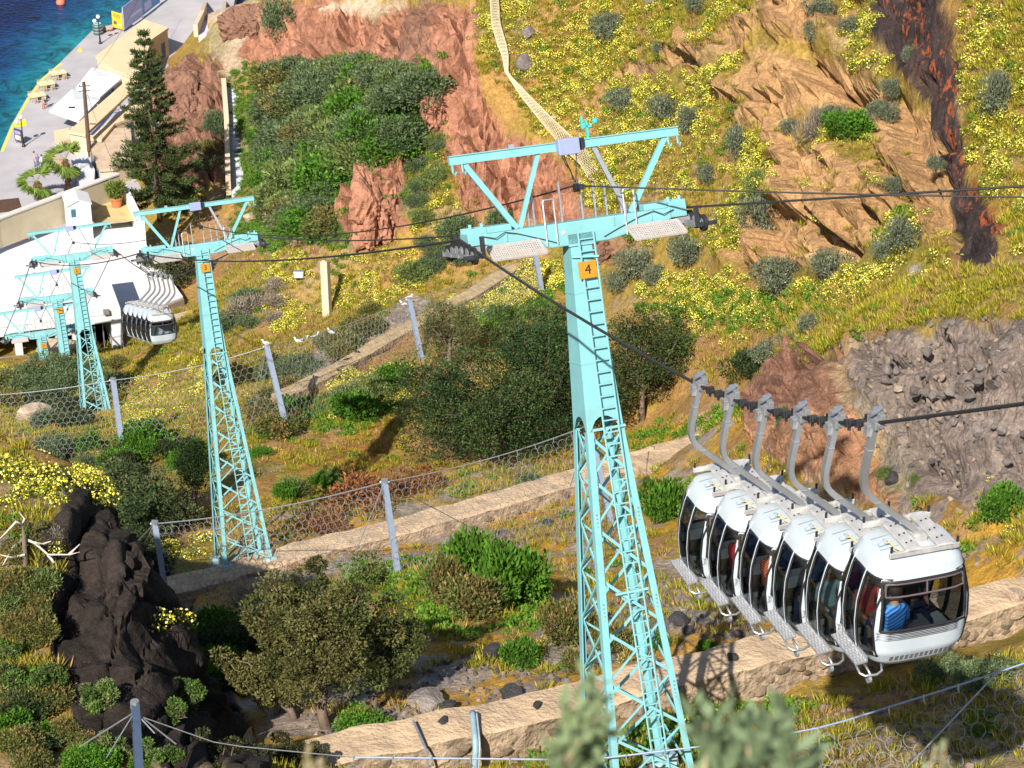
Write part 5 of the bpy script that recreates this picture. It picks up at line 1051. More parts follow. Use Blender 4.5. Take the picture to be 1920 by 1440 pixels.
board(29,268,42,272,1.5,'notice_board',mat('navy_board', (.06, .05, .12), .6),'dark notice board beside the near quay lamp','sign',[(.1, .9, .6, .85, mat('violet_print', (.3, .25, .5), .6)), (.15, .6, .15, .5, mat('white_print', (.6, .6, .62), .6)), (.65, .9, .15, .5, mat('tan_print', (.5, .4, .2), .6))])
g = level_line([(114,7)], 0)[0]; by = MB(); by.ball(g + (0, 0, .15), .62, 14, 10); tag(by.build('buoy', mat('coral_buoy', (.70, .16, .09), .5), None, True), 'coral-red round buoy floating off the quay', 'buoy'); 
def upole(pb, ptop, D0, label, wid=.2, arms=True, m=WOOD):
    a = at(*pb, D0); t = at(*ptop, D0 + 1); r = empty('utility_pole', a, label=label, cat='utility pole'); MB().tube([(0, 0, -1), (t - a) * .5, t - a], [wid, wid * .9, wid * .75], 8).build('shaft', m, r)
    if arms:
        for k, z in enumerate((.93, .85)): q = (t - a) * z; MB().bar(q + (-.6, 0, 0), q + (.6, .2, 0), .09).build('crossbar', m, r); 
        for x in (-.5, 0, .5): q = (t - a) * .93 + (x, .1 * x, .12); MB().lathe([(.05, -.06), (.07, 0), (.04, .1)], 8, q).build('insulator', GALV, r)
        MB().tube([(t - a) * .55, (t - a) * .55 + (-1.2, -.1, .25)], .04, 5).build('lamp_arm', GALV, r); MB().box((t - a) * .55 + (-1.5, -.1, .27), (.7, .25, .12)).build('lamp_head', DARKM, r)
    return a, t
a, ptop1 = upole((166,268),(157,154),253,'dark timber utility pole between the tan roof and the yard wall', .24)
a, ptop2 = upole((677,222),(671,140),212,'slim brown pole rising from the green thicket', .2, False)
def wire(a, b, s, label): tag(MB().tube(sagged(a, b, s, 14), .02, 4).build('overhead_wire', ROPE), label, 'wire', 'overhead wires')
wire(ptop1, at(272,-30,290), 1.0, 'thin overhead wire from the dark utility pole over the tan cafe roof'); wire(ptop1, at(216,315,235), .6, 'thin overhead wire from the dark utility pole to the yard corner')
wire(at(455,300,225), at(640,120,230), .3, 'thin pale cable crossing the green thicket')
# tables and chairs, cart wheel
TBL = mat('cream_cloth', (.62, .52, .34), .85, var=.08); CHW = mat('pale_wood', (.48, .36, .2), .7, var=.15)
def chair(P, rz, label):
    r = empty('cafe_chair', P, rz, label, 'chair', 'cafe chairs on the quay edge'); MB().box((0, 0, .45), (.44, .44, .05)).build('seat', CHW, r)
    for x in (-.19, .19):
        for y in (-.19, .19): MB().box((x, y, .21 if y < 0 else .45), (.05, .05, .42 if y < 0 else .9)).build('leg', CHW, r)
    for z in (.65, .8): MB().box((0, .19, z), (.42, .03, .07)).build('back_slat', CHW, r)
TS = [(109,146,'beside the white parasols'), (87,166,'in the middle of the quay edge row'), (70,188,'where the person in dark clothes sits')]
for px, py, wh in TS:
    g = level_line([(px, py)], QZ)[0]; r = empty('cafe_table', g, .5, 'cream-clothed cafe table ' + wh, 'table', 'cafe tables on the quay edge')
    b = MB(); b.box((0, 0, .76), (1.9, 1.1, .04)); b.box((0, -.56, .68), (1.9, .02, .2)); b.box((0, .56, .68), (1.9, .02, .2)); b.build('tablecloth_top', TBL, r)
    for x in (-.8, .8):
        for y in (-.42, .42): MB().box((x, y, .37), (.07, .07, .74)).build('leg', CHW, r)
    MB().lathe([(.05, .785), (.07, .85), (.04, .95)], 8, (.2, .1, 0)).build('oil_lamp', mat('amber_glass', (.6, .35, .05), .3), r)
    for k, (dx, dy, rz) in enumerate(((-.5, -.95, math.pi), (.5, -.95, math.pi), (-.5, .95, 0), (.5, .95, 0))):
        c_, s_ = math.cos(.5), math.sin(.5); chair(g + (dx * c_ - dy * s_, dx * s_ + dy * c_, 0), .5 + rz, 'pale wooden chair at the cream table ' + wh)
g = level_line([(104,318)], QZ)[0]; r = empty('cart_wheel', g, .3, 'orange wooden cart wheel leaning by the palm', 'cart wheel'); OW = mat('orange_wood', (.62, .28, .04), .7, var=.1)
MB().tube([(.7 * math.cos(a), .05, .72 + .7 * math.sin(a)) for a in np.linspace(0, 6.2832, 25)], .06, 6, False).build('rim', OW, r)
for k in range(10): a = k * .6283; MB().bar((0, .05, .72), (.68 * math.cos(a), .05, .72 + .68 * math.sin(a)), .06).build('spoke', OW, r)
MB().cyl((0, -.1, .72), (0, .2, .72), .13, 10).build('hub', OW, r)
# plant pot
g = level_line([(219,388)], 10.25)[0]; POT = empty('terracotta_pot', g, label='big terracotta pot with a bushy plant in the court', cat='plant pot'); TERRA = mat('terracotta', (.50, .17, .07), .8)
MB().lathe([(.42, 0), (.5, .4), (.56, .85), (.66, .88), (.68, 1.05), (.58, 1.06), (.55, .95), (.02, .94)], 16).build('pot', TERRA, POT)
# stair with cream wall
STEP = mat('pale_step', (.50, .50, .56), .9, var=.1, bump=.1)
def stair(pixels, wdt, rise, label, wall_side, n):
    G_ = np.array([g for g in (ground(*q) for q in pixels) if g is not None]); G_ = resample(G_, .1); G_[:, 2] = np.convolve(np.pad(G_[:, 2], 30, 'edge'), np.ones(61) / 61, 'valid'); P = G_[np.linspace(0, len(G_) - 1, n).astype(int)]
    r = empty('stone_stair', P[0], label=label, cat='stairs'); o0 = P[0]
    for i in range(n - 1):
        a, b_ = P[i] - o0, P[i + 1] - o0; d = b_ - a; d[2] = 0; L = np.linalg.norm(d); d /= L; M = Matrix.Translation(((a + b_) / 2)[:2].tolist() + [b_[2]]) @ Matrix.Rotation(math.atan2(d[1], d[0]), 4, 'Z')
        o = MB().box((0, 0, -.35), (L * 1.02, wdt, 1.0)).build('step', STEP, r); o.matrix_local = M
    nn = np.array((-(P[-1] - P[0])[1], (P[-1] - P[0])[0], 0)); nn /= np.linalg.norm(nn)
    for sd_ in wall_side:
        m = MB()
        for i in range(n - 1): a, b_ = P[i] - o0 + nn * sd_ * (wdt / 2 + .28), P[i + 1] - o0 + nn * sd_ * (wdt / 2 + .28); m.bar(a + (0, 0, .5), b_ + (0, 0, .5), .5, 1.5)
        m.build('parapet', CREAM, r)
stair([(446,362),(444,300),(442,240),(436,165)], 1.25, .2, 'pale stone stair with cream parapet beside the green thicket', (1,), 26)
stair([(388,66),(400,40),(406,10),(412,-25)], 2.0, .2, 'wide pale stair climbing between rocks above the cafe', (1, -1), 10)
# ------------------------------------------------------------------ foliage
def leaf_mat(name, rough=.7, trans=.25): return mat(name, rough=rough, var=.18, scale=3, spec=.2, trans=trans, attr='Col')
LEAF = leaf_mat('leaves'); PETAL = leaf_mat('petals', .6, .3)
BARK = mat('grey_brown_bark', (.14, .10, .075), .9, var=.3, scale=4, bump=.6, bscale=14)
PALEB = mat('bleached_branch', (.48, .43, .38), .9, var=.2)
def unit(v): return v / np.maximum(np.linalg.norm(v, axis=-1, keepdims=True), 1e-9)
def leaves(C, Dn, ln, wd, col, r_, tint=.25, fold=0.0):
    """diamond-shaped leaves at C pointing along Dn"""
    n = len(C); Dn = unit(Dn); s = unit(np.cross(Dn, r_.normal(size=(n, 3)))); ln = np.broadcast_to(ln, n)[:, None]; wd = np.broadcast_to(wd, n)[:, None]
    V = np.stack([C, C + Dn * ln * .45 + s * wd, C + Dn * ln, C + Dn * ln * .45 - s * wd], 1).reshape(-1, 3)
    Q = np.arange(4 * n).reshape(n, 4); k = np.clip(1 + tint * r_.normal(size=(n, 1)), .4, 1.7); c = np.asarray(col) * k if np.ndim(col) == 1 else col * k
    return V, Q, np.repeat(c, 4, 0)
def join(parts):
    V, Q, C, o = [], [], [], 0
    for v, q, c in parts: V.append(v); Q.append(q + o); C.append(c); o += len(v)
    return np.concatenate(V), np.concatenate(Q), np.concatenate(C)
def foliage_mesh(name, parts, m=LEAF):
    V, Q, C = join(parts); me = np_mesh(name, V, Q, colors=np.clip(C, .002, 1)); me.materials.append(m); return me
def sphere_pts(n, r_): return unit(r_.normal(size=(n, 3)))
def blob_leaves(centres, radii, cols, n_each, ln, wd, r_, up=.25, tint=.28, flat=.8, shell=.5):
    parts = []
    for c, r, col, n in zip(centres, radii, cols, n_each):
        d = sphere_pts(n, r_); rad = r * (1 - shell * r_.random((n, 1)) ** 1.6); p = c + d * rad * np.array((1, 1, flat)); dr = d + r_.normal(0, .55, (n, 3)) + np.array((0, 0, up))
        parts.append(leaves(p, dr, ln * r_.uniform(.6, 1.4, n), wd * r_.uniform(.7, 1.3, n), np.array(col), r_, tint))
    return parts
def shrub_mesh(seed, col, n=1500, blade=.11, wid=.022, lobes=9, tint=.3, flat=.75, up=.5, dry=None):
    r_ = np.random.default_rng(seed); cs, rs, cl = [], [], []
    for k in range(lobes):
        a, q = r_.uniform(0, 6.28), math.sqrt(r_.random()) * .62; cs.append(np.array((q * math.cos(a), q * math.sin(a), .28 + .30 * (1 - q) + r_.uniform(-.08, .1)))); rs.append(r_.uniform(.3, .48)); cl.append(np.array(col) * r_.uniform(.78, 1.25) if not dry or r_.random() > .35 else np.array(dry) * r_.uniform(.8, 1.2))
    return foliage_mesh('foliage', blob_leaves(cs, rs, cl, [n // lobes] * lobes, blade, wid, r_, up, tint, flat))
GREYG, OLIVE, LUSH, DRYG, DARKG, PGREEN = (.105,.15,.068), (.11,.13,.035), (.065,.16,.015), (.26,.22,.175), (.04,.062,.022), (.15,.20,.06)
SHRUBS = {'ash': [shrub_mesh(170 + i, (.15, .175, .11), 3400, .095, .019, lobes=12) for i in range(3)], 'grey': [shrub_mesh(100 + i, GREYG, 3400, .095, .019, lobes=12) for i in range(4)], 'green': [shrub_mesh(110 + i, LUSH, 2600, .11, .032, lobes=11) for i in range(3)], 'dry': [shrub_mesh(120 + i, DRYG, 1600, .18, .012, up=.9) for i in range(2)],
          'dark': [shrub_mesh(130 + i, DARKG, 2600, .12, .028) for i in range(2)], 'olive': [shrub_mesh(140 + i, OLIVE, 3000, .10, .024, lobes=12, dry=(.2, .15, .05)) for i in range(3)], 'pale': [shrub_mesh(150 + i, PGREEN, 2800, .13, .02, up=.8, lobes=11) for i in range(2)], 'brown': [shrub_mesh(160 + i, (.20, .085, .035), 2200, .13, .02) for i in range(2)]}
STEMS = {}
def stem_mesh():
    m = MB()
    for k in range(7):
        a = k * .9; m.tube([(0, 0, -.15), (.15 * math.cos(a), .15 * math.sin(a), .2), (.4 * math.cos(a), .4 * math.sin(a), .5)], [.03, .02, .008], 4)
    me = m.mesh('stems'); me.materials.append(BARK); return me
STEMM = stem_mesh()
def shrub(P, rx, rz, kind, label, group=None, name='shrub', cat='shrub', ry=None):
    r = empty(name, P, random.uniform(0, 6.28), label, cat, group); o = link('foliage', random.choice(SHRUBS[kind]), r); o.scale = (rx * 1.05, (ry or rx) * 1.05, rz); s = link('stems', STEMM, r); s.scale = (rx, rx, rz); return r
def shrub_px(px, py, wpx, hpx, kind, label, group=None, **k):   # px,py: middle of the plant in the photo; stands on the hillside below
    g = ground(px, py + hpx * .35, k.pop('dmin', 34))
    if g is None: return None
    D = pix(g)[0, 2]; return shrub(g - (0, 0, .05), wpx * D / FPX / 2 * 1.15, hpx * D / FPX / .9 * .92, kind, label, group, **k)
# single shrubs on the slopes
L1 = 'grey-green rounded shrub among yellow flowers on the slope behind tower 4'
for q in ((1380,270,70,75),(1250,205,75,60),(1170,190,70,45),(1145,55,80,60),(1310,8,60,36),(1330,330,50,40),(1290,230,40,70),(1240,90,40,30)): shrub_px(*q, 'ash', L1, 'shrubs on the flower slope')
L2 = 'grey-green shrub on the tan sandstone slope left of the dark lava vein'
for q in ((1530,62,50,56),(1535,15,60,40),(1590,50,44,40),(1705,105,34,40),(1655,210,60,50),(1670,165,50,40),(1565,215,60,40),(1480,240,40,36),(1755,310,40,36),(1675,345,46,36)): shrub_px(*q, 'ash', L2, 'shrubs on the sandstone slope')
shrub_px(1515,250,60,90,'dry','dry mauve-grey shrub on the sandstone slope'); shrub_px(1590,235,90,60,'green','green flowering shrub beside the dry mauve-grey one')
shrub_px(1862,185,70,110,'ash','tall grey-green shrub right of the lava vein'); shrub_px(1425,405,90,110,'ash','large grey-green shrub beside the right sheaves of tower 4'); shrub_px(1430,350,60,60,'pale','pale shrub crossed by the black ropes')
L3 = 'grey-green shrub on the slope right of the mast of tower 4'
for q in ((1195,495,90,60),(1290,475,80,70),(1160,530,60,40),(1465,520,110,70),(1560,500,90,60),(1230,520,60,40),(1700,440,80,80),(1660,470,60,50)): shrub_px(*q, 'ash', L3, 'shrubs right of tower 4')
L4 = 'dusty green shrub on the ledge above the brown rock'
for q in ((1520,610,60,36),(1480,640,70,44),(1440,665,80,46)): shrub_px(*q, 'ash', L4, 'shrubs above the brown rock')
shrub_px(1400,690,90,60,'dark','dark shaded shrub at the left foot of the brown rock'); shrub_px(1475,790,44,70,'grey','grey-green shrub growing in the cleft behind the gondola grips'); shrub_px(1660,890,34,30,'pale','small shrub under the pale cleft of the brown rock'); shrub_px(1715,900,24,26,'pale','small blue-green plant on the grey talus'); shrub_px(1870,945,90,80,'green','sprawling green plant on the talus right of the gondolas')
# thicket behind the lower ropes
L5 = 'grey-green shrub in the thicket between stair and red rock'
thick = [(95, [(520,140),(640,125),(810,140),(810,200),(770,260),(700,290),(630,330),(610,440),(560,440),(520,390),(515,250)], ('grey', 'grey', 'green', 'olive', 'grey', 'pale'), L5, 'thicket between stair and red rock', (75, 140), .5)]
def fill(n, poly, kinds, label, group, wr=(40, 80), asp=.6, dmin=34):
    xs = [p[0] for p in poly]; ys = [p[1] for p in poly]; k = 0
    while k < n:
        x, y = random.uniform(min(xs), max(xs)), random.uniform(min(ys), max(ys))
        if not inpoly(x, y, poly): continue
        w_ = random.uniform(*wr); kd = random.choice(kinds); shrub_px(x, y, w_, w_ * asp, kd, label.replace('grey-green', {'grey': 'grey-green', 'olive': 'olive', 'green': 'bright green', 'dry': 'dry straw', 'pale': 'pale green', 'dark': 'dark green', 'brown': 'brown', 'ash': 'grey-green'}[kd]), group, dmin=dmin, name='bush' if ' bush' in label else 'scrub' if 'scrub' in label else 'herb_clump' if 'herb' in label else 'shrub', cat='bush' if ' bush' in label else 'scrub' if 'scrub' in label else 'herb' if 'herb' in label else 'shrub'); k += 1
for a in thick: fill(*a)
fill(26, [(640,260),(780,220),(800,250),(720,330),(640,330)], ('green', 'dark', 'green'), 'grey-green bush in the hollow left of the red cliff', 'bushes in the hollow', (40, 70))
fill(16, [(482,160),(520,170),(530,300),(520,400),(484,370),(480,260)], ('green', 'grey', 'grey'), 'grey-green low bush beside the stone stair', 'bushes beside the stair', (30, 50), .7)
fill(7, [(560,190),(640,200),(620,330),(560,340)], ('green', 'pale'), 'grey-green low bush between thicket shrubs', 'low bushes in the thicket', (30, 60), .5)
fill(9, [(770,300),(830,240),(840,320),(800,420),(760,390)], ('grey', 'pale'), 'grey-green shrub on the ledge between red rock and red cliff', 'shrubs between the red rocks', (30, 60))
fill(12, [(820,420),(960,400),(900,470),(780,540),(760,500)], ('grey', 'grey', 'pale'), 'grey-green shrub below the left sheaves of tower 4', 'shrubs below the sheaves', (40, 80))
fill(9, [(590,620),(700,570),(740,600),(650,660),(590,680)], ('grey', 'olive'), 'grey-green shrub beside the stony path', 'shrubs beside the stony path', (50, 90), .55)
fill(10, [(500,680),(600,660),(560,720),(480,760)], ('grey', 'olive'), 'grey-green shrub behind the gull fence', 'shrubs behind the gull fence', (40, 80), .6)
fill(8, [(400,560),(560,500),(600,540),(440,640)], ('dry', 'grey', 'dry'), 'grey-green shrub along the dirt path', 'shrubs along the dirt path', (50, 90), .45)
fill(14, [(0,690),(220,670),(260,720),(0,760)], ('grey', 'olive', 'grey'), 'grey-green shrub below the station towers', 'shrubs below the station', (40, 90), .5, 100)
fill(10, [(50,740),(150,740),(150,800),(60,790)], ('dark', 'grey'), 'grey-green shrub behind the ring net near tower 2', 'shrubs behind the ring net', (40, 70), .6, 100)
fill(8, [(0,830),(120,830),(200,900),(130,910),(0,880)], ('grey', 'olive'), 'grey-green shrub beyond the crag rim', 'shrubs beyond the crag', (50, 90), .6, 100)
fill(16, [(150,830),(250,810),(390,830),(380,880),(200,900)], ('green', 'green', 'dark'), 'grey-green bush in the lush clump left of tower 3', 'lush bushes left of tower 3', (50, 90), .7, 100)
fill(4, [(380,130),(400,150),(405,300),(400,340),(385,320)], ('grey', 'olive'), 'grey-green shrub against the cream stair parapet', 'shrubs by the stair parapet', (40, 60), 1.0)
fill(6, [(640,690),(760,690),(760,760),(600,770)], ('green', 'pale'), 'grey-green bush beneath the yellow flowers by the narrow wall', 'bushes by the narrow wall', (60, 100), .6)
fill(7, [(470,780),(560,760),(540,830),(480,860)], ('green', 'olive'), 'grey-green bush at the foot of the leaning fence post', 'bushes at the leaning post', (40, 80), .6)
fill(6, [(540,890),(640,880),(620,930),(540,930)], ('green', 'pale'), 'grey-green herb clump on the orange meadow right of tower 3', 'herb clumps on the orange meadow', (40, 60), .6)
shrub_px(520,40,85,75,'grey','dusty olive shrub above the red rocks at the wide stair')
shrub_px(1000,905,60,44,'grey','grey shrub just behind the long pale wall'); shrub_px(690,935,150,60,'brown','rust-brown dead shrub heaped behind the ring net'); shrub_px(770,905,110,45,'brown','rust-brown dead shrub right of the wire-topped post'); shrub_px(610,975,90,50,'brown','rust-brown dead shrub nearest the foot of tower 3')
# bushes between the two pale walls
for q in ((830,1100,110,110),(900,1060,130,120),(960,1090,130,140),(880,1130,130,90),(1000,1110,60,80)): shrub_px(*q, 'olive' if q[0] < 900 else 'green', 'bushy olive-green thicket plant right of the wire-topped post', 'thicket between the pale walls')
shrub_px(1070,1165,115,110,'olive','rounded dark olive bush left of the foot of tower 4'); shrub_px(976,1232,80,62,'green','small round bright green bush beside the black boulder'); shrub_px(1075,1245,70,50,'olive','low olive bush touching the leg of tower 4'); shrub_px(1150,1200,80,70,'olive','olive bush seen through the legs of tower 4'); shrub_px(680,1365,110,45,'green','flat bright green juniper on the edge of the rubble-faced wall'); shrub_px(1240,940,90,110,'green','green bush with pale twigs behind the last gondola'); shrub_px(1230,1205,50,36,'green','small green bush right of the foot of tower 4'); shrub_px(1330,1215,44,30,'green','low green bush above the rubble-faced wall')
shrub_px(1850,1270,130,60,'grey','grey heath shrub behind the near ring net'); shrub_px(1770,1255,110,50,'grey','grey heath shrub below the front gondola'); shrub_px(830,1080,60,70,'green','leafy green bush at the foot of the wire-topped post'); shrub_px(420,1180,110,70,'green','green bush below the first post of the long fence'); shrub_px(470,1200,90,60,'dark','dark bush left of the olive juniper'); shrub_px(450,1120,130,50,'dry','pale twiggy brush under the ring net')
# ------------------------------------------------------------------ trees
def tree(base, crown_c, rx, ry, rz, col, n, label, name='juniper_tree', blobs=34, ln=.16, wd=.045, lean=None, group=None, col2=None, seed=0, trunk_r=.22, up=.2, flat=.7, cat='tree', bs=(.22, .36), limbs=False):
    r_ = np.random.default_rng(seed + 500); base = np.array(base, float); cc = np.array(crown_c, float) - base; root = empty(name, base, label=label, cat=cat, group=group)
    cs, rs, cl = [], [], []; R = np.array((rx, ry, rz))
    if not limbs:
        for k in range(blobs):
            d = sphere_pts(1, r_)[0]; q = r_.random() ** .4; cs.append(cc + d * R * q * .84); rs.append(min(rx, rz * 1.2) * r_.uniform(*bs)); cl.append(np.array(col2 if col2 is not None and r_.random() < .35 else col) * r_.uniform(.6, 1.4))
    nl = max(4, blobs // 5) if limbs else blobs // 12; pal = [col, col, col2 if col2 is not None else col]
    for k in range(nl):                                    # limbs: clumps strung along each, ragged ends
        d = unit(np.array((math.cos(k * 2.4), math.sin(k * 2.4), r_.uniform(-.55, 1.0)))); d = unit(d + r_.normal(0, .15, 3)); reach = r_.uniform(.72, 1.12) * (1 if limbs else 1.12); tone = r_.uniform(.75, 1.3); cc_ = np.array(pal[r_.integers(3)])
        for j in range(5):
            f = .35 + .65 * (j + r_.random() * .6) / 5; p = cc + d * R * reach * f + r_.normal(0, .10, 3) * R; cs.append(p); rs.append(min(rx, rz * 1.2) * r_.uniform(*bs) * (1.15 - .35 * f)); cl.append(cc_ * tone * r_.uniform(.75, 1.25))
    blobs = len(cs)
    link('crown', foliage_mesh('crown', blob_leaves(cs, rs, cl, [n // blobs] * blobs, ln, wd, r_, up, .3, flat, .38)), root)
    m = MB(); top = cc + np.array((0, 0, rz * .2)); mid = cc * .5 + r_.normal(0, .15, 3); m.tube([(0, 0, -.4), mid * .5 + r_.normal(0, .1, 3), mid, cc, top], [trunk_r, trunk_r * .8, trunk_r * .65, trunk_r * .4, .03], 7)
    for k in range(0, blobs, 2): s = mid + (cc - mid) * r_.random(); m.tube([s, (s + cs[k]) / 2 + r_.normal(0, .12, 3) - (0, 0, .1), cs[k]], [trunk_r * .35, trunk_r * .2, .015], 5)
    m.build('trunk', BARK, root, True); return root
def tree_px(bx, by, cx, cy, rxp, ryp, col, n, label, dmin=34, **k):
    g = ground(bx, by, dmin); D = pix(g)[0, 2]; c = at(cx, cy, D); s = D / FPX; return tree(g, c, rxp * s, rxp * s * .85, ryp * s / .93, col, n, label, **k)
JUN, JUN2, OLJ, OLJ2 = (.028,.06,.018), (.052,.082,.024), (.075,.09,.026), (.115,.11,.036)
tree_px(930,868,890,765,170,112,JUN,34000,'largest dark juniper of the clump behind the long fence',col2=JUN2,seed=1,blobs=80,group='junipers behind the long fence',dmin=90)
tree_px(1050,840,1040,700,140,125,JUN,28000,'dark juniper of the clump showing left of the mast of tower 4',col2=(.07,.09,.03),seed=2,blobs=80,group='junipers behind the long fence',dmin=90)
tree_px(1205,790,1215,665,92,112,JUN2,16000,'olive-dark juniper of the clump right of the mast of tower 4',col2=(.11,.085,.04),seed=3,blobs=60,group='junipers behind the long fence',dmin=90)
tree_px(985,700,1000,615,105,50,(.075,.10,.03),12000,'low spreading juniper at the top of the dark clump',col2=JUN2,seed=4,blobs=30,group='junipers behind the long fence',dmin=90)
tree_px(850,720,845,625,62,70,(.12,.13,.05),9000,'feathery olive tamarisk beside the wire-wrapped post',name='tamarisk_tree',seed=5,blobs=24,ln=.3,wd=.02,up=.8,dmin=90)
tree_px(615,1365,600,1185,150,175,OLJ,42000,'big ragged olive juniper in front of the long pale wall',col2=OLJ2,seed=6,limbs=True,blobs=110,ln=.10,wd=.03,bs=(.14,.30),trunk_r=.2)
tree_px(560,1350,500,1265,95,60,OLJ2,12000,'lower spreading juniper beside the big ragged one',col2=OLJ,seed=7,limbs=True,blobs=45,ln=.10,wd=.03,bs=(.18,.36),trunk_r=.14)
tree_px(700,1330,735,1215,80,55,OLJ,10000,'small juniper at the right skirt of the big ragged one',col2=(.08,.10,.03),seed=8,limbs=True,blobs=40,ln=.10,wd=.03,bs=(.18,.36),trunk_r=.12)
tree_px(255,1010,255,950,110,75,(.055,.085,.03),20000,'dense green juniper behind the rim of the dark crag',col2=(.09,.11,.045),seed=9,blobs=46,dmin=100)
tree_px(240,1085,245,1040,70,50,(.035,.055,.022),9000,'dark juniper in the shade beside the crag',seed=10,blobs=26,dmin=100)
tree_px(367,962,364,880,27,72,(.028,.052,.016),9000,'slender dark cypress left of tower 3',name='cypress_tree',seed=11,blobs=26,ln=.14,wd=.03,flat=1.2,up=1.0,bs=(.5,.75),dmin=100)
tree_px(350,985,345,955,24,34,(.20,.10,.04),3500,'rust-brown dying juniper at the foot of the cypress',seed=12,blobs=16,dmin=100)
tree_px(330,530,325,500,60,50,(.07,.08,.035),9000,'dark olive tree behind the gondolas at the station',name='olive_tree',seed=13,blobs=26,ln=.2,wd=.06,dmin=120)
tree_px(330,395,315,365,60,40,(.055,.085,.03),9000,'dark leafy tree under the big pine behind the terrace',name='olive_tree',seed=14,blobs=26,ln=.22,wd=.07,dmin=120)
CR = 'bright green juniper bush on the shelf below the dark crag'
for i, q in enumerate(((195,1350,190,1318,45,48),(350,1335,352,1305,34,36),(45,1320,50,1285,75,40),(90,1400,85,1395,80,32),(190,1420,190,1412,70,28),(330,1350,320,1335,26,24),(10,1240,10,1225,36,24),(300,1425,290,1420,60,26))):
    tree_px(*q, (.085,.15,.03), 8000, CR, col2=(.12,.155,.05), seed=20 + i, blobs=28, ln=.075, wd=.022, trunk_r=.06, bs=(.2,.38), group='juniper bushes below the crag', name='juniper_bush', cat='bush')
for i, q in enumerate(((420,1435,430,1425,90,34),(560,1440,560,1432,80,30))):
    tree_px(*q, (.05,.055,.02), 7000, 'dark brownish juniper bush before the near fence cable', seed=30 + i, blobs=26, ln=.075, wd=.022, trunk_r=.06, bs=(.2,.38), group='dark bushes before the fence', name='juniper_bush', cat='bush')
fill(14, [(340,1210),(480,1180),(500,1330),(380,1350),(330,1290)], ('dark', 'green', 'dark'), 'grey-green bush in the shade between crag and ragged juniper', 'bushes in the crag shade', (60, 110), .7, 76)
fill(16, [(0,1290),(90,1300),(150,1370),(280,1440),(0,1440)], ('dark', 'olive', 'olive', 'green'), 'grey-green scrub on the shelf at the foot of the crag', 'scrub at the crag foot', (50, 100), .6)
# shrubs on the crag, a bare tree
fill(12, [(0,1060),(60,1060),(90,1150),(60,1200),(0,1180)], ('olive', 'olive', 'pale'), 'grey-green scrub on top of the dark crag', 'scrub on the crag', (50, 90), .7)
fill(7, [(0,985),(70,970),(110,1000),(60,1040),(0,1040)], ('dry', 'olive'), 'grey-green scrub near the bare tree on the crag', 'scrub by the bare tree', (40, 70), .6)
g = ground(48,1075); D = pix(g)[0, 2]; bt = empty('bare_tree', g, label='leafless pale tree on the rim of the dark crag', cat='tree'); m = MB(); r_ = np.random.default_rng(77); s_ = D / FPX
def B_(px, py, dd=0): return at(px, py, D + dd) - g
m.tube([(0, 0, -.3), B_(47,1040), B_(45,1010), B_(42,985)], [.10, .08, .06, .03], 6); br = m.build('trunk', BARK, bt, True)
for pts in (([(45,1010),(65,1018),(90,1040),(130,1040),(150,1035)]), ([(90,1040),(105,1060),(108,1078)]), ([(130,1040),(140,1030),(150,1020)]), ([(42,985),(30,978),(10,1000),(-10,1020)]), ([(45,1010),(25,1025),(5,1060)]), ([(42,985),(46,972),(35,960)]), ([(47,1040),(20,1045),(0,1040)]), ([(65,1018),(80,1020),(95,1015)]), ([(60,1095),(85,1090),(100,1110),(120,1105)]), ([(60,1095),(75,1120),(90,1150)])):
    k = len(pts); MB().tube([B_(*p, r_.uniform(-.4, .4)) for p in pts], np.linspace(.05, .012, k), 5).build('branch', PALEB, bt, True)
# tall pine with tiers of upswept branches
def norfolk(P, H, label):
    r_ = np.random.default_rng(5); root = empty('norfolk_pine', P, label=label, cat='tree'); MB().tube([(0, 0, -.5), (-.1, 0, H * .4), (-.25, 0, H * .75), (-.3, 0, H)], [.28, .2, .1, .02], 8).build('trunk', BARK, root, True)
    parts = []; tw = MB()
    for k in range(21):
        f = k / 20; z = H * (.10 + .88 * f); L = (4.0 * (1 - f) ** .75 + .35) * r_.uniform(.8, 1.1); nb = 6 if f < .8 else 5; a0 = r_.uniform(0, 6)
        for b in range(nb):
            if r_.random() < .08: continue
            a = a0 + b * 6.283 / nb + r_.normal(0, .15); ll = L * r_.uniform(.7, 1.15); d = np.array((math.cos(a), math.sin(a), 0)); c0 = np.array((-.3 * z / H, 0, z)); tw.tube([c0, c0 + d * ll * .5 - (0, 0, .1 * ll), c0 + d * ll + (0, 0, .05 * ll)], [.05, .03, .01], 4)
            n = int(150 * ll / 2 + 45); t = .25 + .8 * r_.random(n); p = c0 + d * (ll * t)[:, None] + np.stack([0 * t, 0 * t, -.4 * ll * t * (1 - t) + .05 * ll * t], 1) + r_.normal(0, .07 + .02 * ll, (n, 3)); dr = d * .7 + r_.normal(0, .5, (n, 3)) + np.array((0, 0, .7)); parts.append(leaves(p, dr, .42 * r_.uniform(.6, 1.3, n), .05, np.array((.065, .095, .03)) * r_.uniform(.75, 1.35), r_, .3))
    link('crown', foliage_mesh('crown', parts), root); tw.build('branches', BARK, root)['kind'] = 'stuff'
Pn = at(299,398,226); norfolk((Pn[0], Pn[1], Pn[2] - .5), 19.0, 'tall tiered pine beside the cream yard on the quay')
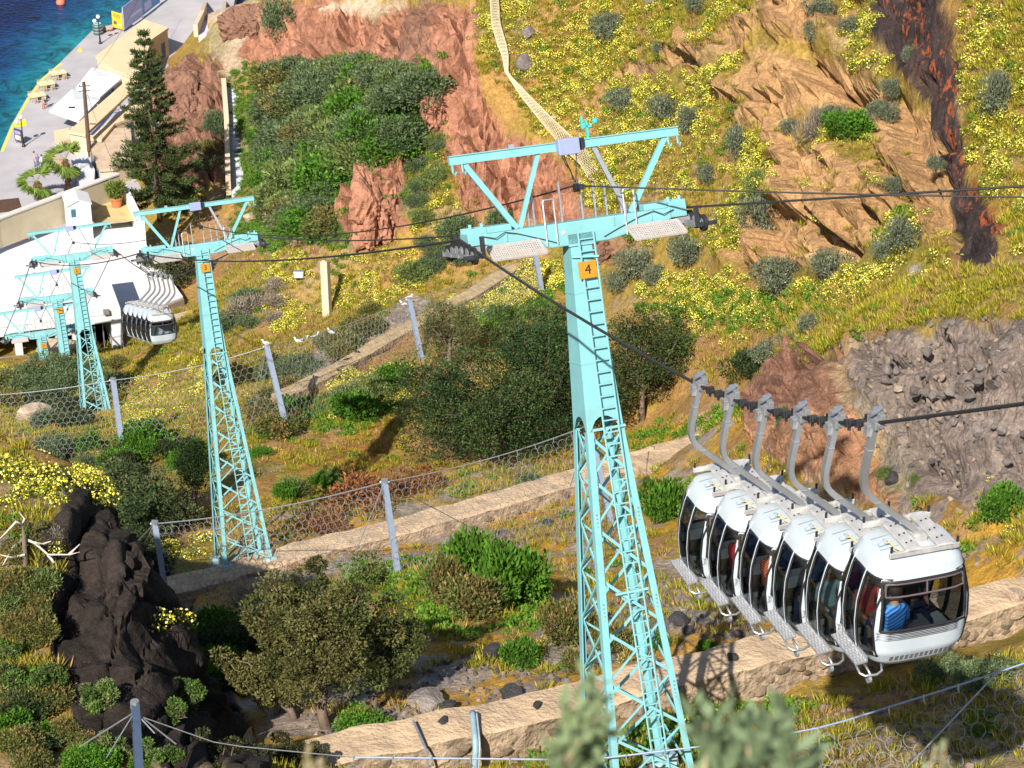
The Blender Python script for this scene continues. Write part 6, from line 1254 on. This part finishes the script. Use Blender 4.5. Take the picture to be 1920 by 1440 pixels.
# palms
FROND = []
def frond_mesh(seed):
    r_ = np.random.default_rng(seed); t = np.linspace(0, .55, 12); parts = [leaves(np.stack([t, 0 * t, .16 * t], 1), np.tile((1, 0, .15), (12, 1)), .1, .012, np.array((.2, .2, .06)), r_, .1)]; n = 26; a = np.linspace(-1.5, 1.5, n)
    c = np.tile((.52, 0, .09), (n, 1)); d = np.stack([np.cos(a), np.sin(a), -.12 - .3 * np.abs(np.sin(a)) + 0 * a], 1) + r_.normal(0, .05, (n, 3)); parts.append(leaves(c, d, .55 * r_.uniform(.85, 1.1, n), .035, np.array((.15, .23, .04)), r_, .25)); V, Q, C = join(parts); m = np_mesh('frond', V, Q, colors=C); m.materials.append(LEAF); return m
FROND = [frond_mesh(i) for i in range(3)]
def palm(px, py, h, L, label):
    g = level_line([(px, py)], QZ)[0]; root = empty('palm_tree', g, label=label, cat='palm tree', group='palms on the plaza'); r_ = np.random.default_rng(int(px))
    MB().tube([(0, 0, 0), (.05, 0, h * .5), (.0, 0, h)], [.30, .27, .3], 10).build('trunk', mat('palm_bark', (.13, .075, .045), .95, var=.35, bump=.8), root)
    p = [leaves(np.stack([.28 * np.cos(a), .28 * np.sin(a), z], 1), np.stack([np.cos(a), np.sin(a), -1.2 + 0 * a], 1), .4, .06, np.array((.20, .12, .07)), r_, .3) for a, z in [(r_.uniform(0, 6.28, 160), r_.uniform(h * .35, h, 160))]]; link('skirt', foliage_mesh('skirt', p), root)
    for k in range(26):
        o = link('frond', FROND[k % 3], root); o.location = (0, 0, h); el = -.9 + 1.9 * ((k * .618) % 1); s = L * r_.uniform(.85, 1.1); o.scale = (s, s, s); o.rotation_euler = (r_.uniform(-.2, .2), -el, k * 2.4)
palm(128,358,3.6,2.5,'taller fan palm with shaggy trunk by the cart wheel'); palm(74,384,2.6,2.2,'shorter fan palm behind the long beige court wall')
r_ = np.random.default_rng(8); link('plant', foliage_mesh('plant', blob_leaves([np.array((0, 0, 1.5)), np.array((-.3, .1, 1.9)), np.array((.3, 0, 2.0))], [.7, .6, .6], [np.array((.15, .2, .04))] * 3, [350] * 3, .4, .06, r_, .5)), POT)
# ------------------------------------------------------------------ ground cover (uncountable): scattered by geometry nodes
def scatter(name, pts, scl, rot, proto, label, cat):
    me = bpy.data.meshes.new(name); me.vertices.add(len(pts)); me.vertices.foreach_set('co', np.asarray(pts, np.float32).ravel())
    a = me.attributes.new('scl', 'FLOAT', 'POINT'); a.data.foreach_set('value', np.asarray(scl, np.float32)); b = me.attributes.new('rot', 'FLOAT_VECTOR', 'POINT'); b.data.foreach_set('vector', np.asarray(rot, np.float32).ravel())
    o = link(name, me); tag(o, label, cat, kind='stuff'); po = bpy.data.objects.new(name + '_proto', proto)
    ng = bpy.data.node_groups.new(name, 'GeometryNodeTree'); ng.interface.new_socket('Geometry', in_out='INPUT', socket_type='NodeSocketGeometry'); ng.interface.new_socket('Geometry', in_out='OUTPUT', socket_type='NodeSocketGeometry'); N, Lk = ng.nodes, ng.links
    gi, go = N.new('NodeGroupInput'), N.new('NodeGroupOutput'); ip = N.new('GeometryNodeInstanceOnPoints'); oi = N.new('GeometryNodeObjectInfo'); oi.inputs['Object'].default_value = po
    s1 = N.new('GeometryNodeInputNamedAttribute'); s1.data_type = 'FLOAT'; s1.inputs['Name'].default_value = 'scl'; s2 = N.new('GeometryNodeInputNamedAttribute'); s2.data_type = 'FLOAT_VECTOR'; s2.inputs['Name'].default_value = 'rot'
    Lk.new(gi.outputs[0], ip.inputs['Points']); Lk.new(oi.outputs['Geometry'], ip.inputs['Instance']); Lk.new(s1.outputs[0], ip.inputs['Scale']); Lk.new(s2.outputs[0], ip.inputs['Rotation']); Lk.new(ip.outputs[0], go.inputs[0])
    md = o.modifiers.new('scatter', 'NODES'); md.node_group = ng; return o
# candidate spots spread evenly over the ground surface
Vt = np.stack([VX, VY, VZ], -1); e1, e2 = Vt[:-1, 1:] - Vt[:-1, :-1], Vt[1:, :-1] - Vt[:-1, :-1]; AR = np.linalg.norm(np.cross(e1, e2), axis=-1)
vis = (TPX[:-1, :-1] > -320) & (TPX[:-1, :-1] < 2350) & (TPY[:-1, :-1] > -160) & (TPY[:-1, :-1] < 1560); AR = AR * vis * (VZ[:-1, :-1] > 1.9); CDF = np.cumsum(AR.ravel()); AT = CDF[-1]
def spots(n, dens, seed, bare=False):
    r_ = np.random.default_rng(seed); k = np.searchsorted(CDF, r_.random(n) * AT); i, j = np.unravel_index(np.minimum(k, CDF.size - 1), AR.shape); u, v = r_.random((2, n, 1)); P = Vt[i, j] + e1[i, j] * u + e2[i, j] * v; q = pix(P); keep = r_.random(n) < dens(q[:, 0], q[:, 1], P) * (1 - (0 if bare else .88) * sstep(.25, .8, rk[i, j])); return P[keep], r_
def polys(ps, soft=10):
    def f(x, y, P):
        n1 = (fbm(P[:, 0] * .4, P[:, 1] * .4, 3, 201) - .5) * soft * 5; n2 = (fbm(P[:, 0] * .4 + 40, P[:, 1] * .4, 3, 202) - .5) * soft * 5; d = np.zeros(len(x))
        for p, k in ps: d = np.maximum(d, inpoly(x + n1, y + n2, p) * k)
        return d * (1 - LAVZ(x, y))
    return f
def LAVZ(x, y): return inpoly(x, y, [(1625,-200),(1735,-200),(1795,110),(1800,240),(1820,330),(1880,430),(1860,500),(1805,500),(1790,420),(1770,330),(1740,200),(1650,70)]) * .97
FL = [([(880,-150),(1500,-150),(1440,10),(1330,60),(1190,115),(1110,170),(1150,230),(1000,260),(960,200),(900,130),(870,60)], .55),
 ([(1120,150),(1300,130),(1395,85),(1400,140),(1350,200),(1390,240),(1470,280),(1480,340),(1400,370),(1330,340),(1290,250),(1180,240)], 1.0), ([(1000,210),(1290,220),(1290,360),(1130,360),(1050,290),(990,250)], .75),
 ([(1090,330),(1300,330),(1460,300),(1470,360),(1420,380),(1380,460),(1250,460),(1150,430),(1090,380)], .5), ([(1180,545),(1230,520),(1400,510),(1450,560),(1430,590),(1320,600)], .95),
 ([(1495,545),(1620,500),(1655,420),(1760,370),(1800,510),(1700,530),(1560,575)], .95), ([(1780,-150),(2450,-150),(2450,500),(1900,480),(1890,420),(1830,310),(1805,150)], .62), ([(1530,-150),(1640,-150),(1650,60),(1700,180),(1620,150),(1570,80)], .6),
 ([(1560,220),(1640,250),(1600,300),(1520,300)], .4), ([(1480,300),(1640,330),(1620,420),(1520,420)], .18), ([(635,495),(770,465),(785,540),(700,575),(615,585)], .85), ([(590,725),(690,690),(775,690),(770,755),(640,790)], .95),
 ([(840,570),(1000,490),(1090,520),(900,605)], .9), ([(775,260),(840,225),(855,330),(890,390),(770,410),(760,330)], .6), ([(-20,875),(90,875),(112,945),(20,955),(-20,950)], 1.3), ([(290,665),(400,645),(400,690),(230,715)], .6), ([(-40,690),(80,680),(70,720),(-40,740)], .6), ([(500,560),(590,570),(560,620),(500,610)], .4),
 ([(300,1010),(410,1005),(400,1055),(320,1060)], .7), ([(500,955),(640,925),(620,970),(510,1000)], .4), ([(290,1170),(370,1155),(350,1215),(290,1220)], .8), ([(130,880),(190,870),(200,960),(140,950)], .7), ([(500,490),(580,470),(590,510),(500,540)], .5), ([(820,420),(860,420),(860,470),(800,480)], .9), ([(510,235),(560,230),(560,270),(500,275)], .6),
 ([(1440,560),(1500,560),(1500,600),(1430,620)], .3), ([(1040,300),(1060,330),(1000,330)], .5), ([(220,720),(480,690),(480,760),(240,800)], .16), ([(480,850),(700,820),(700,890),(480,900)], .14), ([(1200,570),(1440,590),(1400,640),(1200,620)], .25), ([(740,350),(800,330),(800,430),(750,440)], .5)]
OC = [([(870,-150),(1520,-150),(1440,30),(1200,115),(1110,170),(1000,260),(900,130)], 1), ([(1000,200),(1400,120),(1480,340),(1480,480),(1100,450),(1080,330)], .45), ([(1780,-150),(2450,-150),(2450,480),(1900,460),(1800,150)], .9), ([(1430,560),(1600,535),(1920,480),(2450,420),(2450,570),(1900,590),(1700,615),(1580,640),(1500,680)], 1.3),
 ([(480,480),(1000,450),(960,490),(620,640),(480,720),(300,720),(240,660)], .42), ([(-40,680),(480,640),(560,800),(480,860),(-40,860)], .5), ([(380,960),(1400,760),(1400,800),(760,960),(400,1040)], .3), ([(760,260),(860,230),(900,390),(760,440)], .8), ([(1450,230),(1800,300),(1800,480),(1420,480)], .3), ([(1180,560),(1560,560),(1400,720),(1200,740)], .25), ([(480,740),(780,740),(760,880),(480,900)], .22),
 ([(640,1080),(1400,840),(1900,1000),(1900,1090),(1000,1300),(640,1380),(400,1300)], .10), ([(-60,960),(110,960),(90,1200),(140,1320),(-60,1440)], .8), ([(1380,1320),(2100,1180),(2100,1560),(1300,1560)], .2), ([(430,1440),(1400,1330),(1400,1520),(430,1560)], .2), ([(1800,880),(2000,840),(2000,1100),(1800,1040)], .4), ([(1400,80),(1700,-20),(1800,260),(1500,240)], .05)]
GR = [([(430,130),(840,110),(830,330),(640,460),(430,470)], .5), ([(470,770),(620,740),(760,760),(700,800),(480,830)], .7), ([(1380,760),(1440,740),(1300,830),(1160,840)], .8), ([(430,130),(560,140),(640,330),(440,330)], .6), ([(640,1060),(860,1060),(1040,1180),(900,1200),(660,1120)], .45), ([(1180,560),(1300,540),(1560,540),(1500,600),(1280,620)], .7), ([(700,280),(800,200),(800,280),(640,380)], .9), ([(1000,1420),(1500,1300),(1500,1380),(1000,1480)], .35), ([(840,580),(1090,520),(1040,600),(880,620)], .7)]
def cover(seed, kind):
    r_ = np.random.default_rng(seed)
    if kind == 'flower':
        n = 150; a = r_.uniform(0, 6.28, n); q = np.sqrt(r_.random(n)) * .5; z = .42 * (1 - (q / .55) ** 2) + r_.uniform(-.08, .04, n); p = np.stack([q * np.cos(a), q * np.sin(a), z * r_.uniform(.3, 1, n)], 1); L = leaves(p, r_.normal(0, .6, (n, 3)) + (0, 0, .8), .16, .022, np.array((.17, .20, .025)), r_, .3)
        n = 62; a = r_.uniform(0, 6.28, n); q = np.sqrt(r_.random(n)) * .52; z = .46 * (1 - (q / .6) ** 2) + r_.uniform(-.02, .1, n); c = np.stack([q * np.cos(a), q * np.sin(a), z], 1); nrm = unit(np.stack([q * np.cos(a), q * np.sin(a) - .3, .5 + 0 * q], 1) + r_.normal(0, .25, (n, 3))); s = unit(np.cross(nrm, r_.normal(size=(n, 3)))); t = np.cross(nrm, s); R = r_.uniform(.026, .05, n)[:, None]
        V = np.stack([c + s * R, c + t * R, c - s * R, c - t * R], 1).reshape(-1, 3); col = np.where(r_.random((n, 1)) < .6, np.array((.86, .72, .05)), np.array((.85, .80, .30))); F = (V, np.arange(4 * n).reshape(n, 4), np.repeat(col, 4, 0)); return foliage_mesh('flower', [L, F])
    if kind in ('grass', 'straw'):
        n = 46; a = r_.uniform(0, 6.28, n); q = r_.random(n) * .3; p = np.stack([q * np.cos(a), q * np.sin(a), 0 * q - .03], 1); d = np.stack([np.cos(a) * .5, np.sin(a) * .5, 1 + 0 * a], 1) + r_.normal(0, .25, (n, 3)); return foliage_mesh('grass', [leaves(p, d, .34 * r_.uniform(.5, 1.3, n), .016, np.array((.31, .28, .025) if kind == 'grass' else (.36, .24, .08)), r_, .35)])
    if kind == 'herb':
        n = 110; a = r_.uniform(0, 6.28, n); q = np.sqrt(r_.random(n)) * .4; p = np.stack([q * np.cos(a), q * np.sin(a), .2 * (1 - q / .45) * r_.random(n)], 1); return foliage_mesh('herb', [leaves(p, r_.normal(0, .7, (n, 3)) + (0, 0, .7), .15, .04, np.array((.10, .20, .02)), r_, .3)])
def lay(name, n, dens, proto, smin, smax, label, cat, seed, sink=.0):
    P, r_ = spots(n, dens, seed, 'stone' in name); k = len(P); rot = np.stack([r_.normal(0, .12, k), r_.normal(0, .12, k), r_.uniform(0, 6.28, k)], 1); return scatter(name, P - (0, 0, sink), r_.uniform(smin, smax, k), rot, proto, label, cat)
FD = polys(FL, 9)
def clumpy(x, y, P): c = sstep(.44, .58, fbm(P[:, 0] * .55, P[:, 1] * .55, 3, 300)); e = sstep(.38, .56, fbm(P[:, 0] * .16, P[:, 1] * .16, 3, 301)); return FD(x, y, P) * (.10 + 1.5 * c * e + .35 * e)
NB = int(AT * 2.6)
lay('yellow_flowers', NB, clumpy, cover(1, 'flower'), .55, 1.15, 'pale yellow daisies in dense drifts over the slopes', 'flowers', 401, .05)
lay('yellow_flowers', NB, clumpy, cover(2, 'flower'), .5, 1.05, 'bright yellow daisies in dense drifts over the slopes', 'flowers', 402, .05)
lay('sparse_flowers', int(AT * 2), lambda x, y, P: polys(OC, 14)(x, y, P) * .10, cover(3, 'flower'), .3, .6, 'scattered small yellow flower tufts', 'flowers', 403)
OD = polys(OC, 14)
lay('dry_grass', int(AT * 9), lambda x, y, P: OD(x, y, P) * .8, cover(4, 'grass'), .5, 1.2, 'ochre grass tufts over the slopes', 'grass', 404)
lay('straw_grass', int(AT * 7), lambda x, y, P: OD(x, y, P) * .6 * (fbm(P[:, 0] * .3, P[:, 1] * .3, 3, 310) > .48), cover(5, 'straw'), .5, 1.3, 'straw-brown grass tufts over the slopes', 'grass', 405)
lay('green_herbs', int(AT * 5), lambda x, y, P: np.maximum(polys(GR, 12)(x, y, P), OD(x, y, P) * .12 * (fbm(P[:, 0] * .25, P[:, 1] * .25, 3, 320) > .5)), cover(6, 'herb'), .5, 1.4, 'fresh green herbs in patches over the slopes', 'herbs', 406)
GV = [([(780,1260),(1100,1150),(1500,1020),(1620,1130),(1300,1250),(1000,1330),(600,1400),(540,1340)], 1), ([(600,640),(770,560),(830,560),(700,670),(560,730)], 1.6), ([(640,1090),(940,990),(1000,1020),(860,1090)], .9), ([(1560,640),(1750,590),(2200,560),(2200,1000),(1700,960)], .55), ([(1380,1340),(2000,1220),(2000,1560),(1300,1560)], .7), ([(800,400),(980,420),(880,480),(800,470)], .8), ([(1250,950),(1500,900),(1900,1050),(1300,1100)], .4), ([(600,1420),(1300,1330),(1300,1500),(600,1500)], .5), ([(0,780),(180,760),(200,830),(0,840)], .2), ([(400,400),(600,440),(420,560)], .25)]
lay('loose_stones', int(AT * 5), lambda x, y, P: polys(GV, 10)(x, y, P), ROCKG[1], .03, .14, 'loose grey stones strewn on gravel and talus', 'stones', 407)
lay('loose_stones', int(AT * 2.5), lambda x, y, P: polys(GV, 10)(x, y, P), ROCKM[2], .03, .13, 'loose tan stones strewn on gravel and talus', 'stones', 408)
# ------------------------------------------------------------------ people
SKIN = mat('skin', (.52, .30, .21), .6, var=.05); HAIRD = mat('dark_hair', (.03, .02, .015), .7); HAIRL = mat('light_hair', (.35, .25, .15), .7)
def body_mesh(joints, edges, radii, root_i):
    me = bpy.data.meshes.new('body'); me.from_pydata(joints, edges, []); me.update(); o = bpy.data.objects.new('b', me); COL.objects.link(o)
    sk = o.modifiers.new('s', 'SKIN'); sk.use_smooth_shade = True; ss = o.modifiers.new('u', 'SUBSURF'); ss.levels = 2; ss.render_levels = 2
    for i, r in enumerate(radii): me.skin_vertices[0].data[i].radius = (r, r) if not hasattr(r, '__len__') else r
    me.skin_vertices[0].data[root_i].use_root = True
    dg = bpy.context.evaluated_depsgraph_get(); dg.update(); out = bpy.data.meshes.new_from_object(o.evaluated_get(dg)); bpy.data.objects.remove(o); return out
def seated_joints():
    J = [(0, 0, .47), (0, -.02, .62), (0, -.03, .80), (0, -.01, .93), (0, .0, 1.0), (0, .02, 1.10), (0, .03, 1.2)]; Rr = [(.15, .12), (.14, .11), (.155, .11), (.10, .08), .052, (.075, .09), (.07, .085)]; E = [(i, i + 1) for i in range(6)]
    for s in (-1, 1):
        k = len(J); J += [(s * .17, -.01, .90), (s * .24, .05, .66), (s * .17, .28, .58), (s * .13, .34, .57)]; Rr += [.062, .046, .036, .03]; E += [(2, k), (k, k + 1), (k + 1, k + 2), (k + 2, k + 3)]
        k = len(J); J += [(s * .10, .05, .45), (s * .12, .42, .47), (s * .12, .45, .08), (s * .12, .57, .05)]; Rr += [.085, .062, .045, .035]; E += [(0, k), (k, k + 1), (k + 1, k + 2), (k + 2, k + 3)]
    return J, E, Rr
def standing_joints():
    J = [(0, 0, .92), (0, .0, 1.08), (0, -.01, 1.28), (0, 0, 1.42), (0, 0, 1.5), (0, .02, 1.6), (0, .03, 1.70)]; Rr = [(.15, .11), (.135, .10), (.155, .11), (.09, .075), .05, (.075, .09), (.07, .085)]; E = [(i, i + 1) for i in range(6)]
    for s in (-1, 1):
        k = len(J); J += [(s * .18, 0, 1.38), (s * .25, -.02, 1.10), (s * .27, .08, .86), (s * .27, .1, .78)]; Rr += [.06, .045, .035, .03]; E += [(2, k), (k, k + 1), (k + 1, k + 2), (k + 2, k + 3)]
        k = len(J); J += [(s * .09, 0, .86), (s * .11, .02, .48), (s * .12, -.02, .08), (s * .12, .12, .04)]; Rr += [.085, .06, .042, .035]; E += [(0, k), (k, k + 1), (k + 1, k + 2), (k + 2, k + 3)]
    return J, E, Rr
BODY = {'sit': body_mesh(*seated_joints(), 0), 'stand': body_mesh(*standing_joints(), 0)}
def stripes(name, a, b, scale, ang=0, plaid=False, c=None):
    m = mat(name, a, .8); n, l = m.node_tree.nodes, m.node_tree.links; bs = n['Principled BSDF']; tc = n.new('ShaderNodeTexCoord'); mp = n.new('ShaderNodeMapping'); mp.inputs['Rotation'].default_value = (0, ang, 0); l.new(tc.outputs['Object'], mp.inputs[0])
    def wv(d, lo, hi):
        w_ = n.new('ShaderNodeTexWave'); w_.bands_direction = d; w_.inputs['Scale'].default_value = scale; w_.inputs['Distortion'].default_value = 1.2; l.new(mp.outputs[0], w_.inputs[0]); r = n.new('ShaderNodeMapRange'); r.inputs[1].default_value = lo; r.inputs[2].default_value = hi; l.new(w_.outputs['Fac'], r.inputs[0]); return r.outputs[0]
    def mx(f, A, B):
        x = n.new('ShaderNodeMix'); x.data_type = 'RGBA'; l.new(f, x.inputs['Factor'])
        if isinstance(A, tuple): x.inputs['A'].default_value = (*A, 1)
        else: l.new(A, x.inputs['A'])
        x.inputs['B'].default_value = (*B, 1); return x.outputs['Result']
    out = mx(wv('Z', .45, .6), a, b)
    if plaid: out = mx(wv('X', .8, .9), out, c or a); out = mx(wv('Z', .85, .93), out, c or a)
    l.new(out, bs.inputs['Base Color']); return m
def person(P, rz, pose, shirt, trousers, hair, label, group=None, scale=1.0):
    me = BODY[pose].copy(); me.materials.clear()
    for m in (shirt, trousers, SKIN): me.materials.append(m)
    n = len(me.polygons); c = np.zeros(n * 3); me.polygons.foreach_get('center', c); c = c.reshape(-1, 3); hz, wz = (.97, .50) if pose == 'sit' else (1.46, .95)
    arm = (np.abs(c[:, 0]) > .17) & (c[:, 1] > .07) & (c[:, 2] > .52) if pose == 'sit' else (np.abs(c[:, 0]) > .21) & (c[:, 2] < 1.12)
    mi = np.where(c[:, 2] > hz, 2, np.where(arm, 2, np.where(c[:, 2] < wz, 1, 0))); 
    if pose == 'sit': mi = np.where((c[:, 1] > .1) & (np.abs(c[:, 0]) < .2) & (c[:, 2] < .56), 1, mi)
    me.polygons.foreach_set('material_index', mi.astype(np.int32)); o = link('person', me, None, None, True); o.location = P; o.rotation_euler = (0, 0, rz); o.scale = (scale,) * 3; tag(o, label, 'person', group)
    z = 1.18 if pose == 'sit' else 1.69; MB().ball((0, .0, z), .108, 12, 8, 1, 1.05, 1.0).build('hair', hair, o, True)
    nf = MB(); nf.box((0, .125, z - .05), (.02, .03, .035)); nf.build('nose', SKIN, o)
    for s in (-1, 1): MB().ball((s * .032, .108, z - .03), .011, 6, 4).build('eye', BLACK, o); MB().ball((s * .085, .02, z - .05), .022, 6, 4, .4).build('ear', SKIN, o)
    MB().box((0, .115, z - .095), (.04, .012, .01)).build('mouth', mat('lips', (.35, .12, .1), .5), o)
    return o
NAVY = mat('navy_cloth', (.02, .03, .08), .8); JEAN = mat('denim', (.06, .09, .16), .85); KHAKI = mat('khaki', (.3, .24, .15), .85)
shirts = {5: stripes('blue_striped_shirt', (.02, .16, .75), (.16, .50, .90), 6, .5), 4: stripes('blue_plaid_shirt', (.03, .25, .50), (.05, .42, .60), 5, 0, True, (.01, .05, .12)), 3: mat('royal_blue_shirt', (.02, .07, .62), .8), 2: stripes('red_floral_top', (.50, .05, .02), (.65, .22, .12), 9, .9), 1: mat('dark_red_top', (.33, .01, .02), .8)}
names = {5: 'person in a blue striped shirt seated against the end window', 4: 'person in a blue plaid shirt seated in a gondola', 3: 'person in a royal blue shirt seated in a gondola', 2: 'person in a red floral top seated in a gondola', 1: 'person in a dark red top seated in a gondola'}
def in_gondola(o, x, y): return (o.matrix_basis if False else Matrix.Translation(o.location) @ o.rotation_euler.to_matrix().to_4x4()) @ Vector((x, y, 0))
for i in (1, 2, 3, 4, 5):
    x = -.42 if i in (3, 4, 5) else -.5; P = in_gondola(GON[i], x, -.44 if i > 2 else -.1); person(P, GON[i].rotation_euler[2] + (0 if i > 2 else -1.2), 'sit', shirts[i], JEAN, HAIRD, names[i], 'gondola passengers', 1.2)
P = in_gondola(GON[5], -.45, .42); person(P, GON[5].rotation_euler[2] + math.pi, 'sit', mat('white_red_top', (.65, .12, .1), .8), KHAKI, HAIRL, 'person in red and white facing the blue striped shirt', 'gondola passengers')
P = in_gondola(GON[4], -.48, .40); person(P, GON[4].rotation_euler[2] + math.pi, 'sit', mat('pale_aqua_top', (.40, .66, .68), .8), KHAKI, HAIRL, 'person in a pale aqua top facing the plaid shirt', 'gondola passengers')
P = in_gondola(GON[5], .35, .42); person(P, GON[5].rotation_euler[2] + math.pi, 'sit', mat('charcoal_top', (.05, .04, .04), .8), NAVY, HAIRD, 'person in charcoal on the far bench of the front gondola', 'gondola passengers')
person(level_line([(87,202)], QZ)[0], 2.6, 'sit', NAVY, mat('red_brown_cloth', (.3, .1, .06), .8), mat('grey_hair', (.5, .5, .5), .7), 'person in dark clothes sitting at the end cafe table', None, 1.05)
for i, (px, py, c, lb) in enumerate(((66,312,(.55,.30,.30),'person in a pink top in the group by the short palm'),(72,316,(.1,.12,.3),'person in navy in the group by the short palm'),(80,318,(.6,.6,.62),'person in white in the group by the short palm'),(88,316,(.25,.3,.35),'person in grey beside the cart wheel'))):
    person(level_line([(px, py)], QZ)[0], 2.0 + i, 'stand', mat('top_%d' % i, c, .8), JEAN, (HAIRD, HAIRL)[i % 2], lb, 'people on the plaza')
# ------------------------------------------------------------------ plants at the photographer's feet (out of focus)
def near_plant(D, px, py, w_, h_, n, col, ln, wd, label, stems=6, seed=0, sc=(.40, .33, .2)):
    r_ = np.random.default_rng(seed + 900); base = at(px, 1440 + 140, D); root = empty('cliff_edge_plant', base, label=label, cat='plant', group='blurred plants at the cliff edge'); s = D / FPX; parts = []
    per = n // stems
    for k in range(stems):
        tip = at(px + r_.normal(0, w_ * .45), py + r_.uniform(0, h_), D + r_.normal(0, .12)) - base; b0 = np.array((r_.normal(0, .02), r_.normal(0, .02), 0)); mid = (b0 + tip) / 2 + r_.normal(0, .015, 3); st = MB().tube([b0, mid, tip], [.0035, .003, .0015], 5).build('stem', mat('dry_stem' if sc[0] > .3 else 'green_stem', sc, .8), root)
        t = r_.uniform(.25, 1.05, per)[:, None]; p = b0 * (1 - t) ** 2 + 2 * mid * t * (1 - t) + tip * t ** 2 + r_.normal(0, .006, (per, 3)); parts.append(leaves(p, r_.normal(0, .7, (per, 3)) + (0, 0, .6), ln * r_.uniform(.6, 1.3, per), wd, np.array(col), r_, .2))
    if n: link('foliage', foliage_mesh('foliage', parts), root)
    return root
near_plant(2.4,1090,1275,85,150,420,(.20,.26,.13),.028,.006,'blurred pale green plant overlapping the left leg of tower 4',9,1)
near_plant(2.4,1370,1325,120,120,900,(.16,.22,.12),.030,.007,'blurred grey-green plant right of the foot of tower 4',14,2)
near_plant(2.6,1500,1400,60,80,160,(.18,.24,.13),.028,.006,'blurred low plant beside the ring net',7,3)
near_plant(2.5,590,1350,40,120,20,(.3,.25,.12),.02,.003,'blurred dry stalks before the olive juniper',5,4,(.34,.28,.16))
near_plant(2.5,310,1400,40,80,10,(.3,.25,.12),.02,.003,'blurred dry stalks by the dark near post',3,5,(.34,.28,.16))
near_plant(2.9,1730,1400,40,60,40,(.3,.34,.2),.022,.004,'blurred thin plant before the ring net rings',4,6)
le = MB(); n = 24; V = []; F = []
for i in range(n + 1):
    for j in range(7): x = -1.6 + 3.6 * i / n; y = -1.5 + j * .62; V.append((x, y, ZC - 1.72 - .02 * j - max(0, y - 1.9) * .95 + .05 * math.sin(3 * x + j)))
for i in range(n):
    for j in range(6): a = i * 7 + j; F.append((a, a + 7, a + 8, a + 1))
le.add(V, F); tag(le.build('cliff_edge', mat('dry_edge_soil', (.3, .22, .12), .95, bump=.5), None, True), 'dry earth at the viewpoint edge', 'ground', kind='structure')
